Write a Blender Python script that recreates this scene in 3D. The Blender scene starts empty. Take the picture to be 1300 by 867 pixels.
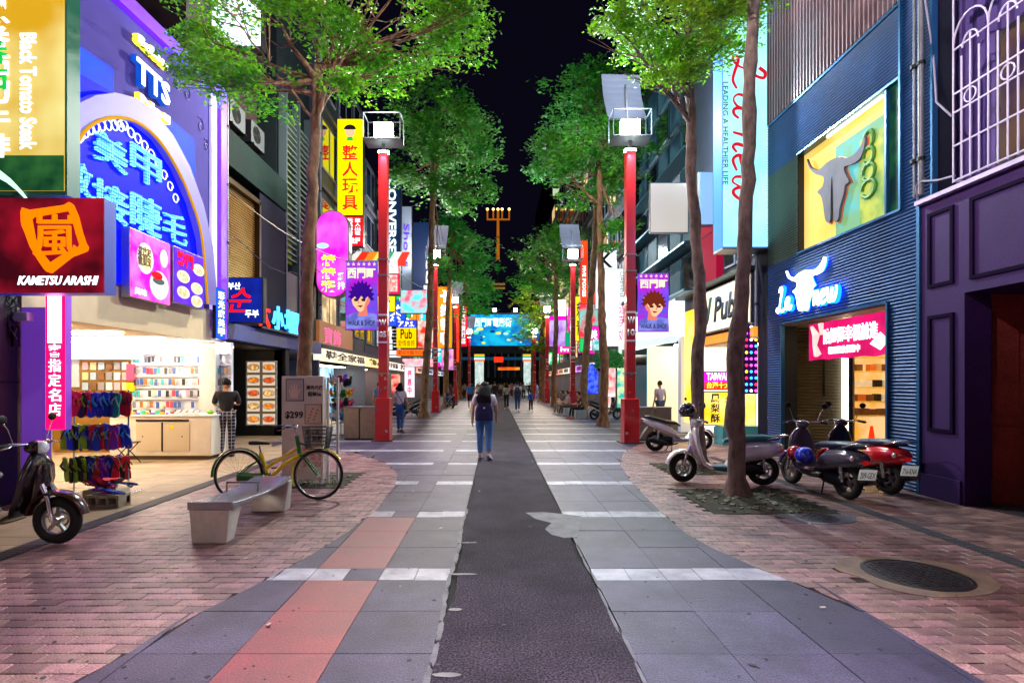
import bpy, bmesh, math, random
import numpy as np
from mathutils import Matrix, Vector
rnd = random.Random(7)
SC = bpy.context.scene
COL = SC.collection
R = math.radians
PI = math.pi

# ------------------------------------------------------------------ camera
FOC, EYE, VX, VY = 685.0, 1.65, 630.0, 486.0      # measured from the photograph (1300 x 867)
cam_d = bpy.data.cameras.new('camera')
cam = bpy.data.objects.new('camera', cam_d)
COL.objects.link(cam)
cam.location = (0, 0, EYE)
cam.rotation_euler = (R(90), 0, 0)
cam_d.sensor_fit = 'HORIZONTAL'
cam_d.sensor_width = 36.0
cam_d.lens = FOC / 1300 * 36.0
cam_d.shift_x = (650 - VX) / 1300
cam_d.shift_y = (VY - 433.5) / 1300
cam_d.clip_start = 0.05
cam_d.clip_end = 2000
SC.camera = cam

# ------------------------------------------------------------------ night sky
W = bpy.data.worlds.new('World')
SC.world = W
W.use_nodes = True
wn = W.node_tree
bg = wn.nodes['Background']
bg.inputs[0].default_value = (0.16, 0.14, 0.42, 1)
bg.inputs[1].default_value = 0.007

# ------------------------------------------------------------------ colour management / render
vs = SC.view_settings
vs.view_transform = 'Standard'
vs.look = 'None'
vs.gamma = 1
vs.exposure = 1.1
cy = SC.cycles
cy.use_denoising = True
cy.max_bounces = 5
cy.diffuse_bounces = 3
cy.glossy_bounces = 3
cy.transmission_bounces = 4
cy.transparent_max_bounces = 8
cy.sample_clamp_indirect = 3.0
cy.sample_clamp_direct = 0.0
cy.caustics_reflective = False
cy.caustics_refractive = False
cy.use_light_tree = True


# ------------------------------------------------------------------ materials
def lin(h):
    if not isinstance(h, str):
        return tuple(h)
    h = h.lstrip('#')
    v = [int(h[i:i + 2], 16) / 255 for i in (0, 2, 4)]
    return tuple(x / 12.92 if x <= .04045 else ((x + .055) / 1.055) ** 2.4 for x in v)


MATS = {}


def mat(name, col, rough=.6, metal=0., emit=0., ecol=None, var=.0, scale=6., bump=0., bscale=None, col2=None, rand=0., coat=0., spec=None,
        stretch=None, alpha=None, trans=0., grain=0., gscale=150.):
    """Principled material; VAR mixes towards COL2 by noise, RAND varies each island / object, BUMP is fine relief."""
    if name in MATS:
        return MATS[name]
    m = bpy.data.materials.new(name)
    MATS[name] = m
    m.use_nodes = True
    nt = m.node_tree
    b = nt.nodes['Principled BSDF']
    c = lin(col)
    b.inputs['Base Color'].default_value = (*c, 1)
    b.inputs['Roughness'].default_value = rough
    b.inputs['Metallic'].default_value = metal
    if coat:
        b.inputs['Coat Weight'].default_value = coat
        b.inputs['Coat Roughness'].default_value = .08
    if spec is not None:
        b.inputs['Specular IOR Level'].default_value = spec
    if trans:
        b.inputs['Transmission Weight'].default_value = trans
    if alpha is not None:
        b.inputs['Alpha'].default_value = alpha
    if emit:
        b.inputs['Emission Color'].default_value = (*lin(ecol or col), 1)
        b.inputs['Emission Strength'].default_value = emit
    N = nt.nodes.new
    L = nt.links.new
    out = None
    if var or bump or rand or grain:
        tc = N('ShaderNodeTexCoord')
        src = tc.outputs['Object']
        if stretch:
            mp = N('ShaderNodeMapping')
            mp.inputs['Scale'].default_value = stretch
            L(src, mp.inputs['Vector'])
            src = mp.outputs['Vector']
    if var:
        nz = N('ShaderNodeTexNoise')
        nz.inputs['Scale'].default_value = scale
        nz.inputs['Detail'].default_value = 8
        nz.inputs['Roughness'].default_value = .65
        L(src, nz.inputs['Vector'])
        rp = N('ShaderNodeMapRange')
        rp.inputs['From Min'].default_value = .35
        rp.inputs['From Max'].default_value = .65
        L(nz.outputs['Fac'], rp.inputs['Value'])
        mu = N('ShaderNodeMath')
        mu.operation = 'MULTIPLY'
        mu.inputs[1].default_value = var
        L(rp.outputs['Result'], mu.inputs[0])
        mx = N('ShaderNodeMix')
        mx.data_type = 'RGBA'
        mx.inputs['A'].default_value = (*c, 1)
        mx.inputs['B'].default_value = (*lin(col2 if col2 else tuple(x * .35 for x in c)), 1)
        L(mu.outputs[0], mx.inputs['Factor'])
        out = mx.outputs['Result']
    if rand:
        ge = N('ShaderNodeNewGeometry')
        oi = N('ShaderNodeObjectInfo')
        ad = N('ShaderNodeMath')
        ad.operation = 'ADD'
        L(ge.outputs['Random Per Island'], ad.inputs[0])
        L(oi.outputs['Random'], ad.inputs[1])
        fr = N('ShaderNodeMath')
        fr.operation = 'FRACT'
        L(ad.outputs[0], fr.inputs[0])
        mr = N('ShaderNodeMapRange')
        mr.inputs['To Min'].default_value = 1 - rand
        mr.inputs['To Max'].default_value = 1 + rand
        L(fr.outputs[0], mr.inputs['Value'])
        hs = N('ShaderNodeHueSaturation')
        L(mr.outputs['Result'], hs.inputs['Value'])
        h2 = N('ShaderNodeMapRange')
        h2.inputs['To Min'].default_value = .5 - rand * .05
        h2.inputs['To Max'].default_value = .5 + rand * .05
        L(oi.outputs['Random'], h2.inputs['Value'])
        L(h2.outputs['Result'], hs.inputs['Hue'])
        if out is not None:
            L(out, hs.inputs['Color'])
        else:
            hs.inputs['Color'].default_value = (*c, 1)
        out = hs.outputs['Color']
    if grain:
        n3 = N('ShaderNodeTexNoise')
        n3.inputs['Scale'].default_value = gscale
        n3.inputs['Detail'].default_value = 2
        L(src, n3.inputs['Vector'])
        m3 = N('ShaderNodeMapRange')
        m3.inputs['From Min'].default_value = .38
        m3.inputs['From Max'].default_value = .66
        m3.inputs['To Min'].default_value = 1 - grain
        m3.inputs['To Max'].default_value = 1 + grain * 1.6
        L(n3.outputs['Fac'], m3.inputs['Value'])
        vm = N('ShaderNodeVectorMath')
        vm.operation = 'SCALE'
        if out is not None:
            L(out, vm.inputs[0])
        else:
            vm.inputs[0].default_value = c
        L(m3.outputs['Result'], vm.inputs['Scale'])
        out = vm.outputs[0]
    if out is not None:
        L(out, b.inputs['Base Color'])
    if bump:
        n2 = N('ShaderNodeTexNoise')
        n2.inputs['Scale'].default_value = bscale or scale * 8
        n2.inputs['Detail'].default_value = 6
        L(src, n2.inputs['Vector'])
        bp = N('ShaderNodeBump')
        bp.inputs['Strength'].default_value = bump
        bp.inputs['Distance'].default_value = .02
        L(n2.outputs['Fac'], bp.inputs['Height'])
        L(bp.outputs['Normal'], b.inputs['Normal'])
    return m


def glow(name, col, e, var=0., col2=None, scale=2., stripes=None):
    """A lit sign face: backlit acrylic or LED. VAR blends a second lit colour in soft patches (print on the acrylic)."""
    if name in MATS:
        return MATS[name]
    if e < 2:
        e *= .66
    m = bpy.data.materials.new(name)
    MATS[name] = m
    m.use_nodes = True
    nt = m.node_tree
    b = nt.nodes['Principled BSDF']
    c = lin(col)
    b.inputs['Base Color'].default_value = (*[x * .3 for x in c], 1)
    b.inputs['Roughness'].default_value = .6
    b.inputs['Specular IOR Level'].default_value = .05
    b.inputs['Emission Color'].default_value = (*c, 1)
    b.inputs['Emission Strength'].default_value = e
    N, L = nt.nodes.new, nt.links.new
    if var:
        tc = N('ShaderNodeTexCoord')
        nz = N('ShaderNodeTexNoise')
        nz.inputs['Scale'].default_value = scale
        nz.inputs['Detail'].default_value = 3
        L(tc.outputs['Object'], nz.inputs['Vector'])
        rp = N('ShaderNodeMapRange')
        rp.inputs['From Min'].default_value = .4
        rp.inputs['From Max'].default_value = .6
        rp.inputs['To Max'].default_value = var
        L(nz.outputs['Fac'], rp.inputs['Value'])
        mx = N('ShaderNodeMix')
        mx.data_type = 'RGBA'
        mx.inputs['A'].default_value = (*c, 1)
        mx.inputs['B'].default_value = (*lin(col2 or '#ffffff'), 1)
        L(rp.outputs['Result'], mx.inputs['Factor'])
        L(mx.outputs['Result'], b.inputs['Emission Color'])
    if stripes:
        tc = N('ShaderNodeTexCoord')
        sp = N('ShaderNodeSeparateXYZ')
        L(tc.outputs['Object'], sp.inputs[0])
        vals = []
        for ax in stripes[1]:
            mu = N('ShaderNodeMath')
            mu.operation = 'MULTIPLY'
            mu.inputs[1].default_value = stripes[0]
            L(sp.outputs[ax], mu.inputs[0])
            sn = N('ShaderNodeMath')
            sn.operation = 'SINE'
            L(mu.outputs[0], sn.inputs[0])
            mr = N('ShaderNodeMapRange')
            mr.inputs['From Min'].default_value = -.9
            mr.inputs['From Max'].default_value = .1
            L(sn.outputs[0], mr.inputs['Value'])
            vals.append(mr.outputs['Result'])
        v = vals[0]
        for w in vals[1:]:
            mu = N('ShaderNodeMath')
            mu.operation = 'MULTIPLY'
            L(v, mu.inputs[0])
            L(w, mu.inputs[1])
            v = mu.outputs[0]
        mr = N('ShaderNodeMapRange')
        mr.inputs['To Min'].default_value = e * .12
        mr.inputs['To Max'].default_value = e
        L(v, mr.inputs['Value'])
        L(mr.outputs['Result'], b.inputs['Emission Strength'])
    return m


# ------------------------------------------------------------------ places
class Pl:
    """An upright plane: L/R = parallel to the street at X=c, F = across the street at Y=c."""

    def __init__(s, k, c):
        s.k, s.c = k, c

    def p(s, u, z, d=0.):
        if s.k == 'L':
            return (s.c + d, u, z)
        if s.k == 'R':
            return (s.c - d, u, z)
        return (u, s.c - d, z)

    def U(s, x):
        return (x - VX) / FOC * s.c if s.k == 'F' else FOC * s.c / (x - VX)

    def Z(s, x, y):
        Y = s.c if s.k == 'F' else s.U(x)
        return EYE + (VY - y) * Y / FOC

    def at(s, x, y, d=0.):
        return s.p(s.U(x), s.Z(x, y), d)

    def bb(s, x0, y0, x1, y1, ref=None):
        """picture box -> (u0, u1, z0, z1); heights measured at x=ref (default x0)"""
        r = x0 if ref is None else ref
        a, b = s.U(x0), s.U(x1)
        return (min(a, b), max(a, b), s.Z(r, y1), s.Z(r, y0))


def gnd(x, y):
    return ((x - VX) * EYE / (y - VY), FOC * EYE / (y - VY))


LW = Pl('L', -6.6)
RW = Pl('R', 6.3)


def FP(Y):
    return Pl('F', Y)


# ------------------------------------------------------------------ mesh building
class MB:
    def __init__(s):
        s.v, s.f, s.mi = [], [], []
        s.cur = 0

    def add(s, vs, fs):
        o = len(s.v)
        s.v += [tuple(v) for v in vs]
        for f in fs:
            s.f.append([i + o for i in f])
            s.mi.append(s.cur)
        return s

    def box(s, x0, x1, y0, y1, z0, z1):
        return s.add([(x0, y0, z0), (x1, y0, z0), (x1, y1, z0), (x0, y1, z0), (x0, y0, z1), (x1, y0, z1), (x1, y1, z1), (x0, y1, z1)],
                     [(0, 3, 2, 1), (4, 5, 6, 7), (0, 1, 5, 4), (1, 2, 6, 5), (2, 3, 7, 6), (3, 0, 4, 7)])

    def wbox(s, pl, u0, u1, z0, z1, d0, d1):
        a, b = pl.p(u0, z0, d0), pl.p(u1, z1, d1)
        return s.box(*[q for i in range(3) for q in (min(a[i], b[i]), max(a[i], b[i]))])

    def obox(s, c, size, rot=None):
        hx, hy, hz = size[0] / 2, size[1] / 2, size[2] / 2
        vs = [Vector((i * hx, j * hy, k * hz)) for k in (-1, 1) for j in (-1, 1) for i in (-1, 1)]
        if rot is not None:
            vs = [rot @ v for v in vs]
        vs = [v + Vector(c) for v in vs]
        return s.add(vs, [(0, 2, 3, 1), (4, 5, 7, 6), (0, 1, 5, 4), (1, 3, 7, 5), (3, 2, 6, 7), (2, 0, 4, 6)])

    def prism(s, pl, pts, d0, d1):
        """outline pts [(u,z)] on an upright plane, thickness d0..d1"""
        n = len(pts)
        vs = [pl.p(u, z, d0) for u, z in pts] + [pl.p(u, z, d1) for u, z in pts]
        fs = [list(range(n)), list(range(2 * n - 1, n - 1, -1))]
        fs += [(i, i + n, (i + 1) % n + n, (i + 1) % n) for i in range(n)]
        return s.add(vs, fs)

    def traced(s, pl, px, d0, d1):
        return s.prism(pl, [(pl.U(x), pl.Z(x, y)) for x, y in px], d0, d1)

    def flat(s, pts, z0, z1):
        n = len(pts)
        vs = [(x, y, z0) for x, y in pts] + [(x, y, z1) for x, y in pts]
        fs = [list(range(n - 1, -1, -1)), list(range(n, 2 * n))]
        fs += [(i, (i + 1) % n, (i + 1) % n + n, i + n) for i in range(n)]
        return s.add(vs, fs)

    def cyl(s, p0, p1, r0, r1=None, n=12, cap=True):
        r1 = r0 if r1 is None else r1
        p0, p1 = Vector(p0), Vector(p1)
        t = (p1 - p0).normalized()
        a = t.orthogonal().normalized()
        b = t.cross(a)
        vs = []
        for p, r in ((p0, r0), (p1, r1)):
            vs += [p + (a * math.cos(2 * PI * i / n) + b * math.sin(2 * PI * i / n)) * r for i in range(n)]
        fs = [(i, (i + 1) % n, (i + 1) % n + n, i + n) for i in range(n)]
        if cap:
            fs += [list(range(n - 1, -1, -1)), list(range(n, 2 * n))]
        return s.add(vs, fs)

    def tube(s, pts, r, n=8, closed=False):
        pts = [Vector(p) for p in pts]
        rs = r if isinstance(r, (list, tuple)) else [r] * len(pts)
        m = len(pts)
        ref = None
        vs = []
        for i, p in enumerate(pts):
            if closed:
                t = pts[(i + 1) % m] - pts[i - 1]
            else:
                t = pts[min(i + 1, m - 1)] - pts[max(i - 1, 0)]
            t.normalize()
            if ref is None:
                ref = t.orthogonal().normalized()
            a = ref - t * ref.dot(t)
            if a.length < 1e-5:
                a = t.orthogonal()
            a.normalize()
            ref = a
            b = t.cross(a)
            vs += [p + (a * math.cos(2 * PI * k / n) + b * math.sin(2 * PI * k / n)) * rs[i] for k in range(n)]
        fs = []
        for i in range(m if closed else m - 1):
            j = (i + 1) % m
            fs += [(i * n + k, i * n + (k + 1) % n, j * n + (k + 1) % n, j * n + k) for k in range(n)]
        if not closed:
            fs += [list(range(n - 1, -1, -1)), list(range((m - 1) * n, m * n))]
        return s.add(vs, fs)

    def sweep(s, secs, n=14, e=1.0):
        """body swept along x-z: secs [(x, z, half_width_y, half_height, tangent_angle_deg)]; E < 1 squares the ring"""
        vs = []
        for x, z, hw, hh, ta in secs:
            t = R(ta)
            nx, nz = -math.sin(t), math.cos(t)
            for k in range(n):
                a = 2 * PI * k / n
                ca, sa = math.cos(a), math.sin(a)
                ca = math.copysign(abs(ca) ** e, ca)
                sa = math.copysign(abs(sa) ** e, sa)
                vs.append((x + nx * sa * hh, ca * hw, z + nz * sa * hh))
        m = len(secs)
        fs = []
        for i in range(m - 1):
            fs += [(i * n + k, i * n + (k + 1) % n, (i + 1) * n + (k + 1) % n, (i + 1) * n + k) for k in range(n)]
        fs += [list(range(n - 1, -1, -1)), list(range((m - 1) * n, m * n))]
        return s.add(vs, fs)

    def ball(s, c, r, n=12, m=8, lo=-90, hi=90):
        rx, ry, rz = r if isinstance(r, (tuple, list)) else (r, r, r)
        vs, fs = [], []
        for j in range(m + 1):
            t = R(lo + (hi - lo) * j / m)
            for i in range(n):
                a = 2 * PI * i / n
                vs.append((c[0] + rx * math.cos(t) * math.cos(a), c[1] + ry * math.cos(t) * math.sin(a), c[2] + rz * math.sin(t)))
        for j in range(m):
            fs += [(j * n + i, j * n + (i + 1) % n, (j + 1) * n + (i + 1) % n, (j + 1) * n + i) for i in range(n)]
        return s.add(vs, fs)

    def torus(s, c, R0, r, axis='y', n=24, m=10, sq=1.0):
        vs, fs = [], []
        for i in range(n):
            a = 2 * PI * i / n
            for k in range(m):
                b = 2 * PI * k / m
                q = R0 + r * math.cos(b)
                w = r * math.sin(b) * sq
                p = {'y': (q * math.cos(a), w, q * math.sin(a)), 'z': (q * math.cos(a), q * math.sin(a), w), 'x': (w, q * math.cos(a), q * math.sin(a))}[axis]
                vs.append((c[0] + p[0], c[1] + p[1], c[2] + p[2]))
        for i in range(n):
            fs += [(i * m + k, i * m + (k + 1) % m, ((i + 1) % n) * m + (k + 1) % m, ((i + 1) % n) * m + k) for k in range(m)]
        return s.add(vs, fs)

    def lathe(s, c, prof, axis='z', n=20):
        vs, fs = [], []
        for r, h in prof:
            for i in range(n):
                a = 2 * PI * i / n
                p = {'z': (r * math.cos(a), r * math.sin(a), h), 'y': (r * math.cos(a), h, r * math.sin(a)), 'x': (h, r * math.cos(a), r * math.sin(a))}[axis]
                vs.append((c[0] + p[0], c[1] + p[1], c[2] + p[2]))
        for j in range(len(prof) - 1):
            fs += [(j * n + i, j * n + (i + 1) % n, (j + 1) * n + (i + 1) % n, (j + 1) * n + i) for i in range(n)]
        return s.add(vs, fs)

    def mesh(s, name, mats, smooth=False, M=None, fix=True):
        me = bpy.data.meshes.new(name)
        vs = s.v
        if M is not None:
            vs = [tuple(M @ Vector(v)) for v in vs]
        me.from_pydata(vs, [], s.f)
        for m in (mats if isinstance(mats, (list, tuple)) else [mats]):
            me.materials.append(m)
        if isinstance(mats, (list, tuple)) and len(mats) > 1:
            me.polygons.foreach_set('material_index', s.mi)
        if fix:
            bm = bmesh.new()
            bm.from_mesh(me)
            bmesh.ops.recalc_face_normals(bm, faces=bm.faces)
            bm.to_mesh(me)
            bm.free()
        if smooth:
            me.shade_smooth()
            try:
                me.set_sharp_from_angle(angle=R(smooth if smooth > 1 else 42))
            except Exception:
                pass
        me.update()
        return me

    def put(s, name, mats, parent=None, smooth=False, world=True, kind=None, label=None, bevel=0., fix=True):
        """link as ONE object. WORLD: coordinates are world ones and are brought into the parent's space"""
        M = None
        if parent is not None and world:
            M = WM(parent).inverted()
        me = s.mesh(name, mats, smooth, M, fix)
        return link(name, me, parent, kind, label, bevel)


def link(name, me, parent=None, kind=None, label=None, bevel=0.):
    o = bpy.data.objects.new(name, me)
    COL.objects.link(o)
    if parent is not None:
        o.parent = parent
    if kind:
        o['kind'] = kind
    if label:
        o['label'] = label
    if bevel:
        b = o.modifiers.new('edge', 'BEVEL')
        b.width = bevel
        b.segments = 2
        b.limit_method = 'ANGLE'
        b.angle_limit = R(40)
    return o


def WM(o):
    m = Matrix.LocRotScale(o.location, o.rotation_euler.to_quaternion(), o.scale)
    return WM(o.parent) @ m if o.parent is not None else m


def tag(o, label, cat, group=None):
    o['label'] = label
    o['category'] = cat
    if group:
        o['group'] = group
    return o


def thing(name, label, cat, loc=(0, 0, 0), rz=0., group=None):
    o = bpy.data.objects.new(name, None)
    COL.objects.link(o)
    o.location = loc
    o.rotation_euler = (0, 0, rz)
    return tag(o, label, cat, group)


KIDS = {}


def dup(root, loc, rz=None, label=None, group=None, scale=None):
    def kids(o):
        return [c for c in o.children]
    r = root.copy()
    COL.objects.link(r)
    r.location = loc
    if rz is not None:
        r.rotation_euler = (0, 0, rz)
    if scale:
        r.scale = scale
    if label:
        r['label'] = label
    if group:
        r['group'] = group
    for ch in kids(root):
        c = ch.copy()
        COL.objects.link(c)
        c.parent = r
        for g in kids(ch):
            d = g.copy()
            COL.objects.link(d)
            d.parent = c
    return r


def one(name, mb, mats, label, cat, group=None, smooth=False, bevel=0., loc=None, rz=0.):
    """a thing that is a single mesh; LOC given: mesh coordinates are local"""
    o = mb.put(name, mats, None, smooth, bevel=bevel)
    if loc is not None:
        o.location = loc
        o.rotation_euler = (0, 0, rz)
    return tag(o, label, cat, group)


def txt(s, pl, box, m, parent, d=.01, th=.01, fit='fit', bold=0., shear=0., rot=0, name='lettering', res=2, space=1.0, label=None, flipx=False):
    """real lettering raised from the plane, fitted to box (u0,u1,z0,z1). ROT 1 = reads top to bottom, turned a quarter clockwise"""
    u0, u1, z0, z1 = box
    cu = bpy.data.curves.new('t', 'FONT')
    cu.body = s
    cu.resolution_u = res
    cu.offset = bold
    cu.shear = shear
    cu.space_line = space
    if '\n' in s:
        cu.align_x = 'CENTER'
    to = bpy.data.objects.new('t', cu)
    me = bpy.data.meshes.new_from_object(to)
    bpy.data.objects.remove(to)
    bpy.data.curves.remove(cu)
    bm = bmesh.new()
    bm.from_mesh(me)
    bpy.data.meshes.remove(me)
    if not bm.verts:
        bm.free()
        return None
    g = bmesh.ops.extrude_face_region(bm, geom=bm.faces[:])
    top = [v for v in g['geom'] if isinstance(v, bmesh.types.BMVert)]
    for v in bm.verts:
        v.co.z = 0
    for v in top:
        v.co.z = 1
    xs = [v.co.x for v in bm.verts]
    ys = [v.co.y for v in bm.verts]
    ax, bx, ay, by = min(xs), max(xs), min(ys), max(ys)
    W_, H_ = bx - ax, by - ay
    bw, bh = (u1 - u0, z1 - z0)
    if rot:
        bw, bh = bh, bw
    sx, sy = bw / W_, bh / H_
    if fit == 'keep':
        sx = sy = min(sx, sy)
    if fit == 'soft':
        k = min(sx, sy)
        sx, sy = min(sx, k * 1.35), min(sy, k * 1.35)
    cxm, cym = (ax + bx) / 2, (ay + by) / 2
    cu_, cz_ = (u0 + u1) / 2, (z0 + z1) / 2
    sgn = -1 if pl.k == 'R' else 1
    if flipx:
        sgn = -sgn
    for v in bm.verts:
        a, b = (v.co.x - cxm) * sx, (v.co.y - cym) * sy
        if rot:
            a, b = b, -a
        v.co = Vector(pl.p(cu_ + sgn * a, cz_ + b, d + v.co.z * th))
    bmesh.ops.recalc_face_normals(bm, faces=bm.faces)
    if parent is not None:
        bmesh.ops.transform(bm, matrix=WM(parent).inverted(), verts=bm.verts)
    me = bpy.data.meshes.new(name)
    bm.to_mesh(me)
    bm.free()
    me.materials.append(m)
    return link(name, me, parent, label=label)


def vtxt(s, pl, box, m, parent, gap=.12, **k):
    """upright characters one under the other"""
    u0, u1, z0, z1 = box
    n = len(s)
    h = (z1 - z0) / n
    for i, ch in enumerate(s):
        if ch == ' ':
            continue
        txt(ch, pl, (u0, u1, z1 - (i + 1) * h + h * gap / 2, z1 - i * h - h * gap / 2), m, parent, **k)


def inset(box, fx, fz=None):
    u0, u1, z0, z1 = box
    fz = fx if fz is None else fz
    return (u0 + (u1 - u0) * fx, u1 - (u1 - u0) * fx, z0 + (z1 - z0) * fz, z1 - (z1 - z0) * fz)


def sub(box, a, b, c, d):
    """part of a box: fractions a..b across as seen (u), c..d up"""
    u0, u1, z0, z1 = box
    return (u0 + (u1 - u0) * a, u0 + (u1 - u0) * b, z0 + (z1 - z0) * c, z0 + (z1 - z0) * d)


# common materials
M_dark = mat('dark metal', '#16181c', .5, .6, var=.4)
M_black = mat('black plastic', '#0a0a0c', .4)
M_rubber = mat('rubber', '#0c0c0d', .8, var=.3, scale=20)
M_chrome = mat('chrome', '#c8ccd0', .15, 1.)
M_steel = mat('brushed steel', '#8f8d8a', .38, .9, var=.3, scale=10, bump=.1, stretch=(1, 1, 12))
M_white = mat('white paint', '#d8d8d6', .5, var=.25, scale=4, col2='#a8a49c')
M_cream = mat('cream paint', '#cdb993', .6, var=.3, scale=3, col2='#a89468')
M_redpost = mat('red post paint', '#c00a18', .35, var=.35, scale=5, col2='#8c0612', coat=.4)
M_glass = mat('window glass', '#10161e', .06, .0, coat=1.)
M_wht = glow('white letters', '#eef6ff', 1.7)
M_red = glow('red letters', '#ff0c18', 1.2)
M_blk = mat('black print', '#0a0a0a', .5)
M_wprint = mat('white print', '#e8e8e4', .5)


# =================================================================== GROUND
def struct(name, mb, mats, parent=None, smooth=False, label=None):
    o = mb.put(name, mats, parent, smooth)
    if parent is None:
        o['kind'] = 'structure'
    return o


M_earth = mat('dark bedding', '#0c0a0c', .9, var=.5, scale=8)
M_asph = mat('worn asphalt', '#3f3744', .8, spec=.2, var=.85, scale=1.3, col2='#231e2a', bump=1., bscale=110, grain=.75, gscale=70)
M_slab = mat('grey granite slab', '#443e56', .45, spec=.3, var=.9, scale=2.2, col2='#282436', bump=.35, bscale=90, rand=.22, grain=.35, gscale=90)
M_slabr = mat('red granite slab', '#7c2a36', .45, var=.9, scale=2.4, col2='#602c32', bump=.22, bscale=120, rand=.1, grain=.3, gscale=90)
M_tile = mat('white stone strip', '#aaaab6', .45, var=.9, scale=4, col2='#70707e', bump=.15, bscale=90, rand=.1)
M_brick = mat('dusty rose paver', '#92706a', .4, var=.85, scale=4, col2='#573a42', bump=.35, bscale=70, rand=.38, grain=.3, gscale=80)
M_beige = mat('beige paving stone', '#a08a6d', .6, var=.5, scale=3, col2='#7d6a55', bump=.2, bscale=60, rand=.14)
M_conc = mat('pale cement', '#66636e', .6, var=.9, scale=5, col2='#3a3742', bump=.3, bscale=60)
M_cemy = mat('yellowish cement', '#8a7560', .75, var=.9, scale=3, col2='#5f4a48', bump=.3, bscale=60)
M_iron = mat('cast iron', '#3a3638', .5, .7, var=.4, scale=10, bump=.5, bscale=40)

g = MB().flat([(-60, -14), (60, -14), (60, 160), (-60, 160)], -.4, -.03)
struct('ground', g, M_earth)


def road_edge(side, y):
    w = math.sin(y * 1.9 + side) * .025 + math.sin(y * 5.3 + side * 2) * .012
    return (-.353 if side < 0 else .80) + w


ys = [-12 + .25 * i for i in range(0, 340)]
g = MB()
pts = [(road_edge(-1, y), y) for y in ys] + [(road_edge(1, y), y) for y in reversed(ys)]
vv = []
for y in ys:
    vv += [(road_edge(-1, y), y, 0.0), (road_edge(1, y), y, 0.0)]
n = len(ys)
g.add(vv, [(2 * i, 2 * i + 1, 2 * i + 3, 2 * i + 2) for i in range(n - 1)])
g.add([(x, y, -.02) for x, y, z in vv], [(2 * i + 1, 2 * i, 2 * i + 2, 2 * i + 3) for i in range(n - 1)])
road = struct('road', g, M_asph)

# pale repair patches along the asphalt's edges
def blob(cx, cy, rx, ry, seed, n=18, rough=.3):
    q = random.Random(seed)
    return [(cx + rx * math.cos(2 * PI * i / n) * (1 + q.uniform(-rough, rough)), cy + ry * math.sin(2 * PI * i / n) * (1 + q.uniform(-rough, rough))) for i in range(n)]


a = gnd
patch = MB().flat([gnd(*p) for p in [(667, 651), (690, 650), (738, 655), (733, 682), (716, 683), (700, 679), (692, 672), (700, 664), (680, 659)]], .003, .0045)
struct('cement_patch', patch, M_conc, road)
q = random.Random(3)
for i in range(4):                                      # small cement drips on the west edge of the asphalt
    yy = 3.1 + i * .8 + q.uniform(-.1, .1)
    patch = MB().flat(blob(-.30 + q.uniform(0, .04), yy, q.uniform(.05, .13), q.uniform(.015, .03), i, rough=.12), .003, .0045)
    struct('cement_patch', patch, mat('blue grey patch', '#4a4858', .4, var=.5, scale=5), road)
for i in range(14):
    yy = 3.0 + i * .3
    patch = MB().flat(blob(-.385 + math.sin(i) * .012, yy, .02, .165, i + 40, n=22, rough=.22), .001, .003)
    struct('cement_patch', patch, M_conc, road)
for i in range(8):
    yy = 3.0 + i * .38
    patch = MB().flat(blob(.82 + math.sin(i * 2) * .01, yy, .012, .2, i + 80, n=22, rough=.2), .001, .003)
    struct('cement_patch', patch, M_conc, road)

# the two edges where the slabs meet the brick paving (measured)
EDR = [(2.9, -20), (2.75, 2.0), (2.69, 2.97), (2.67, 3.98), (2.42, 4.58), (2.2, 5.2), (2.08, 5.83), (2.1, 6.69), (2.16, 7.8), (2.26, 9.1), (2.5, 10.9), (2.97, 12.7), (4.0, 14.9), (6.3, 16.6)]
EDL = [(-2.5, -20), (-2.42, 2.0), (-2.35, 2.97), (-2.25, 3.31), (-2.13, 3.88), (-1.9, 4.63), (-1.66, 5.8), (-1.56, 7.0), (-1.6, 8.5), (-1.8, 9.9), (-2.3, 11.2), (-3.2, 12.6), (-4.6, 13.9), (-6.6, 14.8)]


def edge(E, y):
    for (x0, y0), (x1, y1) in zip(E, E[1:]):
        if y0 <= y <= y1:
            return x0 + (x1 - x0) * (y - y0) / (y1 - y0)
    return E[-1][0]


SR = .60                     # slab module
ROWS = []                    # (y0, y1, strip?)
y = 4.81 - 2.13 * 3
while y < 70:
    ROWS.append((y - .29, y, True))                      # white strip ends at y
    for k in range(3):
        ROWS.append((y + .613 * k, y + .613 * (k + 1), False))
    y += 2.13
slabs = MB().flat([(-6.6, -12), (6.3, -12), (6.3, 75), (-6.6, 75)], -.028, -.022)
slab_bed = struct('pavement', slabs, M_earth)
far_g, far_t = MB(), MB()
gj = .005
LCOLS = [-.353 - SR * k for k in range(0, 12)]
RCOLS = [.80 + SR * k + .0 for k in range(0, 11)]
q = random.Random(11)


def slab_piece(poly, z, m, name):
    g = MB().flat(poly, -.02, z)
    struct(name, g, m, slab_bed)


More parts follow.
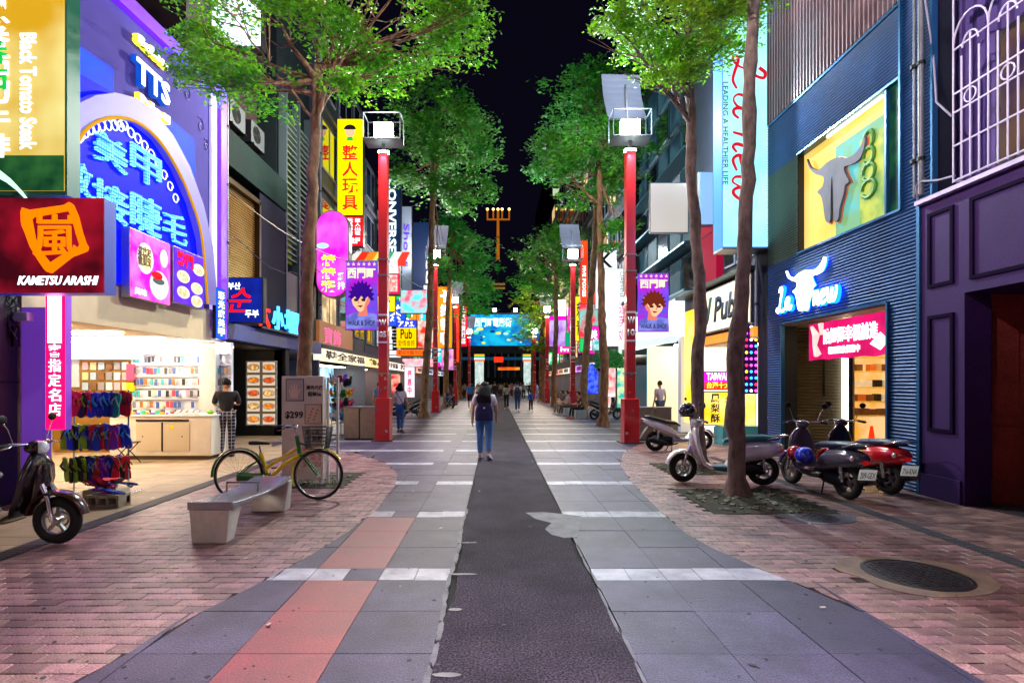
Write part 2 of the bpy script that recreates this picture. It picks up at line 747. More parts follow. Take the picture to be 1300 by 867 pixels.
npc = 0
for (ya, yb, strip) in ROWS:
    if yb < 1.6:
        continue
    w = .30 if strip else SR
    for side in (-1, 1):
        k = 0
        while True:
            if side < 0:
                xb = -.39 - w * k
                xa = xb - w
            else:
                xa = .835 + w * k
                xb = xa + w
            k += 1
            e0 = edge(EDR if side > 0 else EDL, ya)
            e1 = edge(EDR if side > 0 else EDL, yb)
            lim = max(e0, e1) if side > 0 else min(e0, e1)
            if ya > 14.6:
                e0 = e1 = lim = 6.25 * side
            if (side > 0 and xa > lim) or (side < 0 and xb < lim) or abs(xa) > 7:
                break
            X0, X1 = xa + gj / 2, xb - gj / 2
            Y0, Y1 = ya + gj / 2, yb - gj / 2
            if side > 0:
                p = [(X0, Y0), (min(X1, e0), Y0), (min(X1, e1), Y1), (X0, Y1)]
                if e1 < X0 or e0 < X0:
                    p = [(X0, Y0), (max(X0 + .01, min(X1, e0)), Y0), (max(X0 + .01, min(X1, e1)), Y1), (X0, Y1)]
            else:
                p = [(max(X0, e0), Y0), (X1, Y0), (X1, Y1), (max(X0, e1), Y1)]
                if e1 > X1 or e0 > X1:
                    p = [(min(X1 - .01, max(X0, e0)), Y0), (X1, Y0), (X1, Y1), (min(X1 - .01, max(X0, e1)), Y1)]
            z = q.uniform(-.003, .001)
            red = (side < 0 and not strip and abs(xb - (-.99)) < .02 and (ya < 6.6 and not (4.2 < ya < 4.5)))
            if strip and side < 0 and -1.45 < xa < -1.0:
                mm = M_slab
            else:
                mm = M_tile if strip else (M_slabr if red else M_slab)
            if ya < 17.5:
                slab_piece(p, z, mm, 'strip_tile' if strip else 'granite_slab')
                npc += 1
            else:
                (far_t if strip else far_g).flat(p, -.02, z)
o = struct('granite_slab', far_g, M_slab, slab_bed)
o['kind'] = 'stuff'
o = struct('strip_tile', far_t, M_tile, slab_bed)
o['kind'] = 'stuff'
print('slabs', npc)

# brick paving of each side, 0.2 x 0.1 m pavers in running bond; tree pits and manholes left open
PITS = [(-3.2, 9.2, .75, .75), (3.55, 7.6, .8, .8), (3.95, 10.4, .8, .7)]     # cx, cy, half sizes
HOLES = [(3.62, 4.66, .55, .43), (3.93, 6.62, .42, .27)]                        # cement surrounds cx, cy, rx, ry


def in_gap(x, y):
    for cx, cy_, hx, hy in PITS:
        if abs(x - cx) < hx and abs(y - cy_) < hy:
            return True
    for cx, cy_, rx, ry in HOLES:
        if ((x - cx) / rx) ** 2 + ((y - cy_) / ry) ** 2 < .95:
            return True
    return False


M_ledge = mat('dark drain slot', '#26262c', .7, var=.3)
for side in (-1, 1):
    bed = struct('brick_paving', MB().flat([(-4.62, 1.5), (-1.5, 1.5), (-1.5, 14.9), (-4.62, 14.9)] if side < 0 else [(2, 1.5), (6.3, 1.5), (6.3, 16.6), (2, 16.6)], -.021, -.012), mat('joint sand', '#120e10', .9, var=.4))
    E = EDL if side < 0 else EDR
    lo, hi = (-4.60, -1.4) if side < 0 else (1.9, 6.45)
    cand = []
    nr = 0
    yy = 1.9
    while yy < 16.4:
        Y0, Y1 = yy + .003, yy + .114
        off = .11 if nr % 2 else 0
        nr += 1
        xx = lo - .22 + off
        e0, e1 = edge(E, Y0), edge(E, Y1)
        while xx < hi:
            X0, X1 = xx + .003, xx + .217
            xx += .22
            a0, a1, b0, b1 = X0, X0, X1, X1
            if side < 0:
                if X0 > min(e0, e1) - .02:
                    continue
                a0, a1 = max(a0, lo), max(a1, lo)
                b0, b1 = min(b0, e0 - .004), min(b1, e1 - .004)
                if b0 - a0 < .02 or b1 - a1 < .02:
                    continue
            else:
                if X1 < max(e0, e1) + .02:
                    continue
                b0, b1 = min(b0, hi), min(b1, hi)
                a0, a1 = max(a0, e0 + .004), max(a1, e1 + .004)
                if b0 - a0 < .02 or b1 - a1 < .02:
                    continue
            cx, cy_ = (a0 + b0) / 2, (Y0 + Y1) / 2
            if in_gap(cx, cy_):
                continue
            vis = abs(cx) / cy_ < .99 and cy_ > 2.9
            cand.append(((0 if vis else 9) + cy_ * .1, (a0, a1, b0, b1, Y0, Y1)))
        yy += .117
    cand.sort(key=lambda t: t[0])
    rest = MB()
    shared = {}
    for i, (_, (a0, a1, b0, b1, Y0, Y1)) in enumerate(cand):
        z = -.003 + rnd.uniform(-.0025, .0025)
        if i < 150:
            full = abs(b0 - a0 - .214) < 1e-6 and abs(b1 - a1 - .214) < 1e-6
            if full:
                if 'm' not in shared:
                    m_ = MB()
                    w, d = .107, .0555
                    m_.add([(-w, -d, -.02), (w, -d, -.02), (w, d, -.02), (-w, d, -.02), (-w, -d, -.003), (w, -d, -.003), (w, d, -.003), (-w, d, -.003),
                            (-w + .004, -d + .004, 0), (w - .004, -d + .004, 0), (w - .004, d - .004, 0), (-w + .004, d - .004, 0)],
                           [(0, 1, 5, 4), (1, 2, 6, 5), (2, 3, 7, 6), (3, 0, 4, 7), (4, 5, 9, 8), (5, 6, 10, 9), (6, 7, 11, 10), (7, 4, 8, 11), (8, 9, 10, 11)])
                    shared['m'] = m_.mesh('brick', M_brick)
                o = link('brick', shared['m'], bed)
                o.location = ((a0 + b0) / 2, (Y0 + Y1) / 2, z)
                o.rotation_euler = (rnd.uniform(-.006, .006), rnd.uniform(-.006, .006), rnd.uniform(-.008, .008))
            else:
                struct('brick', MB().flat([(a0, Y0), (b0, Y0), (b1, Y1), (a1, Y1)], -.02, z), M_brick, bed)
        else:
            rest.flat([(a0, Y0), (b0, Y0), (b1, Y1), (a1, Y1)], -.012, z)
    o = struct('brick', rest, M_brick, bed)
    o['kind'] = 'stuff'
    print('bricks', side, len(cand))

# pale stone paving of the west shopfronts beyond the drain, laid as large stones
bp = MB().flat([(-14, 1.5), (-4.62, 1.5), (-4.62, 22), (-14, 22)], -.021, -.012)
wbed = struct('shopfront_pavement', bp, mat('joint sand', '#2b2324'))
rest = MB()
yy, nr, cnt = 1.9, 0, 0
q = random.Random(21)
while yy < 21.5:
    xx = -4.86
    nr += 1
    while xx > -12:
        w = .6
        x0 = xx - w + (.3 if nr % 2 and xx < -4.9 else 0)
        p = [(x0 + .003, yy + .003), (xx - .003, yy + .003), (xx - .003, yy + .297), (x0 + .003, yy + .297)]
        z = -.004 + q.uniform(-.002, .002)
        if yy < 10 and xx / (yy) > -1.0:
            struct('paving_stone', MB().flat(p, -.02, z), M_beige, wbed)
            cnt += 1
        else:
            rest.flat(p, -.012, z)
        xx = x0
    yy += .3
o = struct('paving_stone', rest, M_beige, wbed)
o['kind'] = 'stuff'
# drain channels: slotted covers running beside the shopfronts
for side, x0, x1, ya, yb in ((-1, -4.84, -4.62, 1.9, 21.5), (1, 4.70, 4.88, 1.9, 12.0)):
    g = MB().flat([(x0, ya), (x1, ya), (x1, yb), (x0, yb)], -.02, .002)
    ch = struct('drain_channel', g, M_ledge)
    gr = MB()
    yy = ya
    while yy < yb:
        gr.box(x0 + .03, x1 - .03, yy, yy + .03, .002, .006)
        yy += .055
    struct('grating', gr, mat('drain cover stone', '#4a4850', .6, var=.5, scale=9), ch)
# shop floor / pavement east beyond the facades
g = MB().flat([(6.46, 3), (11, 3), (11, 16.6), (6.46, 16.6)], -.02, -.003)
struct('shop_floor', g, mat('warm floor tile', '#a58d68', .35, var=.3, scale=2, col2='#8d7754'))

# tree pits: bedding, broken pavers and stones round the trunks
M_leafd = mat('fallen leaf', '#4f5a26', .7, var=.6, scale=3, col2='#6b5a2c', rand=.4)
M_stone = mat('broken paver stone', '#6d6a58', .8, var=.5, scale=9, col2='#3f4a2a', bump=.3, rand=.25)
for i, (cx, cy_, hx, hy) in enumerate(PITS):
    pit = struct('soil', MB().flat([(cx - hx, cy_ - hy), (cx + hx, cy_ - hy), (cx + hx, cy_ + hy), (cx - hx, cy_ + hy)], -.02, .0035), mat('pit soil', '#1d1a12', .95, var=.5, scale=14, col2='#39401c', bump=.6, bscale=50))
    st = MB()
    q = random.Random(i + 5)
    for k in range(150 if i else 70):
        x, y_ = cx + q.uniform(-hx, hx) * .95, cy_ + q.uniform(-hy, hy) * .95
        if math.hypot(x - cx, y_ - cy_) > hx * 1.1:
            continue
        rr = q.uniform(.02, .055)
        st.obox((x, y_, rr * .2), (rr * 1.6, rr, rr * .55), Matrix.Rotation(q.uniform(0, 3), 3, 'Z') @ Matrix.Rotation(q.uniform(-.4, .4), 3, 'X'))
    o = st.put('gravel', M_stone, None)
    o['kind'] = 'stuff'
q = random.Random(77)
lf = MB()
for k in range(260):                                      # fallen leaves under the trees
    c = q.choice([(-3.2, 9.2), (3.6, 8.2), (4.0, 10.4), (-2.6, 8.6), (4.1, 20.7), (4.1, 25.5), (-3.4, 25.5)])
    x, y_ = c[0] + q.gauss(0, .6), c[1] + q.gauss(0, .45)
    an, r_ = q.uniform(0, 6.3), q.uniform(.014, .03)
    u, v = Vector((math.cos(an) * r_, math.sin(an) * r_, 0)), Vector((-math.sin(an) * r_ * .5, math.cos(an) * r_ * .5, 0))
    c = Vector((x, y_, .012))
    lf.add([c - u, c + v + Vector((0, 0, .006)), c + u, c - v + Vector((0, 0, .004))], [(0, 1, 2, 3)])
o = lf.put('fallen_leaves', M_leafd, None, fix=False)
o['kind'] = 'stuff'

# manholes with cement surrounds
for (cx, cy_, rx, ry), rad, lab, sm in ((HOLES[0], .40, 'large round cast iron manhole cover in a smeared yellowish cement surround', M_cemy), (HOLES[1], .24, 'small dark round manhole cover between tree pit and drain channel', M_conc)):
    struct('cement_surround', MB().flat([(cx + rx * 1.1 * math.cos(a) * (1 + .07 * math.sin(3 * a + 1) + .05 * math.sin(7 * a)), cy_ + ry * 1.15 * math.sin(a) * (1 + .07 * math.sin(3 * a + 1) + .05 * math.sin(5 * a))) for a in [2 * PI * k / 48 for k in range(48)]], -.02, .001), sm)
    t = thing('manhole_cover', lab, 'manhole cover', (cx, cy_, 0))
    MB().lathe((0, 0, 0), [(rad, -.01), (rad, .004), (rad - .03, .006), (rad - .03, -.002)], n=40).put('rim', M_iron, t, world=False)
    g = MB().lathe((0, 0, 0), [(0, .002), (rad - .035, .002), (rad - .035, -.01)], n=40)
    g.put('lid', M_iron, t, world=False)
    g = MB()
    s_ = .055
    for i in range(-9, 10):
        for j in range(-9, 10):
            if math.hypot(i * s_, j * s_) < rad - .07:
                g.box(i * s_ - .02, i * s_ + .02, j * s_ - .009 + (.0), j * s_ + .009, .002, .007) if (i + j) % 2 else g.box(i * s_ - .009, i * s_ + .009, j * s_ - .02, j * s_ + .02, .002, .007)
    g.put('tread_pattern', M_iron, t, world=False)['kind'] = 'stuff'

# gum spots, oil stains and hairline cracks on the paving
q = random.Random(41)
gum = MB()
for k in range(260):
    Y_ = 3 + 12 * q.random() ** 1.6
    X_ = q.uniform(-.95, .95) * Y_ * .9
    if abs(X_) > 4.5:
        continue
    r_ = q.choice([.006, .008, .011, .015])
    gum.flat([(X_ + r_ * math.cos(a) * q.uniform(.8, 1.2), Y_ + r_ * math.sin(a)) for a in [j * PI / 3.5 for j in range(7)]], .0005, .0028)
o = gum.put('gum_spots', mat('trodden gum', '#2a2731', .7, rand=.5), None)
o['kind'] = 'stuff'
cr = MB()
for k in range(0):
    X_, Y_ = q.uniform(-2.2, 2.4), q.uniform(3.2, 8.5)
    an = q.uniform(0, PI)
    p = Vector((X_, Y_))
    for j in range(7):
        an += q.uniform(-.5, .5)
        e = p + Vector((math.cos(an), math.sin(an))) * q.uniform(.05, .12)
        n_ = Vector((-(e - p).y, (e - p).x)).normalized() * .0018
        cr.flat([tuple(p - n_), tuple(e - n_), tuple(e + n_), tuple(p + n_)], .0008, .0032)
        p = e
lt = MB()
for k in range(60):
    Y_ = 3.4 + 9 * q.random()
    X_ = q.uniform(-.9, .9) * Y_
    if abs(X_) > 5.8:
        continue
    a, r_ = q.uniform(0, 6), q.uniform(.012, .035)
    u, v = Vector((math.cos(a) * r_, math.sin(a) * r_, q.uniform(0, .01))), Vector((-math.sin(a) * r_ * .6, math.cos(a) * r_ * .6, .004))
    c = Vector((X_, Y_, .012))
    lt.add([c - u, c + v, c + u, c - v], [(0, 1, 2, 3)])
o = lt.put('litter', mat('paper scrap', '#a8a096', .7, rand=.5), None, fix=False)
o['kind'] = 'stuff'


# =================================================================== BUILDINGS AND SIGNS
def sign(name, label, pl, px, face, th=.22, case=None, texts=(), group=None, ref=None, box=None, cat='sign', arms=True, d0=0., rim=.025, panels=()):
    b = box or pl.bb(*px, ref=ref)
    base = pl.p((b[0] + b[1]) / 2, b[2], d0)
    t = thing(name, label, cat, base, 0, group)
    MB().wbox(pl, b[0], b[1], b[2], b[3], d0 - th, d0).put('casing', case or M_dark, t, bevel=.01)
    fb = (b[0] + rim, b[1] - rim, b[2] + rim, b[3] - rim)
    MB().wbox(pl, *fb, d0 - .01, d0 + .012).put('face', face, t)
    for (a, b_, c, d, m) in panels:
        MB().wbox(pl, *sub(fb, a, b_, c, d), d0 + .002, d0 + .020).put('panel', m, t)
    for s, mode, fr, m, *kw in texts:
        k = kw[0] if kw else {}
        bx = sub(fb, *fr)
        k = dict(d=d0 + .021, **k)
        if mode == 'v':
            vtxt(s, pl, bx, m, t, **k)
        elif mode == 'r':
            txt(s, pl, bx, m, t, rot=1, **k)
        else:
            txt(s, pl, bx, m, t, **k)
    if arms and pl.k == 'F':
        wx = -6.6 if b[0] < 0 else 6.3
        e = b[0] if b[0] < 0 else b[1]
        if abs(wx - e) > .04 and abs(e) < abs(wx):
            for f in (.15, .85):
                z = b[2] + (b[3] - b[2]) * f
                MB().cyl((e, pl.c + th / 2, z), (wx, pl.c + th / 2, z), .025).put('bracket', M_dark, t)
    return t


def corr(pl, u0, u1, z0, z1, pitch=.055, dep=.022, d=0.):
    """horizontally ridged sheet-metal cladding as one folded sheet"""
    g = MB()
    n = max(2, int((z1 - z0) / pitch))
    vs = []
    for i in range(n + 1):
        z = z0 + (z1 - z0) * i / n
        vs += [pl.p(u0, z, d), pl.p(u1, z, d)]
        if i < n:
            zm = z + (z1 - z0) / n * .55
            vs += [pl.p(u0, zm, d + dep), pl.p(u1, zm, d + dep)]
    k = len(vs) // 2
    g.add(vs, [(2 * i, 2 * i + 1, 2 * i + 3, 2 * i + 2) for i in range(k - 1)])
    return g


ORD = ['', 'first', 'second', 'third', 'fourth', 'fifth', 'sixth', 'seventh', 'eighth', 'ninth', 'tenth', 'eleventh', 'twelfth', 'thirteenth', 'fourteenth', 'fifteenth', 'sixteenth', 'seventeenth', 'eighteenth', 'nineteenth', 'twentieth', 'twenty-first', 'twenty-second', 'twenty-third']
# ---------------------------------------------------------------- west 1: black shopfront beside the nail salon
t = thing('shop_building', 'black fronted narrow building before the lilac arched salon', 'building', (-7, 5.5, 0))
MB().box(-9, -6.62, 2.2, 7.46, 0, 12).put('wall', mat('black render', '#0c0c10', .45, var=.5, scale=3, col2='#1b1c26'), t)
MB().wbox(LW, 7.2, 7.45, 1.65, 1.67, 0, .01).put('joint', M_dark, t)
txt('OPEN DAILY', FP(7.44), (-6.95, -6.62, 1.33, 1.38), M_wprint, t, d=.01)

sg = thing('shop_sign', 'dark red box sign with orange brush character and KAMETSU ARASHI lettering', 'sign', (-5.4, 6.5, 2.73))
FPk = FP(6.5)
KB = (-6.35, -4.72, 2.73, 3.87)
MB().wbox(FPk, *KB, -.2, 0).put('casing', mat('blue sign edge', '#1a2a8c', .4, emit=.25), sg)
MB().wbox(FPk, *KB, 0, .012).put('face', glow('maroon sign face', '#3a0712', .8, var=.9, col2='#a8122a', scale=1.1), sg)
M_or = glow('orange brush glow', '#ff6a00', 1.35)


def zoom2k(x, y):                       # tracing of the sign, seen almost square on
    return (FPk.U(x / 3.94), FPk.Z(0, 220 + y / 3.94))


ring = [(120, 190), (135, 165), (165, 190), (340, 165), (352, 148), (372, 155), (385, 185), (400, 220), (420, 300), (440, 360), (458, 385), (425, 400), (370, 420), (300, 475), (262, 505), (240, 490), (200, 430), (165, 370), (140, 300), (122, 260)]
inn = [(165, 225), (355, 190), (375, 230), (395, 310), (415, 370), (330, 410), (262, 455), (215, 395), (185, 330)]
g = MB()
R_ = [zoom2k(*p) for p in ring]
I_ = [zoom2k(*p) for p in inn]
no, ni = len(R_), len(I_)
co = ((R_[0][0] + R_[10][0]) / 2, (R_[0][1] + R_[14][1]) / 2)
m = 60


def ray(poly, an, c):
    dx, dz = math.cos(an), math.sin(an)
    best = 0
    for (x0, z0), (x1, z1) in zip(poly, poly[1:] + poly[:1]):
        ex, ez = x1 - x0, z1 - z0
        den = dx * ez - dz * ex
        if abs(den) < 1e-9:
            continue
        tt = ((x0 - c[0]) * ez - (z0 - c[1]) * ex) / den
        ss = ((x0 - c[0]) * dz - (z0 - c[1]) * dx) / den
        if 0 <= ss <= 1 and tt > best:
            best = tt
    return (c[0] + dx * best, c[1] + dz * best)


c0 = zoom2k(285, 320)
vs = []
for i in range(m):
    an = 2 * PI * i / m
    o_, i_ = ray(R_, an, c0), ray(I_, an, c0)
    vs += [FPk.p(*o_, .012), FPk.p(*o_, .05), FPk.p(*i_, .05), FPk.p(*i_, .012)]
g.add(vs, [(4 * i + a, 4 * i + b, (4 * ((i + 1) % m)) + b, (4 * ((i + 1) % m)) + a) for i in range(m) for a, b in ((0, 1), (1, 2), (2, 3))])
g.put('emblem', M_or, sg)
a_, b_ = zoom2k(180, 420), zoom2k(395, 210)
txt('嵐', FPk, (a_[0], b_[0], a_[1], b_[1]), M_or, sg, d=.02, th=.03, bold=.004)
a_, b_ = zoom2k(95, 560), zoom2k(498, 515)
txt('KAMETSU ARASHI', FPk, (a_[0], b_[0], a_[1], b_[1]), M_wht, sg, d=.014, bold=.02, shear=.3)

# tall lit panel of the steak house
sg = thing('steak_house_sign', 'tall yellow green lit panel reading Black Tomato Steak high on the black building', 'sign', (-6, 6.9, 4.05))
FPt = FP(6.9)
TB = (-7.0, -5.52, 4.1, 7.6)
MB().wbox(FPt, TB[0] - .02, TB[1] + .03, TB[2] - .05, TB[3] + .02, -.22, -.002).put('casing', mat('green sign edge', '#17523a', .4), sg)
MB().wbox(FPt, *TB, -.002, .01).put('face', glow('yellow steak print', '#c89a1c', .75, var=1., col2='#ece79a', scale=.6), sg)
MB().wbox(FPt, TB[0], TB[1], 4.1, 4.55, .01, .016).put('print_band', glow('dark green print', '#0b3a24', .6, var=.8, col2='#3b7a3a', scale=2), sg)
txt('Black Tomato Steak', FPt, (-6.07, -5.86, 4.62, 6.1), M_wht, sg, d=.02, rot=1, bold=.015)
vtxt('黑番茄切牛排', FPt, (-6.62, -6.2, 4.5, 6.55), M_wht, sg, d=.02, bold=.02)
vtxt('番茄', FPt, (-6.64, -6.22, 5.35, 6.02), glow('green print', '#10b040', 1.), sg, d=.026, bold=.02)
g = MB()
for k, (dx, dz) in enumerate(((0, 0), (.05, -.07), (.1, -.13))):
    g.tube([FPt.p(-6.9 + dx + .14 * i, 4.5 + dz - .018 * (i - 2) ** 2 - .02 * i, .02) for i in range(9)], [.006 + .012 * math.sin(PI * i / 8) for i in range(9)], 6)
g.put('swoosh_print', glow('pale green print', '#b8f0c8', 1.1), sg)
g = MB()
g.ball(FPt.p(-6.35, 6.85, .03), (.42, .02, .16), 20, 8)
g.ball(FPt.p(-5.98, 6.68, .03), (.1, .02, .07), 12, 6)
g.put('bull_print', mat('dark steak print', '#15241a', .5), sg)

# ---------------------------------------------------------------- west 2: lilac salon with blue arch
t = thing('salon_building', 'lilac salon front with purple border and great blue arch over a phone shop', 'building', (-7, 10, 0))
M_lil = mat('lilac panel', '#3c3674', .85, spec=.1, var=.2, scale=2, emit=.04, ecol='#7a60f0', grain=.1)  # faint violet emission stands in for purple light on the front
M_pur = mat('purple border', '#5a2fae', .4, emit=1.0, ecol='#5010ff')
M_blu = glow('deep blue face', '#0206ff', 2.0, var=.8, col2='#0206b0', scale=1.2)
M_blu2 = glow('bright blue face', '#0520ff', 2.0, var=.6, col2='#0a30d8', scale=1.4)
Ya, Yb = 7.5, 13.0
MB().prism(LW, [(Ya, 3.35), (Yb, 3.35), (Yb, 8.62), (9.4, 8.34), (Ya, 8.3)], -3.4, -.02).put('wall', M_lil, t)
# border
MB().prism(LW, [(12.72, 2.7), (Yb, 2.7), (Yb, 8.66), (12.72, 8.64)], -.02, .12).put('border', M_pur, t)
MB().prism(LW, [(Ya, 8.12), (12.72, 8.42), (12.72, 8.66), (Ya, 8.4)], -.02, .12).put('border', M_pur, t)
MB().prism(LW, [(12.45, 3.35), (12.68, 3.35), (12.68, 8.36), (12.45, 8.32)], -.02, .04).put('edge_strip', mat('white strip', '#b9b4d8', .4, emit=.5, ecol='#b8a8ff'), t)
# blue fields behind the arch
MB().traced(LW, [(75, 42), (143, 88), (143, 118), (75, 140)], -.02, .012).put('panel', M_blu2, t)
MB().traced(LW, [(75, 80), (142, 118), (75, 141)], .012, .02).put('panel', M_blu, t)
MB().traced(LW, [(209, 146), (246, 177), (248, 236), (246, 262), (209, 176)], -.02, .012).put('panel', M_blu2, t)
# arch ring
outer = [(77, 142), (90, 130), (110, 121), (135, 118), (160, 124), (185, 141), (210, 172), (232, 212), (250, 262), (262, 315), (268, 388)]
inner = [(79, 205), (84, 182), (98, 163), (118, 152), (142, 150), (165, 157), (190, 178), (214, 214), (234, 258), (247, 305), (254, 386)]
vs = []
for (x0, y0), (x1, y1) in zip(outer, inner):
    vs += [LW.at(x0, y0, -.02), LW.at(x0, y0, .16), LW.at(x1, y1, .16), LW.at(x1, y1, -.02)]
g = MB().add(vs, [(4 * i + a, 4 * i + b, 4 * i + 4 + b, 4 * i + 4 + a) for i in range(len(outer) - 1) for a, b in ((0, 1), (1, 2), (2, 3))])
g.put('arch', mat('arch white', '#5c5788', .6, emit=.07, ecol='#7a66ff'), t, smooth=True)  # purple light on the white arch is put into its colour and glow


def smooth_px(pts, n=6):
    out = []
    for i in range(len(pts) - 1):
        p0, p1, p2, p3 = pts[max(i - 1, 0)], pts[i], pts[i + 1], pts[min(i + 2, len(pts) - 1)]
        for k in range(n):
            s = k / n
            out.append(tuple(.5 * (2 * p1[j] + (p2[j] - p0[j]) * s + (2 * p0[j] - 5 * p1[j] + 4 * p2[j] - p3[j]) * s * s + (3 * p1[j] - p0[j] - 3 * p2[j] + p3[j]) * s ** 3) for j in (0, 1)))
    out.append(pts[-1])
    return out


si = smooth_px(inner)
MB().tube([LW.at(x, y, .17) for x, y in si], .028, 8).put('gold_rim', glow('gold rim', '#c99000', .7), t, smooth=True)
MB().traced(LW, [(77, 205)] + inner[1:] + [(77, 340)], -.02, .03).put('face', M_blu, t)
g = MB()
cz = []
for i in range(4, len(si) - 14, 2):                 # row of scroll loops just inside the rim
    x, y = si[i]
    dx = 6 if x > 130 else 9
    u, z = LW.U(x), LW.Z(x, y + (10 if x < 170 else 14))
    if x > 150:
        u -= .22
    g.tube([LW.p(u + .10 * math.cos(a) * (1 - .3 * a / 6), z + .10 * math.sin(a) * (1 - .3 * a / 6), .05) for a in [k * .55 for k in range(13)]], .012, 5)
g.put('scroll_trim', glow('white neon scroll', '#cfe4ff', 1.5), t)
M_led = glow('blue white LED dots', '#58b0ff', 2.1, stripes=(110, (1, 2)))
for ch, (x0, y0, x1, y1) in (('美', (114, 160, 157, 200)), ('甲', (162, 180, 200, 222)), ('紋', (79, 197, 111, 240)), ('接', (113, 222, 158, 270)), ('睫', (162, 240, 200, 288)), ('毛', (203, 263, 233, 302))):
    txt(ch, LW, LW.bb(x0, y0, x1, y1, ref=x0), M_led, t, d=.04, th=.05, bold=.008)
# salon name
M_bside = glow('yellow halo', '#ffe83a', 1.5)
for s, (x0, y0, x1, y1), mm, back in (('TTS', (164, 68, 209, 103), M_wht, glow('blue halo', '#1450c8', .7)), ('Salon', (166, 40, 206, 53), M_wht, M_bside), ('Nail', (169, 117, 209, 128), M_wht, M_bside)):
    bx = LW.bb(x0, y0, x1, y1, ref=x0)
    bx = (bx[0], bx[1], bx[2], bx[3])
    txt(s, LW, bx, back, t, d=.02, th=.09, bold=.055)
    txt(s, LW, inset(bx, .03, .06), mm, t, d=.112, th=.02, bold=.02)
# faint scroll ornaments
g = MB()
for (x, y, s_) in ((225, 105, 1), (238, 120, .8), (255, 160, .9), (262, 185, .7), (232, 92, .6), (88, 8, .8), (78, 25, .6)):
    u, z = LW.U(x), LW.Z(x, y)
    g.tube([LW.p(u + s_ * .16 * math.cos(a) * (a / 8), z + s_ * .2 * math.sin(a) * (a / 8), .0) for a in [k * .5 for k in range(18)]], .012, 5)
g.put('ornament_trim', mat('lilac ornament', '#5d4f9a', .5), t)
# cream fascia under the arch and the shop recess
MB().wbox(LW, 7.55, 12.72, 2.62, 3.35, -.5, -.04).put('fascia', M_cream, t)
MB().wbox(LW, 7.5, 8.05, 0, 2.62, -.55, -.02).put('pillar', mat('beige pillar', '#c2a98f', .6, var=.4, scale=3), t)
MB().wbox(LW, 12.72, 13.0, 0, 2.63, -.4, -.02).put('pillar', M_white, t)
MB().box(-11, -6.66, 7.5, 13.3, 2.63, 2.7).put('ceiling', M_cream, t)
MB().box(-11.1, -11, 7.5, 13.3, 0, 2.7).put('back_wall', M_cream, t)
MB().box(-11, -6.95, 7.3, 7.5, 0, 2.7).put('side_wall', M_cream, t)
M_shopw = mat('white slat wall', '#e2e4ea', .5)
MB().box(-8.75, -6.36, 12.95, 13.05, 0, 2.62).put('slat_wall', M_shopw, t)
for k in range(6):
    z = .98 + k * .27
    MB().box(-8.7, -6.4, 12.87, 12.95, z, z + .02).put('slat', mat('slat rail', '#b8bcc6', .4), t)
MB().box(-11, -8.75, 12.9, 13.3, 0, 2.63).put('side_wall', mat('amber wood wall', '#8a6420', .5, var=.5, scale=2, col2='#5a3c10'), t)
MB().box(-10.6, -9.95, 12.86, 12.9, 1.55, 2.3).put('pale_sheet', mat('grey paper', '#b9bcc8', .6), t)
MB().box(-8.78, -8.62, 12.80, 12.88, 1.7, 2.1).put('notice', glow('pink notice', '#ff5a78', .7), t)
MB().box(-8.78, -8.62, 12.80, 12.88, 1.45, 1.66).put('notice', glow('yellow notice', '#ffc020', .7), t)
MB().box(-11, -8.3, 12.6, 12.66, 2.2, 2.6).put('banner', glow('pale pink awning print', '#fff0ea', 1.0, var=.6, col2='#ffb0b8', scale=6), t)
txt('COLOR MIX', FP(12.6), (-9.9, -8.9, 2.42, 2.54), mat('teal print', '#3aa8a8'), t, d=.01)
for yy in (9.0, 10.3, 11.6, 12.5):
    MB().box(-10.2, -7.2, yy, yy + .12, 2.58, 2.63).put('ceiling_light', glow('shop tube', '#ffe8c8', 26.), t)
MB().box(-8.6, -6.5, 12.72, 12.76, 2.5, 2.54).put('ceiling_light', glow('cool shop tube', '#f2f6ff', 34.), t)

# two lit picture boxes below the arch
M_food = glow('food print', '#ffd9b0', 1.0, var=.8, col2='#c86a20', scale=14)
sg = sign('picture_sign', 'magenta lit picture box with character art below the blue arch', LW, (150, 288, 203, 377), glow('magenta print', '#ff0890', 2.0, var=.35, col2='#ff7ad8', scale=3), th=.15, d0=.2, case=M_steel)
bx = LW.bb(150, 288, 203, 377)
for (a, c, rx, rz, mm) in ((.33, .62, .2, .23, M_wprint), (.68, .28, .24, .22, M_wprint), (.8, .72, .1, .14, M_wprint), (.36, .62, .13, .17, glow('pale yellow print', '#f4e6a0', .9)), (.62, .42, .14, .06, M_red), (.66, .34, .15, .05, mat('dark print', '#3a4a4a'))):
    u, z = bx[0] + (bx[1] - bx[0]) * a, bx[2] + (bx[3] - bx[2]) * c
    rx, rz = rx * (bx[1] - bx[0]), rz * (bx[3] - bx[2])
    MB().prism(LW, [(u + rx * math.cos(k * PI / 9), z + rz * math.sin(k * PI / 9)) for k in range(18)], .22, .225 + (0.004 if mm is not M_wprint else 0)).put('print', mm, sg)
txt('蕃茄蛋', LW, sub(bx, .15, .45, .5, .78), mat('brown print', '#5a3a10'), sg, d=.232)
txt('美味', LW, sub(bx, .08, .36, .06, .16), M_wht, sg, d=.222)
sg = sign('picture_sign', 'purple lit picture box with four yellow dishes below the blue arch', LW, (207, 311, 247, 384), glow('violet print', '#5a20d8', .95, var=.3, col2='#8a4aff', scale=3), th=.15, d0=.2, case=M_steel)
bx = LW.bb(207, 311, 247, 384)
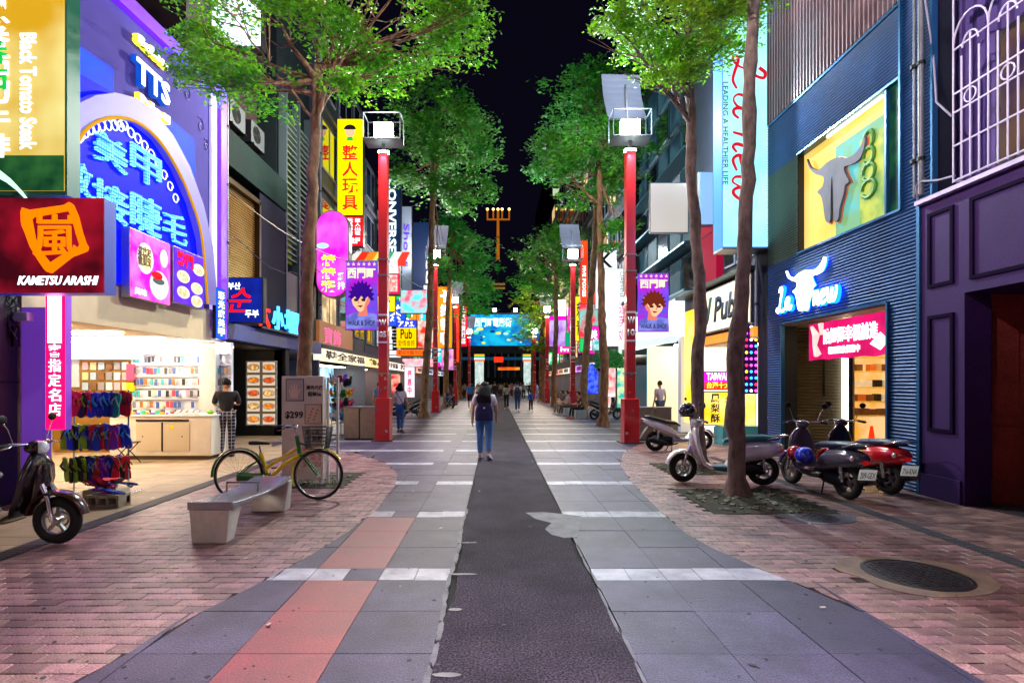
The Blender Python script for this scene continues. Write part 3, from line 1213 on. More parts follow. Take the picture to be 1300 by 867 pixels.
for (a, c) in ((.28, .5), (.72, .36), (.28, .22), (.72, .12), (.78, .72)):
    u, z = bx[0] + (bx[1] - bx[0]) * a, bx[2] + (bx[3] - bx[2]) * c
    rx, rz = .2 * (bx[1] - bx[0]), .11 * (bx[3] - bx[2])
    for s_, mm, dd in ((1, M_wprint, 0), (.78, M_food, .005)):
        MB().prism(LW, [(u + s_ * rx * math.cos(k * PI / 8), z + s_ * rz * math.sin(k * PI / 8)) for k in range(16)], .22, .225 + dd).put('print', mm, sg)
txt('熱門', LW, sub(bx, .08, .6, .68, .94), M_red, sg, d=.224, bold=.03)

# pink vertical sign of the designated shop
FPp = FP(7.46)
sg = thing('pillar_sign', 'pink glowing vertical sign with white characters on the pillar by the sandal rack', 'sign', (-6.05, 7.46, 1.0))
PB = (-6.23, -5.95, 1.0, 2.92)
MB().wbox(FPp, PB[0], PB[1], PB[2], PB[3], -.1, 0).put('casing', mat('violet casing', '#8a4ac8', .5, emit=.3), sg)
MB().wbox(FPp, *inset(PB, .04, .006), 0, .012).put('face', glow('hot pink face', '#ff0440', 2.0), sg)
MB().wbox(FPp, PB[0] + .04, PB[1] - .05, 2.2, 2.9, .012, .016).put('glare_patch', glow('pink white glare', '#ffa0ff', 4.), sg)  # bright patch stands in for the glare over the sign's top
vtxt('旅客指定名店', FPp, (PB[0] + .06, PB[1] - .05, 1.18, 2.4), M_wht, sg, d=.02, bold=.01)
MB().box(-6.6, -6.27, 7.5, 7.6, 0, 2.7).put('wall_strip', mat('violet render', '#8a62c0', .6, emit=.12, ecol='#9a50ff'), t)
# cables and meter box on the pillar
mb = thing('meter_box', 'pale junction box with tangled black cables on the pillar above the parked scooter', 'junction box', (-6.6, 7.4, 2.5))
MB().box(-6.72, -6.42, 7.38, 7.5, 2.5, 2.62).put('casing', M_white, mb, bevel=.01)
q = random.Random(4)
for k in range(7):
    p = [(-6.62 + q.uniform(-.1, .05), 7.34 + q.uniform(-.05, .05), 2.9 - .16 * i + q.uniform(-.03, .03)) for i in range(5)]
    p = [(x + .1 * math.sin(i * 1.7 + k), y, z) for i, (x, y, z) in enumerate(p)]
    MB().tube(p, .008, 5).put('cable', M_black, mb, smooth=True)
MB().box(-6.74, -6.58, 7.36, 7.46, 2.15, 2.42).put('breaker', M_black, mb)

# phone shop counter
t = thing('shop_counter', 'long cream counter with sliding cabinet doors before the phone case wall', 'counter', (-7.2, 11.9, 0))
M_cnt = mat('ivory laminate', '#e6dccb', .4, var=.15)
MB().box(-8.33, -6.14, 11.62, 12.25, .08, .93).put('cabinet', M_cnt, t, bevel=.012)
MB().box(-8.36, -6.11, 11.58, 12.3, .93, .965).put('top', mat('white top', '#e6e4de', .3), t)
MB().box(-7.75, -6.6, 11.605, 11.63, .18, .80).put('door', mat('ivory door', '#cfc0a4', .4), t)
MB().box(-7.2, -7.17, 11.595, 11.63, .18, .80).put('door_joint', M_dark, t)
MB().box(-7.75, -6.62, 11.6, 11.63, .82, .86).put('slot', M_dark, t)
MB().box(-8.3, -6.2, 11.66, 12.2, 0, .08).put('plinth', mat('wood plinth', '#5a4426', .7, var=.4), t)
for x in (-7.6, -6.75):
    MB().cyl((x, 11.6, .5), (x, 11.585, .5), .012).put('handle', M_dark, t)
MB().cyl((-6.98, 11.607, .7), (-6.98, 11.60, .7), .045).put('sticker', glow('yellow sticker', '#ffc800', .6), t)
cols = ['#1a1c26', '#b8203a', '#d88a9a', '#2a4a8a', '#e8b0b8', '#6a6e78', '#30323c', '#8a5a2a', '#2e8a8a', '#c8b498', '#40507a', '#9a3040', '#484a50', '#d0d4dc']
cn = ['black', 'crimson', 'rose', 'blue', 'light pink', 'grey', 'charcoal', 'brown', 'teal', 'tan', 'slate blue', 'wine', 'dark grey', 'silver']
rows = ['lowest', 'second', 'middle', 'fourth', 'top']
g = MB().box(-.036, .036, -.012, 0, -.075, .075)
pcm = [g.mesh('phone_case', mat('case ' + n_, c_, .35, emit=.12)) for c_, n_ in zip(cols, cn)]
q = random.Random(9)
for r_ in range(5):
    x = -8.62
    k = 0
    nth = 0
    while x < -6.42:
        if q.random() < .86:
            nth += 1
            i = q.randrange(len(cols))
            o = link('phone_case', pcm[i])
            o.location = (x, 12.85, 1.13 + r_ * .27 + q.uniform(-.01, .01))
            tag(o, f'{cn[i]} phone case hung in the {rows[r_]} row, {ORD[nth]} from the pink notice', 'phone case', 'phone cases on the slat wall')
        x += q.choice([.085, .09, .1, .15])
        k += 1
for i, x in enumerate((-7.0, -6.86, -6.72, -6.58)):
    g = MB().obox((0, 0, 0), (.11, .16, .01), Matrix.Rotation(R(30), 3, 'X'))
    o = one('sunglasses_tray', g, M_black, 'black tray with glasses on the counter, ' + ['westmost', 'second', 'third', 'eastmost'][i] + ' of four', 'tray', 'trays on the phone counter', loc=(x, 11.85, 1.01))
for i, x in enumerate((-8.1, -7.75)):
    g = MB().obox((0, 0, 0), (.18, .12, .012), Matrix.Rotation(R(25), 3, 'X'))
    one('price_card', g, mat('green print card', '#7a9a6a', .5, var=.7, scale=30, col2='#e8e8d8'), 'printed card lying on the ' + ('far end' if i == 0 else 'middle') + ' of the cream counter', 'card', 'cards on the phone counter', loc=(x, 11.85, 1.0))
gk = [('coral', '#f06050'), ('mint', '#50c8a0'), ('white', '#e8e8e8'), ('violet', '#8050c0'), ('black', '#18181c'), ('gold', '#d0a030')]
for i in range(22):
    n_, c_ = gk[(i * 5) % 6]
    g = MB().obox((0, 0, .02 + .01 * (i % 3)), (.07 + .02 * (i % 2), .06, .04 + .02 * (i % 3)))
    one('accessory', g, mat('goods ' + n_, c_, .4), f'{n_} accessory lying in the {"front" if i % 2 else "rear"} line on the counter, {ORD[i // 2 + 1]} from the stool', 'accessory', 'small goods on the counter', loc=(-8.2 + (i // 2) * .105, 11.72 if i % 2 else 12.08, .965), rz=i * .4)
hk = [('pink', '#c898a4'), ('cream', '#c8b890'), ('pale blue', '#90a8c0'), ('brown', '#6a4a30'), ('grey', '#808088'), ('white', '#d8d4cc')]
for i in range(30):
    n_, c_ = hk[(i * 7 + i // 6) % 6]
    g = MB().box(-.07, .07, -.01, .01, -.09, .09)
    one('hanging_pouch', g, mat('pouch ' + n_, c_, .5), f'{n_} pouch hung on the amber wall, row {["one", "two", "three", "four", "five"][i // 6]}, {ORD[i % 6 + 1]} from the pale sheet', 'pouch', 'pouches on the amber wall', loc=(-9.8 + (i % 6) * .19, 12.87, 2.05 - (i // 6) * .24))
g = MB().lathe((0, 0, 0), [(0, 0), (.05, 0), (.08, .05), (.0, .1)], n=10)
one('toy_frog', g, mat('lime plush', '#7ab81e', .7), 'small lime green toy on the end of the cream counter', 'toy', loc=(-6.28, 11.85, .965))

# ---------------------------------------------------------------- west 3: restaurant building
t = thing('restaurant_building', 'dark building with amber louvred window above the blue Korean restaurant sign', 'building', (-7, 15, 0))
M_navy = mat('navy panel', '#080b1e', .7, spec=.15, var=.4)
M_dgreen = mat('dark green fascia', '#0a1c1a', .8, spec=.1, var=.4)
MB().wbox(LW, 13.05, 16.9, 3.1, 8.0, -3, -.25).put('wall', M_navy, t)
MB().wbox(LW, 15.1, 16.9, 3.4, 7.0, -.25, -.02).put('wall_panel', M_navy, t)
MB().wbox(LW, 13.05, 15.1, 4.15, 6.65, -.25, -.2).put('window', glow('amber screen light', '#b07818', .6, var=1., col2='#ffdc80', scale=1.1), t)
for k in range(38):
    z = 4.18 + k * .065
    MB().wbox(LW, 13.07, 15.08, z, z + .022, -.2, -.14).put('louvre', mat('bronze louvre', '#7a5a2a', .4, .5), t)
MB().wbox(LW, 13.05, 15.15, 6.62, 6.75, -.25, .0).put('window_frame', mat('bronze frame', '#3a2a16', .4, .6), t)
MB().wbox(LW, 13.05, 15.15, 4.05, 4.16, -.25, .0).put('window_frame', mat('bronze frame', '#3a2a16'), t)
MB().wbox(LW, 15.05, 15.16, 4.1, 6.7, -.25, .0).put('window_frame', mat('bronze frame', '#3a2a16'), t)
MB().wbox(LW, 13.05, 16.9, 7.0, 7.9, -.25, .05).put('fascia', M_dgreen, t)
MB().wbox(LW, 13.05, 20, 2.72, 3.12, -.3, .12).put('beam', mat('blue grey beam', '#263678', .5, var=.4, emit=.05), t)
MB().wbox(LW, 13.05, 16.9, 3.12, 4.05, -.3, -.1).put('wall_panel', mat('slate panel', '#12162e', .8, spec=.1), t)
MB().wbox(LW, 13.05, 16.9, 7.9, 13.5, -3, -.9).put('wall', mat('oxblood wall', '#2a1418', .7, var=.5), t)
MB().box(-9, -6.7, 16.9, 17.0, 0, 2.72).put('side_wall', mat('black stone tile', '#17161c', .35, var=.4, scale=3), t)
MB().box(-9.1, -9, 13, 17, 0, 2.72).put('back_wall', mat('black stone tile', '#17161c'), t)
MB().box(-9, -6.7, 13.05, 16.9, 2.66, 2.72).put('ceiling', M_dark, t)
for x in (-8.2, -7.4):
    MB().cyl((x, 15, 2.66), (x, 15, 2.63), .09).put('ceiling_light', glow('warm downlight', '#ffd9a0', 12.), t)
MB().box(-6.95, -6.6, 16.9, 17.2, 0, 2.72).put('pillar', M_dark, t)
mn = thing('menu_board', 'lit menu board with ten photographed bowls of food on dark wall', 'menu board', (-7.8, 16.88, .4))
FPm = FP(16.88)
MBX = FPm.bb(313, 458, 352, 540)
MB().wbox(FPm, *MBX, 0, .04).put('frame', mat('white frame', '#d8d8d0', .4), mn)
MB().wbox(FPm, *inset(MBX, .03, .015), .04, .05).put('face', glow('menu face', '#5a4a3a', .8), mn)
for i in range(5):
    for j in range(2):
        bx = inset(sub(MBX, j * .5, j * .5 + .5, i * .2, i * .2 + .2), .1, .1)
        MB().wbox(FPm, *bx, .05, .055).put('picture', glow('dish background', '#c8b49a', .9), mn)
        cx, cz_ = (bx[0] + bx[1]) / 2, (bx[2] + bx[3]) / 2
        for s_, mm, dd in ((1, M_wprint, .056), (.8, glow('dish %d' % ((i * 2 + j) % 3), ['#e88a2a', '#d8541e', '#f0c070'][(i * 2 + j) % 3], 1.1, var=.8, col2='#7a2a10', scale=12), .06)):
            MB().prism(FPm, [(cx + s_ * .19 * math.cos(a * PI / 9), cz_ + s_ * .1 * math.sin(a * PI / 9)) for a in range(18)], .05, dd).put('dish_print', mm, mn)
# air conditioners
M_ac = mat('aircon casing', '#3c4244', .5, var=.3)


def aircon(x, y, z, label, rz=0.):
    a = thing('air_conditioner', label, 'air conditioner', (x, y, z), rz, 'air conditioners on the facades')
    MB().box(-.16, .16, -.42, .42, 0, .62).put('casing', M_ac, a, world=False, bevel=.02)
    MB().torus((.165, -.1, .31), .22, .012, 'x', 24, 6).put('fan_ring', M_dark, a, world=False)
    g = MB()
    for k in range(5):
        g.torus((.17, -.1, .31), .04 * (k + 1), .005, 'x', 16, 4)
    g.put('grille', M_dark, a, world=False)
    MB().cyl((.161, -.1, .31), (.164, -.1, .31), .2, n=20).put('fan', M_black, a, world=False)
    MB().box(-.18, .2, -.38, -.34, -.04, 0).add([], []).box(-.18, .2, .34, .38, -.04, 0).put('bracket_frame', M_dark, a, world=False)
    return a


aircon(-6.95, 14.2, 8.35, 'pale air conditioner over the dark green fascia beside the tree trunk')
aircon(-6.95, 15.4, 8.35, 'second air conditioner over the dark green fascia, nearer the louvred screen')
sg = sign('blue_sign', 'square blue sign with red Korean character and white Korean words', FP(13.2), (285, 352, 334, 410), glow('royal blue face', '#0a1a78', .8, var=.4, col2='#1830b0'), th=.22,
          texts=[('부산', 'h', (.08, .42, .74, .9), M_wht, {'bold': .02}), ('순', 'h', (.1, .72, .22, .78), M_red, {'bold': .01, 'shear': .25}), ('두부', 'h', (.55, .92, .1, .27), M_wht, {'bold': .02})])
sg = thing('neon_sign', 'red and blue neon characters standing on the blue grey beam', 'neon sign', (-6.4, 15.5, 3.15))
txt('大', LW, (14.65, 15.3, 3.2, 3.95), glow('red neon', '#ff2010', 2.), sg, d=.15, th=.05, bold=.01)
txt('小', LW, (15.5, 16.3, 3.2, 3.9), glow('blue neon', '#3a9aff', 2.2), sg, d=.15, th=.05, bold=.03)
txt('場', LW, (16.4, 17.6, 3.15, 3.9), glow('blue neon', '#3a9aff', 2.2), sg, d=.15, th=.05, bold=.03)
MB().wbox(LW, 14.5, 17.8, 3.12, 3.18, .02, .3).put('rail', M_dark, sg)
sign('blue_sign', 'narrow blue upright sign with white glowing characters on the purple pillar', LW, (265, 364, 277, 430), glow('electric blue face', '#0a50ff', 1.1), th=.08, d0=.16, rim=.02,
     texts=[('彩光療美甲', 'v', (.12, .88, .04, .96), M_wht, {'bold': .02})])

# white lit box above, seen through the big tree's crown
sign('roof_lightbox', 'blank white lit box high behind the big tree crown', FP(14.2), (268, -60, 332, 60), glow('white box face', '#dff0ff', 1.5), th=.3, arms=False)

# west 4: louvred building and beyond
t = thing('louvre_building', 'narrow building with slanting vertical louvres lit yellow from behind', 'building', (-7, 18.5, 0))
MB().wbox(LW, 16.95, 19.9, 3.12, 16, -3, -.3).put('wall', mat('grey green wall', '#10171b', .8, spec=.1, var=.5), t)
MB().wbox(LW, 17.1, 19.0, 5.6, 10.4, -.3, -.27).put('window', glow('yellow green light', '#6a7a18', .55, var=1., col2='#0c1408', scale=.7), t)
for k in range(24):
    z = 5.65 + k * .2
    MB().wbox(LW, 17.0, 19.2, z, z + .05, -.2, -.08).put('louvre', mat('pale louvre', '#4a5654', .5), t)
for u in (16.98, 18.1, 19.2):
    MB().wbox(LW, u, u + .08, 3.2, 11, -.25, 0).put('post', mat('louvre post', '#323e44', .5), t)
MB().wbox(LW, 17, 19.9, 3.2, 5.2, -.25, -.05).put('wall_panel', mat('bronze grey panel', '#2c2824', .5, var=.5), t)
MB().wbox(LW, 17, 19.9, 0, 2.72, -1.5, -1.4).put('glass_front', glow('dim blue shop', '#24467a', .5, var=1., col2='#9ac4e0', scale=1.5), t)
MB().wbox(LW, 19.9, 24.5, 3.0, 3.98, -.3, .08).put('fascia', mat('tan fascia', '#6e5038', .6, var=.4, emit=.12, ecol='#ff9a50'), t)
txt('寶飾', LW, (20.4, 22.6, 3.15, 3.8), glow('pink thin print', '#ff6aa8', .9), t, d=.09, th=.01)
q = random.Random(31)


SHOPN = ['鞋全家福', 'FASHION', '珍珠奶茶', '藥妝', 'HOT DOG', '牛肉麵', 'SPORTS', '飾品', '電影館', 'COFFEE']
# generic facades further on
def facade(side, y0, y1, h, col, wcol, lit, nfl, nw, label, shopz=3.0, shop=None, warm='#ffd9a0', d=0.):
    pl = LW if side < 0 else RW
    t = thing('town_building', label, 'building', (6.5 * side, (y0 + y1) / 2, 0))
    MB().wbox(pl, y0 + .03, y1 - .03, shopz, h, -5, d).put('wall', mat('facade ' + col, col, .7, var=.6, scale=1.5, bump=.1), t)
    fh = (h - shopz) / nfl
    ww = (y1 - y0) / nw
    q = random.Random(int(y0 * 7 + side))
    for i in range(nfl):
        for j in range(nw):
            a, b = y0 + ww * (j + .14), y0 + ww * (j + .86)
            z0, z1 = shopz + fh * (i + .28), shopz + fh * (i + .85)
            f = MB().wbox(pl, a - .06, b + .06, z0 - .06, z1 + .06, d, d + .05).put('window', mat('window frame ' + wcol, wcol, .5), t)
            g = MB().wbox(pl, a, b, z0, z1, d + .05, d + .06)
            g.put('pane', glow('lit pane ' + warm, warm, .8, var=.8, col2='#5a4020', scale=2) if q.random() < lit else M_glass, f)
            MB().wbox(pl, (a + b) / 2 - .03, (a + b) / 2 + .03, z0, z1, d + .06, d + .08).put('mullion', mat('window frame ' + wcol, wcol), f)
        MB().wbox(pl, y0 + .03, y1 - .03, shopz + fh * i - .06, shopz + fh * i + .1, d, d + .14).put('ledge', mat('facade ledge', '#3a3c44', .7, var=.4), t)
    if shop:
        n = max(1, int((y1 - y0) / 3.6))
        for k in range(n):
            a, b = y0 + (y1 - y0) * k / n, y0 + (y1 - y0) * (k + 1) / n
            c = shop[k % len(shop)]
            MB().wbox(pl, a + .15, b - .15, 0, shopz - .55, -1.6, -1.5).put('shop_window', glow('shop light ' + c, c, 1.1, var=.9, col2='#402818', scale=2.2), t)
            MB().wbox(pl, a + .02, a + .18, 0, shopz - .5, -1.6, 0).put('pillar', mat('shop pillar', '#4a4a56', .5), t)
            c2 = shop[(k + 1) % len(shop)]
            MB().wbox(pl, a + .05, b - .05, shopz - .5, shopz - .03, -.2, .12).put('fascia', glow('fascia ' + c2, c2, .9, var=.5, col2='#ffffff', scale=3), t)
            MB().wbox(pl, a + .2, b - .2, 0, .02, -1.5, -.0).put('threshold', M_beige, t)
            nm = SHOPN[(int(y0) + k * 3 + (side > 0) * 5) % len(SHOPN)]
            if y0 > 0:
                txt(nm, pl, (a + .5, b - .5, shopz - .43, shopz - .1), mat('shop name ' + ('dark', 'wine', 'navy')[k % 3], ('#101014', '#700818', '#101c60')[k % 3], .5), t, d=.12, th=.02, bold=.02)
            for e_ in range(3):
                uu = a + .45 + e_ * .9
                MB().wbox(pl, uu, uu + .5, 1.3, 2.2, -1.48, -1.44).put('poster', glow('shop poster %d' % ((k + e_) % 4), ['#ff5070', '#60d0ff', '#ffe060', '#f0f0f0'][(k + e_) % 4], .9, var=.8, col2='#301838', scale=5), t)
            MB().wbox(pl, a + .6, b - .6, shopz - .62, shopz - .58, -1.2, -.8).put('ceiling_light', glow('shop downlight', '#fff0d8', 10.), t)
            for m_ in range(4):
                uu = a + .4 + (b - a - .8) * m_ / 3.
                MB().wbox(pl, uu - .18, uu + .18, .0, .9 + .5 * ((m_ * 7 + k) % 3) / 2, -1.45, -1.1).put('display', mat('goods %d' % ((k + m_) % 5), ['#a03050', '#3070a0', '#c0a040', '#507050', '#c8c8d0'][(k + m_) % 5], .6, var=.9, scale=9, col2='#1a1418'), t)
    return t


facade(-1, 20.0, 27.0, 15, '#1c2430', '#6a747c', .12, 4, 3, 'dark grey building behind the oval pink sign', shop=['#9ad4ff', '#ffe0b0'])
facade(-1, 27.0, 36.0, 13, '#20293c', '#59616c', .15, 4, 4, 'navy tinted building behind the vertical navy brand sign', shop=['#ff5a7a', '#ffd060', '#fff4e0'])
facade(-1, 36.0, 48.0, 12, '#2a2a34', '#6a6a70', .2, 4, 4, 'charcoal building behind the orange upright sign', shop=['#ff9a4a', '#fff0e0', '#ff4a5a'])
facade(-1, 48.0, 66.0, 11, '#22222c', '#60606a', .2, 3, 5, 'last dark building on the west side of the street', shop=['#ff6a8a', '#fff0e0', '#9ad0ff'])
aircon(-6.45, 30.5, 8.6, 'air conditioner high beside the second lamp of the west row')
aircon(-6.45, 24.5, 7.8, 'air conditioner on the dark grey building above the red doll sign')

# unseen street behind the viewer, its glowing shopfronts added to light the foreground
facade(-1, -16.0, 2.1, 12, '#1c2430', '#6a747c', .3, 3, 5, 'west side building unseen behind the viewer, with shops lit for the foreground', shop=['#ff7030', '#ff2090', '#ffb070'])
facade(1, -16.0, 2.3, 12, '#20242e', '#6a747c', .3, 3, 5, 'east side building unseen behind the viewer, with shops lit for the foreground', shop=['#7030ff', '#ff5060', '#3060ff'])


# =================================================================== EAST SIDE
# ---------------------------------------------------------------- east 1: purple building with grille
t = thing('purple_building', 'purple panelled corner building with white window grille above its dark passage', 'building', (7, 7, 0))
M_plum = mat('plum plaster', '#381a5a', .7, spec=.2, var=.7, scale=1.6, col2='#2c184a', grain=.2, gscale=60, bump=.3, bscale=140)
M_maroon = mat('maroon plaster', '#8a3a34', .6, spec=.3, var=.5, scale=2, col2='#5a2426', grain=.2, gscale=60, bump=.3, bscale=140)
MB().box(6.3, 11, 2.5, 8.0, 2.86, 4.27).put('wall', M_plum, t)
MB().box(6.3, 6.66, 7.26, 8.0, 0, 2.86).put('pillar', M_plum, t)
for (u0, u1, z0, z1) in ((7.42, 7.86, 3.02, 4.1), (2.6, 7.16, 3.02, 4.1), (7.42, 7.86, .95, 2.62)):
    g = MB()
    w = .05
    for a in ((u0, u1, z0, z0 + w), (u0, u1, z1 - w, z1), (u0, u0 + w, z0 + w, z1 - w), (u1 - w, u1, z0 + w, z1 - w)):
        g.wbox(RW, *a, 0, .025)
    g.put('panel_frame', mat('plum shadow line', '#150a26', .9, spec=.05), t)  # near-black colour paints a shadow line round each panel
MB().wbox(RW, 7.3, 7.98, 0, .32, .0, .03).put('plinth', M_plum, t)
MB().wbox(RW, 2.5, 8.02, 4.27, 4.33, -.1, .09).put('cornice', mat('pale sill', '#b7a6d8', .5, var=.4), t)
MB().box(6.66, 11, 7.36, 7.5, 0, 2.86).put('back_wall', M_maroon, t)
F7 = FP(7.36)
for (u0, u1, z0, z1) in ((6.75, 7.12, .35, 1.05), (6.75, 7.12, 1.25, 2.6), (7.2, 8.6, .35, 1.05), (7.2, 7.85, 1.25, 2.6), (7.95, 8.6, 1.25, 2.6)):
    MB().wbox(F7, u0, u1, z0, z1, 0, .018).put('door_panel', M_maroon, t, bevel=.006)
MB().box(6.66, 11, 7.33, 7.36, 1.1, 1.18).put('rail', M_maroon, t)
MB().box(11, 11.1, 2.5, 7.5, 0, 2.86).put('back_wall', M_maroon, t)
MB().box(6.3, 11, 2.4, 2.5, 0, 2.86).put('side_wall', M_maroon, t)
# corrugated wall and grille over the cornice
g = MB()
vs = []
for i in range(61):
    u = 2.5 + i * .0917
    vs += [(6.75 - (.03 if i % 2 else 0), u, 4.33), (6.75 - (.03 if i % 2 else 0), u, 9.5)]
g.add(vs, [(2 * i, 2 * i + 2, 2 * i + 3, 2 * i + 1) for i in range(60)])
g.put('cladding', mat('violet corrugated sheet', '#5b4890', .45, .3, var=.4, scale=2), t)
MB().box(6.76, 11, 2.5, 8.0, 4.33, 12).put('wall', mat('deep violet wall', '#241a3c'), t)
wf = MB().box(6.66, 6.72, 4.4, 7.2, 4.5, 6.3).put('window', mat('dark window frame', '#1a1622'), t)
MB().box(6.64, 6.66, 4.5, 7.1, 4.6, 6.2).put('pane', glow('dim violet room', '#3a2858', .35, var=1., col2='#8a6a3a', scale=1.2), wf)
M_gr = mat('white grille paint', '#cfc9e6', .35, .1)
gr = thing('window_grille', 'white iron window grille with round arched tops on the purple building', 'window grille', (6.3, 6, 4.35))
u0, u1 = 4.2, 7.32
nb = 25
for i in range(nb):
    u = u0 + (u1 - u0) * i / (nb - 1)
    top = 6.0 if i % 2 else 6.25
    if i in (0, nb - 1):
        top = 6.9
    MB().cyl(RW.p(u, 4.36, .1), RW.p(u, top, .1), .012, n=6).put('bar', M_gr, gr)
for z in (4.38, 4.85, 5.3, 5.55, 6.15):
    MB().cyl(RW.p(u0, z, .1), RW.p(u1, z, .1), .014, n=6).put('cross_bar', M_gr, gr)
MB().wbox(RW, u0, u1 + .03, 6.86, 6.96, .0, .14).put('head_rail', mat('lilac rail', '#7f74b0', .5), gr)
for i in range(0, nb - 4, 4):
    uc = u0 + (u1 - u0) * (i + 2) / (nb - 1)
    for r_, z in ((.26, 6.2), (.12, 6.1)):
        MB().tube([RW.p(uc + r_ * math.cos(a), z + r_ * 1.3 * math.sin(a), .1) for a in [PI * k / 10 for k in range(11)]], .012, 6).put('arch_bar', M_gr, gr)
    MB().tube([RW.p(uc + .09 * math.cos(a), 5.425 + .09 * math.sin(a), .1) for a in [2 * PI * k / 12 for k in range(12)]], .01, 5, closed=True).put('ring', M_gr, gr)
for a_, b_ in ((4.38, 6.9),):
    MB().cyl((6.2, u1, 4.38), (6.74, u1, 4.38), .014, n=6).put('cross_bar', M_gr, gr)
    MB().cyl((6.2, u1, 6.9), (6.74, u1, 6.9), .014, n=6).put('cross_bar', M_gr, gr)
cb = MB().tube([(6.2, 7.9, 9.5), (6.28, 7.85, 8.2), (6.18, 7.8, 7.3), (6.3, 7.78, 6.4), (6.2, 7.6, 5.6), (6.25, 7.4, 5.3)], .014, 6)
one('cable', cb, mat('grey cable', '#8a86a0'), 'loose pale cable hanging down the dark gap beside the window grille', 'cable', smooth=True)
cb = MB().tube([(6.25, 8.0, 4.35), (6.18, 7.95, 4.55), (6.2, 7.85, 4.58), (6.22, 7.6, 4.5), (6.2, 7.3, 4.45)], .016, 6)
one('cable', cb, mat('grey cable', '#8a86a0'), 'short cable looping over the purple cornice end', 'cable', smooth=True)
g = MB().box(6.46, 11, 1.5, 7.36, -.02, -.002)
struct('arcade_floor', g, mat('grey arcade floor', '#55535a', .6, var=.5))

# ---------------------------------------------------------------- east 2: blue ribbed shoe shop
t = thing('shoe_shop_building', 'steel blue ribbed metal shoe shop with yellow lit display window upstairs', 'building', (7, 10, 0))
M_rib = mat('blue ribbed metal', '#16427a', .45, .25, var=.8, scale=.9, col2='#0e2c52')
M_ribd = mat('dark ribbed metal', '#2f3634', .45, .5, var=.3)
M_trim = mat('blue steel trim', '#27608f', .35, .6)
MB().box(6.5, 11, 8.06, 12.5, 6.5, 14).put('wall', mat('dark core', '#0e1522'), t)
MB().box(6.5, 11, 8.02, 12.5, 2.98, 6.5).put('wall', mat('dark core', '#0e1522'), t)
for (a, b, z0, z1) in ((8.04, 8.66, 0, 2.93), (11.92, 12.55, 0, 2.93), (8.04, 12.55, 2.93, 4.34), (7.8, 8.38, 4.34, 12), (11.3, 12.55, 4.34, 6.42), (8.42, 12.55, 6.42, 7.56)):
    dark = a == 11.3
    MB().wbox(RW, a, b, z0, z1, -.35, -.03).put('wall', mat('dark core', '#0e1522'), t)
    corr(RW, a, b, z0, z1, d=-.025).put('cladding', mat('green grey louvre metal', '#3a4c40', .45, .4) if dark else M_rib, t, fix=False)
for (a, b, z0, z1) in ((8.66, 8.70, 0, 2.93), (11.88, 11.92, 0, 2.93), (8.0, 8.06, 0, 4.34), (8.38, 8.42, 4.34, 12), (7.76, 7.8, 4.34, 12)):
    MB().wbox(RW, a, b, z0, z1, -.05, .03).put('corner_trim', M_trim, t)
for (a, b, z0, z1) in ((8.70, 11.88, 2.93, 2.97), (8.42, 11.3, 4.33, 4.37), (8.42, 11.3, 6.4, 6.44), (8.42, 12.5, 7.55, 7.6)):
    MB().wbox(RW, a, b, z0, z1, -.3, .02).put('edge_trim', M_trim, t)
# display window upstairs
win = MB().box(6.45, 6.5, 8.2, 11.6, 4.2, 6.6).put('window', glow('cream display wall', '#f0bc4c', .8, var=.5, col2='#f8dc90', scale=.8), t)
MB().box(6.32, 6.45, 8.42, 11.3, 4.31, 4.36).put('sill', mat('yellow reveal', '#c8a040', .5), win)
MB().box(6.32, 6.45, 8.42, 11.3, 6.42, 6.46).put('reveal', mat('yellow reveal', '#c8a040', .5, emit=.2), win)
MB().box(6.32, 6.45, 8.38, 8.42, 4.36, 6.42).put('reveal', mat('dark core', '#0e1522'), win)
MB().box(6.42, 6.45, 8.45, 10.2, 4.38, 6.1).put('picture', glow('aqua garden print', '#58b4b8', .75, var=1., col2='#7ea04a', scale=2.6), win)
MB().box(6.40, 6.42, 8.78, 9.5, 4.38, 5.9).put('picture', glow('yellow green print', '#b8c050', .75, var=1., col2='#2f8a5a', scale=2.6), win)
MB().wbox(RW, 8.42, 8.72, 4.36, 6.42, -.09, -.06).put('pane', glow('green reflection', '#0c2a30', .5, var=1., col2='#1f6a3a', scale=2.2), win)
MB().wbox(RW, 8.72, 8.76, 4.36, 6.42, -.1, .0).put('mullion', M_trim, win)
MB().box(6.36, 6.40, 8.9, 10.4, 6.36, 6.41).put('ceiling_light', glow('window strip', '#fff2c0', 2.), win)
SK = [(8, 490), (18, 512), (32, 521), (50, 522), (75, 500), (110, 484), (135, 487), (165, 475), (188, 447), (200, 418), (199, 450), (185, 487), (158, 506), (132, 514), (138, 540), (148, 560), (135, 572), (130, 600), (118, 640), (112, 678), (98, 680), (96, 600), (92, 540), (88, 600), (86, 682), (70, 680), (62, 630), (55, 605), (43, 592), (60, 575), (64, 546), (40, 537), (18, 520)]


def skull(pl, tr, d0, d1, parent, m, me=None):
    ax, bx_, ay, by_ = tr
    pts = []
    for x, y in smooth_px(SK + [SK[0]], 3)[:-1]:
        X, Y_ = ax + bx_ * x, ay + by_ * y
        pts.append((pl.U(X), pl.Z(X, Y_)))
    if me:
        c = (sum(p[0] for p in pts) / len(pts), sum(p[1] for p in pts) / len(pts))
        MB().prism(pl, [(c[0] + (p[0] - c[0]) * 1.05, c[1] + (p[1] - c[1]) * 1.04) for p in pts], d0 - .02, d0).put('emblem_edge', me, parent)
    return MB().prism(pl, pts, d0, d1).put('emblem', m, parent)


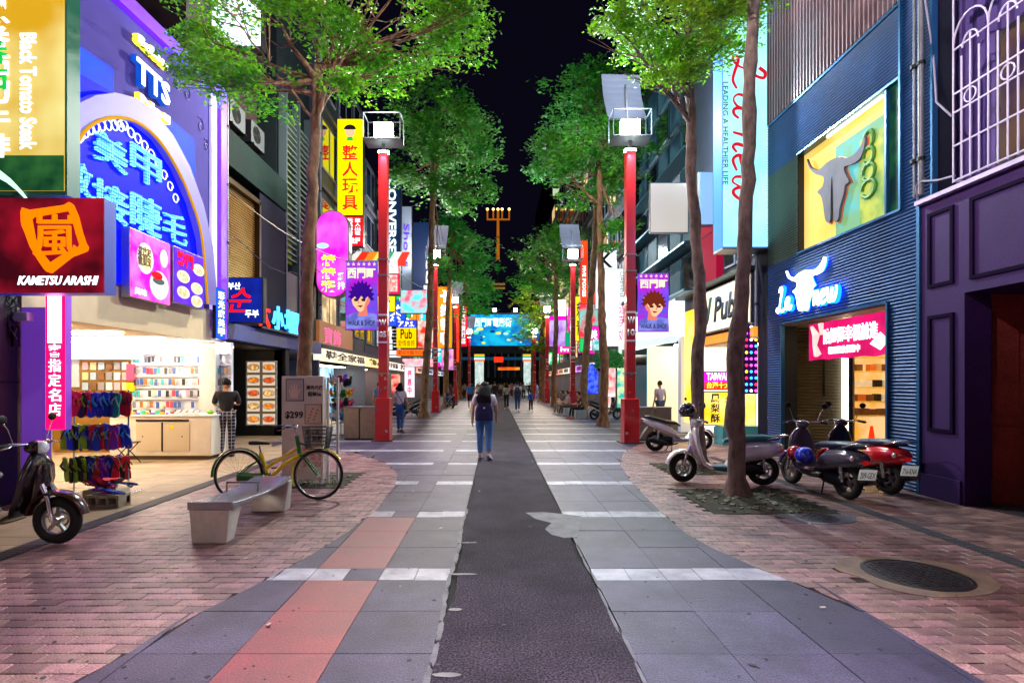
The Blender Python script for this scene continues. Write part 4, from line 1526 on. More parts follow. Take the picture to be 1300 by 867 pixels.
hd = thing('horned_skull_display', 'large grey horned skull board hanging in the yellow display window', 'display board', (6.6, 9.9, 4.6))
skull(Pl('R', 6.39), (1024, .385, 4, .405), 0, .05, hd, mat('grey felt board', '#5c5b68', .8, var=.3, emit=.05), mat('rust edge', '#a8542a', .5, emit=.3))
g = MB()
for k in range(4):
    g.tube([(6.39, 9.25 + .17 * math.cos(a) * (1 - .1 * k), 4.98 + .28 * k + .15 * math.sin(a)) for a in [j * .52 for j in range(12)]], .035, 7)
sn = one('coil_ornament', g, mat('leaf green coil', '#3c7a1a', .6), 'green coiled ornament behind the grey horned skull in the window', 'ornament', smooth=True)
# rods above
rods = MB()
MB().box(6.40, 6.44, 8.42, 12.5, 7.58, 12).put('lit_panel', glow('cyan lit wall', '#58c8dc', .7, var=1., col2='#c08a98', scale=.6), t)
for i in range(36):
    u = 8.5 + i * .113
    MB().wbox(RW, u, u + .03, 7.6, 12, -.02, .04).put('rod', mat('rose grey rod', '#8a7278', .4, .3), t)
STROKES = {'L': (.85, [(.30, .80), (.42, .98), (.55, .95), (.52, .75), (.36, .45), (.24, .15), (.08, .0), (.0, .08), (.12, .16), (.4, .05), (.62, .0), (.82, .12)]),
           'a': (.7, [(.50, .42), (.35, .5), (.18, .38), (.12, .15), (.24, .02), (.42, .15), (.52, .48), (.46, .2), (.5, .03), (.62, .04), (.72, .18)]),
           'n': (.65, [(.0, .40), (.1, .5), (.14, .35), (.06, .0), (.16, .3), (.34, .5), (.46, .4), (.40, .12), (.48, .0), (.64, .12)]),
           'e': (.55, [(.08, .22), (.34, .28), (.46, .42), (.32, .52), (.14, .38), (.08, .15), (.22, .0), (.52, .12)]),
           'w': (.9, [(.0, .40), (.1, .5), (.14, .3), (.16, .06), (.3, .0), (.44, .25), (.5, .48), (.46, .2), (.54, .02), (.68, .05), (.84, .3), (.82, .52)])}


def script(word, fn, r_, m, parent):
    w = sum(STROKES[c][0] for c in word)
    a0 = 0
    for c in word:
        pts = smooth_px(STROKES[c][1], 5)
        n = len(pts)
        MB().tube([fn(a0 + x, y, w) for x, y in pts], [r_ * (.55 + .6 * abs(math.sin(1.2 + 5 * k / n))) for k in range(n)], 8).put('lettering', m, parent, smooth=True)
        a0 += STROKES[c][0]


# the glowing shop sign
sg = thing('shop_sign', 'glowing white La new sign with horned skull emblem on the blue ribs', 'sign', (6.3, 10.4, 3.0))
B = RW.bb(993, 352, 1070, 395, ref=1030)
MSign = glow('blue white sign glow', '#d8f4ff', 2.6)
M_halo = glow('blue halo glow', '#0848ff', 5.)  # halo round emblem and letters, built as wider glowing blue shapes behind them
zz = lambda x, y: RW.Z(x, y)
skull(RW, (1000, .2538, 220, .2538), .03, .08, sg, MSign, M_halo)
for s, x0, x1, yt, yb in (('La', 991, 1009, 373, 397), ('new', 1037, 1068, 371, 388)):
    bx = (RW.U(x1), RW.U(x0), RW.Z(x0, yb), RW.Z(x0, yt))
    for rr, dd, mm in ((.05, .03, M_halo), (.026, .075, MSign)):
        script(s, lambda a, b, w, bx=bx, dd=dd: RW.p(bx[1] - a / w * (bx[1] - bx[0]), bx[2] + b * (bx[3] - bx[2]) * (1.25 if w < 1.6 else 2.0), dd), rr, mm, sg)
# vestibule and shop interior
MB().box(6.34, 12.0, 8.70, 12.45, 2.9, 2.97).put('ceiling', mat('vestibule ceiling', '#8c7a66', .5), t)
MB().box(11.9, 12.0, 8.7, 16, 0, 2.9).put('back_wall', M_cream, t)
MB().box(6.65, 12, 8.60, 8.7, 0, 2.9).put('side_wall', mat('dark core', '#0e1522'), t)
corr(FP(12.40), 6.55, 7.93, 0, 2.9, pitch=.07).put('cladding', mat('taupe roller metal', '#5c5646', .45, .4, var=.2), t, fix=False)
MB().box(6.5, 7.95, 12.42, 12.55, 0, 2.9).put('wall', mat('dark core', '#0e1522'), t)
g = MB()
for a in ((6.85, 6.88, 1.35, 2.55), (7.5, 7.53, 1.35, 2.55), (6.88, 7.5, 2.52, 2.55)):
    g.wbox(FP(12.38), *a, 0, .03)
g.put('access_frame', M_ribd, t)
MB().box(7.95, 8.03, 12.3, 12.42, 0, 2.9).put('door_frame', glow('door edge light', '#fff6e0', 2.), t)
MB().box(7.9, 12, 12.45, 16, -.01, .0).put('shop_floor', mat('golden floor', '#b08840', .3, var=.2), t)
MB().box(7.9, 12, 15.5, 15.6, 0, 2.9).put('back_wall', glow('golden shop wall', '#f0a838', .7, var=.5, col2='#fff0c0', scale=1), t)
MB().box(7.93, 8.0, 12.55, 15.5, 0, 2.9).put('side_wall', M_cream, t)
MB().box(7.9, 12, 12.45, 15.6, 2.88, 2.95).put('ceiling', M_cream, t)
for x in (8.6, 9.6, 10.6):
    for y_ in (13.2, 14.4):
        MB().cyl((x, y_, 2.88), (x, y_, 2.85), .12).put('ceiling_light', glow('warm lamp', '#ffd890', 30.), t)
for x in (6.9, 8.0, 9.1):
    for y_ in (9.4, 10.6):
        MB().cyl((x, y_, 2.9), (x, y_, 2.88), .08).put('ceiling_light', glow('warm lamp', '#ffd890', 30.), t)
sh = thing('display_shelf', 'golden wall shelves of shoes and boxes at the back of the shop', 'shelf', (10, 15.3, 0))
for z in (.7, 1.1, 1.5, 1.95, 2.35):
    MB().box(8.1, 11.8, 15.15, 15.5, z, z + .04).put('shelf_board', mat('gold shelf', '#d0a850', .4, emit=.2), sh)
q = random.Random(5)
bc = [('white', '#e8e0d0'), ('brown', '#6a4020'), ('tan', '#c89a60'), ('black', '#1c1816'), ('orange', '#d06a20')]
for r_, z in enumerate((.74, 1.14, 1.54, 1.99)):
    x = 9.45
    nth = 0
    while x < 11.6:
        n_, c_ = bc[1 if r_ == 0 else q.randrange(5)]
        w = q.choice([.12, .16, .22])
        nth += 1
        o = one('shoe_box', MB().obox((0, 0, .09), (w, .2, .16 + .06 * q.random())), mat('box ' + n_, c_, .6, emit=.1), f'{n_} box on the {["lowest", "second", "third", "upper"][r_]} golden shelf, {ORD[nth]} from the shop door', 'box', 'boxes on the shoe shop shelves', loc=(x, 15.28, z))
        x += w + q.choice([.04, .06, .2])
one('floor_cone', MB().lathe((0, 0, 0), [(.16, 0), (.16, .03), (.1, .03), (.03, .55), (0, .55)], n=12), glow('orange plastic', '#ff3a10', .7), 'orange cone just inside the shoe shop door', 'cone', loc=(9.6, 13.8, 0))
# banner in the vestibule
RB = Pl('R', 6.44)
bb_ = (8.74, 11.1, 2.11, 2.84)
sg = thing('banner', 'magenta banner with white Chinese slogan and shoe picture over the shop entrance', 'banner', (6.44, 9.9, 2.1))
g = MB()
vs = []
for i in range(25):
    u = bb_[0] + (bb_[1] - bb_[0]) * i / 24
    w = .02 * math.sin(i * .9)
    vs += [RB.p(u, bb_[2] + .01 * math.sin(i), w), RB.p(u, bb_[3], w)]
g.add(vs, [(2 * i, 2 * i + 1, 2 * i + 3, 2 * i + 2) for i in range(24)])
g.add([(v[0] + .006, v[1], v[2]) for v in vs], [(2 * i, 2 * i + 2, 2 * i + 3, 2 * i + 1) for i in range(24)])
g.put('cloth', glow('magenta banner print', '#e0106a', .85, var=.8, col2='#a00848', scale=1.4), sg, fix=False)
txt('陪媽媽幸福前進', RB, (9.05, 10.55, 2.4, 2.7), M_wht, sg, d=.035, bold=.02)
txt('精選鞋款優惠中', RB, (9.5, 10.4, 2.2, 2.34), M_wht, sg, d=.035, bold=.01)
g = MB().tube([RB.p(10.95, 2.78, .035), RB.p(10.8, 2.6, .035), RB.p(10.85, 2.4, .035), RB.p(10.75, 2.2, .035)], [.03, .07, .04, .07], 8)
g.tube([RB.p(10.65, 2.82, .035), RB.p(10.62, 2.6, .035)], [.05, .03], 8)
g.put('shoe_print', glow('pale pink print', '#ffc8c0', .9), sg)
MB().prism(RB, [(8.8, 2.35), (9.0, 2.5), (9.25, 2.32), (9.0, 2.2)], .03, .036).put('shoe_print', M_wht, sg)

# ---------------------------------------------------------------- tall La new blade sign
sg = thing('blade_sign', 'tall cyan white blade sign with red La new script, reading A healthier life', 'sign', (5.8, 12.6, 4.78))
FPn = FP(12.6)
NB = (5.27, 6.38, 4.8, 11.8)
MB().wbox(FPn, NB[0], NB[1], NB[2], NB[3], -.5, 0).put('casing', glow('blue side glow', '#4d8cf0', .75), sg)
MB().wbox(FPn, NB[0] + .0, NB[1], NB[2] - .04, NB[2], -.5, .03).put('rim', M_steel, sg)
MB().wbox(FPn, *inset(NB, .02, .004), 0, .012).put('face', glow('cyan white face', '#8fe9f8', 1.05, var=.5, col2='#c8f8ff', scale=.8), sg)
M_ink = glow('crimson script', '#c8102a', .9)
for s, y0, y1 in (('La', 72, 150), ('new', 166, 258)):
    script(s, lambda a, b, w, y0=y0, y1=y1: FPn.p(FPn.U(930) + b * .76, FPn.Z(0, y0) - a / w * (FPn.Z(0, y0) - FPn.Z(0, y1)), .02), .034, M_ink, sg)
txt('LEADING A HEALTHIER LIFE', FPn, (FPn.U(917), FPn.U(924), FPn.Z(0, 235), FPn.Z(0, 105)), mat('dark blue print', '#203a60'), sg, d=.014, rot=1)
g = MB().prism(FPn, [(FPn.U(935) + .13 * math.cos(a * PI / 5) * (1 if a % 2 else .5), FPn.Z(0, 8) + .2 * math.sin(a * PI / 5) * (1 if a % 2 else .6)) for a in range(10)], .012, .02)
g.put('emblem', glow('orange red mark', '#ff3a20', 1.), sg)

# ---------------------------------------------------------------- east 3: pineapple cake shop
t = thing('pastry_shop_building', 'shop with slanting cream lit signboard and glowing yellow front beside the blue shop', 'building', (7, 14.5, 0))
MB().wbox(RW, 12.56, 13.1, 0, 14, -2, -.05).put('wall', M_navy, t)
MB().wbox(RW, 13.1, 18.05, 4.45, 13, -3, -.3).put('wall', mat('blue grey wall', '#232c3a', .6, var=.5), t)
MB().wbox(RW, 13.1, 18.05, 2.95, 4.4, -.3, -.01).put('wall', mat('blue grey wall', '#232c3a'), t)
MB().wbox(RW, 13.1, 18.1, 4.40, 4.5, -.3, .3).put('canopy_edge', mat('dark green trim', '#17332c', .5), t)
for k in range(3):
    w = MB().wbox(RW, 13.3 + k * .75, 13.95 + k * .75, 4.9, 6.4, -.3, -.24).put('window', mat('window frame white', '#9aa4b0'), t)
    MB().wbox(RW, 13.35 + k * .75, 13.9 + k * .75, 4.96, 6.34, -.24, -.22).put('pane', M_glass, w)
MB().wbox(RW, 15.7, 17.0, 4.6, 6.5, -.3, -.1).put('red_panel', glow('crimson panel', '#b0103a', .5), t)
sg = thing('signboard', 'slanting cream lit signboard with dark brush JPub lettering', 'sign', (6.3, 14.8, 3.1))
MB().wbox(RW, 13.1, 16.4, 3.1, 4.32, 0, .12).put('casing', M_steel, sg)
MB().wbox(RW, 13.15, 16.35, 3.14, 4.28, .12, .13).put('face', glow('cream sign face', '#ffeccb', 1.15), sg)
txt('J', RW, (15.4, 16.0, 3.3, 4.1), mat('green brush', '#1e5a3a', .6), sg, d=.135, bold=.04, shear=.3)
txt('Pub', RW, (13.9, 15.3, 3.35, 4.05), mat('teal brush', '#1a3040', .6), sg, d=.135, bold=.04, shear=.2)
MB().wbox(RW, 15.8, 16.2, 3.65, 3.95, .13, .137).put('mark', mat('red brush', '#c03028', .6, emit=.3), sg)
MB().wbox(RW, 13.1, 16.4, 2.78, 3.02, -.3, .05).put('fascia', glow('orange fascia', '#ff9a3a', .8), t)
MB().wbox(RW, 16.46, 18.05, .35, 4.0, -.3, .0).put('lit_column', glow('yellow lit column', '#ffc21a', 1.5, var=.5, col2='#fff0a0', scale=1), t)
MB().box(8.6, 8.7, 13.1, 16.4, 0, 2.8).put('side_wall', M_cream, t)
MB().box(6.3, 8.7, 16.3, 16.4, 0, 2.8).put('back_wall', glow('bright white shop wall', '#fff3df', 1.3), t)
MB().box(6.3, 8.7, 13.05, 16.4, 2.72, 2.78).put('ceiling', M_cream, t)
MB().box(6.8, 8.2, 14.5, 14.7, 2.66, 2.72).put('ceiling_light', glow('bakery tube', '#ffe8b8', 26.), t)
F15 = FP(15.2)
sign('counter_sign', 'purple and red lit TAIWAN sign above the cake counter', F15, (893, 471, 960, 495), glow('violet lit face', '#a808ff', 2.4), arms=False, th=.06,
     panels=[(0, 1, 0, .45, glow('orange red lit face', '#ff3a10', 1.2))], texts=[('TAIWAN', 'h', (.04, .5, .52, .95), M_wht, {'bold': .02}), ('台灣十大', 'h', (.04, .5, .04, .42), glow('yellow letters', '#ffe040', 1.5), {'bold': .02}), ('鳳梨酥', 'h', (.56, .96, .1, .9), M_wht)])
sign('cake_counter', 'yellow lit counter panel with black pineapple cake characters', F15, (893, 497, 960, 540), glow('yellow panel glow', '#ffc628', 1.1, var=.6, col2='#fff2b0', scale=1.5), arms=False, th=.4, cat='counter',
     texts=[('鳳梨酥', 'v', (.12, .3, .05, .98), M_blk, {'bold': .02}), ('伴手禮', 'v', (.68, .8, .1, .98), M_blk), ('名產', 'v', (.4, .5, .3, .9), M_blk)])
one('display_case', MB().box(-.75, .75, -.3, .3, 0, .45).box(-.72, .72, -.27, .27, .45, .5), mat('teal glass case', '#3a7a80', .2, emit=.15), 'low teal glass case under the yellow counter panel', 'display case', loc=(6.75, 14.6, 0))
sg = sign('bulb_sign', 'upright multicoloured bulb sign beside the cake shop entrance', FP(13.3), (944, 395, 962, 500), glow('dark violet face', '#2a0a4a', .6), th=.1, arms=False)
bx = FP(13.3).bb(944, 395, 962, 500)
q = random.Random(8)
bm_ = [glow('bulb ' + c, c, 2.4) for c in ('#ff2040', '#30a0ff', '#ffffff', '#ff40d0', '#ffd020')]
for i in range(13):
    for j in range(3):
        MB().ball((bx[0] + (j + .5) * (bx[1] - bx[0]) / 3, 13.27, bx[2] + (i + .5) * (bx[3] - bx[2]) / 13), .035, 6, 4).put('bulb', bm_[q.randrange(5)], sg)

# ---------------------------------------------------------------- east 4 and beyond
t = thing('corner_shop_building', 'shop with white curved fascia and cream back wall under blue glass storeys', 'building', (7, 20, 0))
MB().wbox(RW, 18.1, 25.8, 3.2, 4.5, -.4, .25).put('fascia', glow('white lit fascia', '#eef6fa', .95), t)
g = MB()
vs = [(6.05 - .9 * math.sin(k * PI / 16), 18.1 + 7.7 * k / 16, z) for k in range(17) for z in (3.0, 3.25)]
g.add(vs, [(2 * i, 2 * i + 1, 2 * i + 3, 2 * i + 2) for i in range(16)])
g.add([(6.05, 18.1, 3.25), (6.05, 25.8, 3.25)] + vs[1::2], [tuple([0] + list(range(2, 19)) + [1])])
g.put('curved_canopy', glow('canopy edge light', '#e6f2f4', .7), t)
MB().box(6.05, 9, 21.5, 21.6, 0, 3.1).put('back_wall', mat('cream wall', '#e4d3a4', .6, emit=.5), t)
MB().wbox(RW, 18.1, 18.4, 0, 4.6, -.5, .1).put('pillar', mat('white column', '#c8ccd4', .5, emit=.2), t)
MB().box(9, 9.1, 18.1, 25.8, 0, 3.1).put('side_wall', M_cream, t)
for y_ in (19, 20.5, 23.5):
    MB().box(6.8, 8.4, y_, y_ + .12, 3.05, 3.1).put('ceiling_light', glow('cool white tube', '#eaf6ff', 20.), t)
MB().wbox(RW, 21.6, 22.2, 0, 3.1, -.3, .1).put('glass_door', glow('teal glass', '#7adfe0', .7), t)
MB().wbox(RW, 22.2, 25.8, 0, 3.1, -1.0, -.9).put('shop_window', glow('teal shop', '#5ad8e0', .8, var=1., col2='#ffffff', scale=1.2), t)
MB().wbox(RW, 18.1, 25.8, 4.5, 15, -4, -.6).put('wall', mat('glass tower wall', '#1a2836', .5, var=.4), t)
for i in range(6):
    for j in range(5):
        a, z = 18.4 + j * 1.5, 4.9 + i * 1.6
        f = MB().wbox(RW, a, a + 1.3, z, z + 1.35, -.6, -.52).put('window', mat('teal window frame', '#3f6a78', .4, .4), t)
        MB().wbox(RW, a + .06, a + 1.24, z + .06, z + 1.29, -.52, -.50).put('pane', glow('blue glass reflection', '#1d3a4c', .3, var=1., col2='#4a7a8a', scale=1.1) if (i + j) % 3 else M_glass, f)
for i in range(4):
    MB().wbox(RW, 18.1, 25.8, 4.75 + i * 1.6, 4.82 + i * 1.6, -.6, .0).put('balcony_rail', mat('teal window frame', '#3f6a78'), t)
facade(1, 25.9, 34.0, 13, '#1a222c', '#58646e', .1, 4, 4, 'dark building over the white vertical sign and green hedge', shop=['#38d8d0', '#ffe070', '#3a50ff'])
facade(1, 34.0, 46.0, 17, '#1c2026', '#4a5560', .12, 6, 5, 'taller dark building past the red vertical signs', shop=['#ff9a50', '#fff0e0', '#c84aff'])
facade(1, 46.0, 68.0, 21, '#1b1e26', '#505860', .12, 8, 6, 'tall dark block with a lit upper room on the east side', shop=['#ff6a5a', '#fff0e0', '#ffb04a'])
aircon(6.2, 31, 7.0, 'air conditioner on the dark building over the white vertical sign', PI)

# blank boards and vertical signs
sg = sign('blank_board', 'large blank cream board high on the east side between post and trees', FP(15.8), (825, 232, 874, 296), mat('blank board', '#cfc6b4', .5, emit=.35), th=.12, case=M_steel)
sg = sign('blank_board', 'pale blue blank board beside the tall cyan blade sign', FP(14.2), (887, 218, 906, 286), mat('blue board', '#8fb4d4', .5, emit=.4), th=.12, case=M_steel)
sign('vertical_sign', 'white lit sign with thin grey brand word and magenta Chinese name', FP(26.6), (767, 341, 799, 440), glow('soft white face', '#e9f4f2', 1.0), th=.3, case=M_steel,
     texts=[('DAPHNE', 'r', (.62, .8, .62, .96), mat('grey blue print', '#4a5a80')), ('達芙妮', 'v', (.58, .9, .06, .58), glow('magenta print text', '#e02a8a', .8))])
for i, (x0, x1) in enumerate(((737, 746), (753, 762))):
    sign('vertical_sign', ['narrow orange red upright sign with white brand letters, behind the post', 'narrow orange red upright sign with white letters, between two trunks'][i], FP(32.5), (x0, 306, x1, 385), glow('orange red face', '#ff2a0c', 1.15, var=.4, col2='#ff6a20', scale=.6), th=.3, rim=.01,
         texts=[('FIVE FOXES', 'r', (.25, .75, .1, .6), M_wht, {'bold': .02})])
sign('poster_sign', 'red pink poster sign with figures below the orange red upright signs', FP(32.4), (735, 386, 762, 430), glow('red poster print', '#e8304a', .9, var=1., col2='#60c8c0', scale=1.4), th=.1)
sign('round_sign', 'white disc shaped lit sign over the far east shops', FP(46), (705, 380, 719, 402), glow('white disc', '#f4f8ff', 1.3), th=.2, texts=[('cafe', 'h', (.15, .85, .35, .65), M_blk)])
sign('purple_sign', 'purple lit sign with lilac patterned lower half far along the east shops', FP(42), (697, 401, 719, 440), glow('lilac print', '#a868d8', .8, var=1., col2='#d8c0ff', scale=1.2), th=.2, panels=[(0, 1, .86, 1, glow('magenta head', '#ff10b0', 1.2))])
sign('green_sign', 'small plain green sign beside the purple one', FP(40), (718, 422, 727, 440), glow('green face', '#10a070', .8), th=.1)
sign('poster_sign', 'turquoise poster with pale letters below the red posters', FP(30), (752, 430, 764, 446), glow('turquoise print', '#30c0c8', .8, var=1., col2='#e8f8f8', scale=3), th=.1)
sign('blue_sign', 'deep blue lit sign panel standing beside the east shops', FP(29), (744, 462, 760, 500), glow('deep blue print', '#1830e0', .9, var=.8, col2='#6080ff', scale=4), th=.1, arms=False)
for i, (x0, x1, c1, c2) in enumerate(((770, 782, '#e8e8e0', '#e04050'), (783, 798, '#28b0a8', '#e8f0a0'))):
    sign('poster_sign', ['white and red poster panel under the hedge', 'turquoise yellow poster panel under the hedge'][i], FP(25.5), (x0, 466, x1, 518), glow('poster print %d' % i, c1, .9, var=1., col2=c2, scale=2.5), th=.08, arms=False)
sign('yellow_sign', 'small yellow lit sign near the far lamp of the east row', FP(55), (685, 415, 697, 428), glow('yellow face', '#ffc020', 1.), th=.1)

# west hanging signs
sg = sign('toy_shop_sign', 'tall yellow sign with red Chinese characters over a red panel', FP(22), (428, 151, 461, 274), glow('lemon yellow face', '#fff000', 1.15), th=.35,
          texts=[('整人玩具', 'v', (.18, .82, .04, .74), glow('vermilion letters', '#e81818', .9), {'bold': .02})])
bx = FP(22).bb(428, 151, 461, 274)
cx, cz_ = (bx[0] + bx[1]) / 2, bx[3] - .5
MB().prism(FP(22), [(cx + .2 * math.cos(k * PI / 10), cz_ - .05 + .2 * math.sin(k * PI / 10)) for k in range(20)], .012, .02).put('face_print', glow('skin print', '#ffb98a', .9), sg)
MB().prism(FP(22), [(cx + .25 * math.cos(k * PI / 10), cz_ + .05 + .2 * math.sin(k * PI / 10)) for k in range(11)], .02, .03).put('hair_print', mat('dark print hair', '#241418'), sg)
MB().prism(FP(22), [(cx - .1, cz_ - .25), (cx + .1, cz_ - .25), (cx + .14, cz_ - .4), (cx - .14, cz_ - .4)], .02, .026).put('collar_print', glow('green print', '#10b040', 1.), sg)
sg = sign('toy_shop_sign', 'red panel with small white characters and 2F below the tall yellow sign', FP(22), (428, 275, 461, 313), glow('scarlet face', '#ff1420', 1.05), th=.35,
          texts=[('整人出租', 'v', (.7, .92, .36, .96), M_wht), ('玩具專賣', 'v', (.4, .62, .36, .96), M_wht), ('派對用品', 'v', (.1, .32, .36, .96), M_wht), ('2F', 'h', (.5, .9, .08, .28), M_wht, {'bold': .03})])
# oval pink sign
F20 = FP(19.6)
ob = F20.bb(401, 265, 443, 380)
sg = thing('oval_sign', 'magenta pill shaped sign with yellow green characters hanging by the tree trunk', 'sign', ((ob[0] + ob[1]) / 2, 19.6, ob[2]))


def pill(b, s=1.):
    u0, u1, z0, z1 = b
    cx, r_ = (u0 + u1) / 2, (u1 - u0) / 2
    return [(cx + r_ * s * math.cos(a), z1 - r_ * 1.1 + r_ * s * math.sin(a)) for a in [PI * k / 12 for k in range(13)]] + [(cx + r_ * s * math.cos(a), z0 + r_ * 1.1 + r_ * s * math.sin(a)) for a in [PI + PI * k / 12 for k in range(13)]]


MB().prism(F20, pill(ob), -.4, 0).put('casing', M_steel, sg)
MB().prism(F20, pill(ob, .94), 0, .015).put('face', glow('magenta face', '#e818c0', 1.15, var=.5, col2='#ff80e8', scale=.9), sg)
vtxt('棒棒猴', F20, sub(ob, .16, .62, .07, .5), glow('acid yellow letters', '#e8ff40', 1.3), sg, d=.02, bold=.04)
vtxt('雞排', F20, sub(ob, .66, .88, .1, .3), glow('pale blue letters', '#a0e0ff', 1.3), sg, d=.02, bold=.03)
MB().prism(F20, [(q_[0], q_[1]) for q_ in [(ob[0] + .25 + .22 * math.cos(k * PI / 8), ob[3] - 1.35 + .1 * math.sin(k * PI / 8)) for k in range(16)]], .015, .022).put('print', glow('mint print', '#a8ffe0', 1.), sg)
MB().cyl((ob[0], 19.8, ob[3] - .5), (-6.6, 19.8, ob[3] - .5), .04).put('bracket', M_dark, sg)
MB().cyl((ob[0], 19.8, ob[2] + .6), (-6.6, 19.8, ob[2] + .6), .04).put('bracket', M_dark, sg)
# doll sign with striped awning
sg = sign('doll_sign', 'crimson sign with white strip of characters under a striped awning', FP(24.5), (444, 334, 507, 374), glow('crimson pink face', '#f01850', 1.1), th=.5, panels=[(0, .99, .68, 1, glow('white pink strip', '#ffe8f0', 1.1)), (.74, .97, .08, .62, glow('pale figure print', '#fff0e0', 1., var=1., col2='#e02040', scale=5))],
          texts=[('玩偶人形', 'h', (.16, .72, .72, .97), M_blk, {'bold': .02})])
aw = thing('awning', 'white green and orange striped awning above the crimson doll sign', 'awning', (-5.5, 24, 7))
bx = FP(24.5).bb(444, 322, 518, 334)
for i, c in enumerate(('#e8e4da', '#e83018', '#f08a20', '#f0e060', '#30a878', '#e8f0e8', '#f04030')):
    a, b = bx[0] + (bx[1] - bx[0]) * i / 7, bx[0] + (bx[1] - bx[0]) * (i + 1) / 7
    MB().add([(a, 24.0, bx[2]), (b - .005, 24.0, bx[2]), (b - .005, 25.2, bx[3] + .25), (a, 25.2, bx[3] + .25), (a, 24.0, bx[2] - .25), (b - .005, 24.0, bx[2] - .25)], [(0, 1, 2, 3), (4, 5, 1, 0)]).put('stripe', glow('awning ' + c, c, .8), aw, fix=False)
sg = sign('vertical_sign', 'navy upright sign with white CONVERSE letters', FP(29.5), (484, 222, 509, 326), mat('navy sign face', '#0c2044', .5, emit=.5), th=.4, texts=[('CONVERSE', 'r', (.32, .78, .04, .96), glow('cool white letters', '#d8f0ff', 1.5), {'bold': .03})])
sg = sign('vertical_sign', 'grey upright sign with faint script between two navy signs', FP(31), (510, 262, 523, 372), mat('pale grey sign', '#6a7688', .5, emit=.35), th=.2, texts=[('Shoes', 'r', (.2, .8, .3, .8), mat('violet print', '#4a3a8a'))])
sg = sign('vertical_sign', 'large navy upright sign with white cdpli letters behind the slanting trunk', FP(33), (524, 282, 552, 398), mat('navy sign face', '#0c2044'), th=.4, texts=[('cdpli', 'r', (.5, .92, .02, .62), glow('cool white letters', '#d8f0ff', 1.5), {'bold': .02})])
sg = sign('screen_sign', 'bright screen with red green and aqua picture beside the red post', FP(30.5), (508, 368, 552, 398), glow('aqua screen', '#58e0e8', 1.1, var=1., col2='#e8305a', scale=1.6), th=.3)
sg = sign('game_sign', 'yellow sign with black script and purple header', FP(31.5), (503, 406, 529, 442), glow('amber face', '#ffc400', 1.1), th=.3, panels=[(0, 1, .72, 1, glow('blue violet strip', '#3040e0', 1.))], texts=[('ア.P.S.', 'h', (.08, .9, .76, .96), M_wht, {'bold': .02}), ('Pub', 'h', (.2, .8, .32, .68), M_blk, {'bold': .02}), ('愛情會館', 'h', (.08, .92, .05, .28), M_blk)])
sg = sign('poster_sign', 'red poster sign with pale dancing figure beside the yellow script sign', FP(31.5), (530, 407, 551, 442), glow('red figure print', '#f03018', 1., var=1., col2='#ffe0d0', scale=1.4), th=.3)
sg = sign('long_sign', 'orange lit sign strip with dark characters beneath the yellow script sign', FP(31.3), (503, 443, 546, 452), glow('orange strip face', '#ff6a18', 1.), th=.3, texts=[('歡迎光臨卡拉OK', 'h', (.05, .95, .15, .85), mat('dark red print', '#5a0a0a'))])
sg = sign('vertical_sign', 'tall orange upright sign with white squares', FP(44), (555, 364, 574, 442), glow('orange face', '#ff8a10', 1.15), th=.4, texts=[('卡拉歡唱', 'v', (.2, .8, .04, .96), M_wht, {'bold': .06})])
sg = sign('vertical_sign', 'slender orange red flag sign in front of the street end', FP(50), (577, 368, 583, 460), glow('orange red face', '#ff2a0c', 1.15), th=.3)
sg = sign('vertical_sign', 'red upright sign with white characters and green top', FP(52), (584, 383, 593, 440), glow('red upright face', '#f01028', 1.1), th=.3, panels=[(0, 1, .93, 1, glow('green face', '#10a070', .8))], texts=[('五金百貨行店', 'v', (.2, .8, .05, .9), M_wht)])
sg = sign('poster_sign', 'violet and rose poster sign under the orange upright sign', FP(43), (560, 443, 576, 470), glow('violet rose print', '#b04ac0', .9, var=1., col2='#ffb0c0', scale=1.5), th=.2)
sg = sign('long_sign', 'pale lit sign strip above the far west shops', FP(38), (505, 455, 552, 466), glow('pale pink face', '#ffd0d8', .9, var=.6, col2='#ff5060', scale=3), th=.2, arms=False)
sg = sign('poster_sign', 'small red poster with face beside the standing woman', FP(22), (496, 474, 509, 500), glow('red small print', '#e81c30', .8, var=.8, col2='#ffd0b0', scale=4), th=.06, arms=False)
sg = sign('menu_sign', 'white standing sheet sign with pink characters beside the post', FP(26), (513, 465, 527, 505), glow('white pink sheet', '#f0e4f0', .9), th=.06, arms=False, texts=[('優惠中', 'v', (.3, .7, .1, .9), glow('pink letters', '#ff5080', .9), {'bold': .03})])

# ---------------------------------------------------------------- the street's end
YE = 76.
FE = FP(YE)
t = thing('theatre_building', 'building closing the street with blue lit billboard above a dark pillared hall', 'building', (0, YE, 0))
MB().box(-14, 16, YE, YE + 8, 5.8, 11.5).put('wall', mat('end wall', '#101624', .7), t)
MB().box(-14, 16, YE + 7, YE + 8, 0, 5.8).put('back_wall', mat('end hall back', '#0b1018', .7), t)
for i in range(15):
    x = -6 + i * .95
    MB().box(x, x + .25, YE + 1, YE + 1.2, 2.4, 5.8).put('fin', mat('blue fin', '#1d3450', .5), t)
MB().box(-6, 8, YE + .5, YE + .7, 4.9, 5.3).put('lit_strip', glow('blue strip', '#1a5a80', .3), t)
sg = sign('billboard', 'blue aqua lit billboard closing the far end of the street', FE, (597, 399, 692, 439), glow('aqua underwater print', '#18b4dc', .9, var=1., col2='#0a5ab0', scale=.5), th=.4, arms=False,
          texts=[('西門町電影街', 'h', (.05, .55, .6, .9), glow('ice letters', '#c0f0ff', 1.5), {'bold': .03})])
bx = FE.bb(597, 399, 692, 439)
q = random.Random(12)
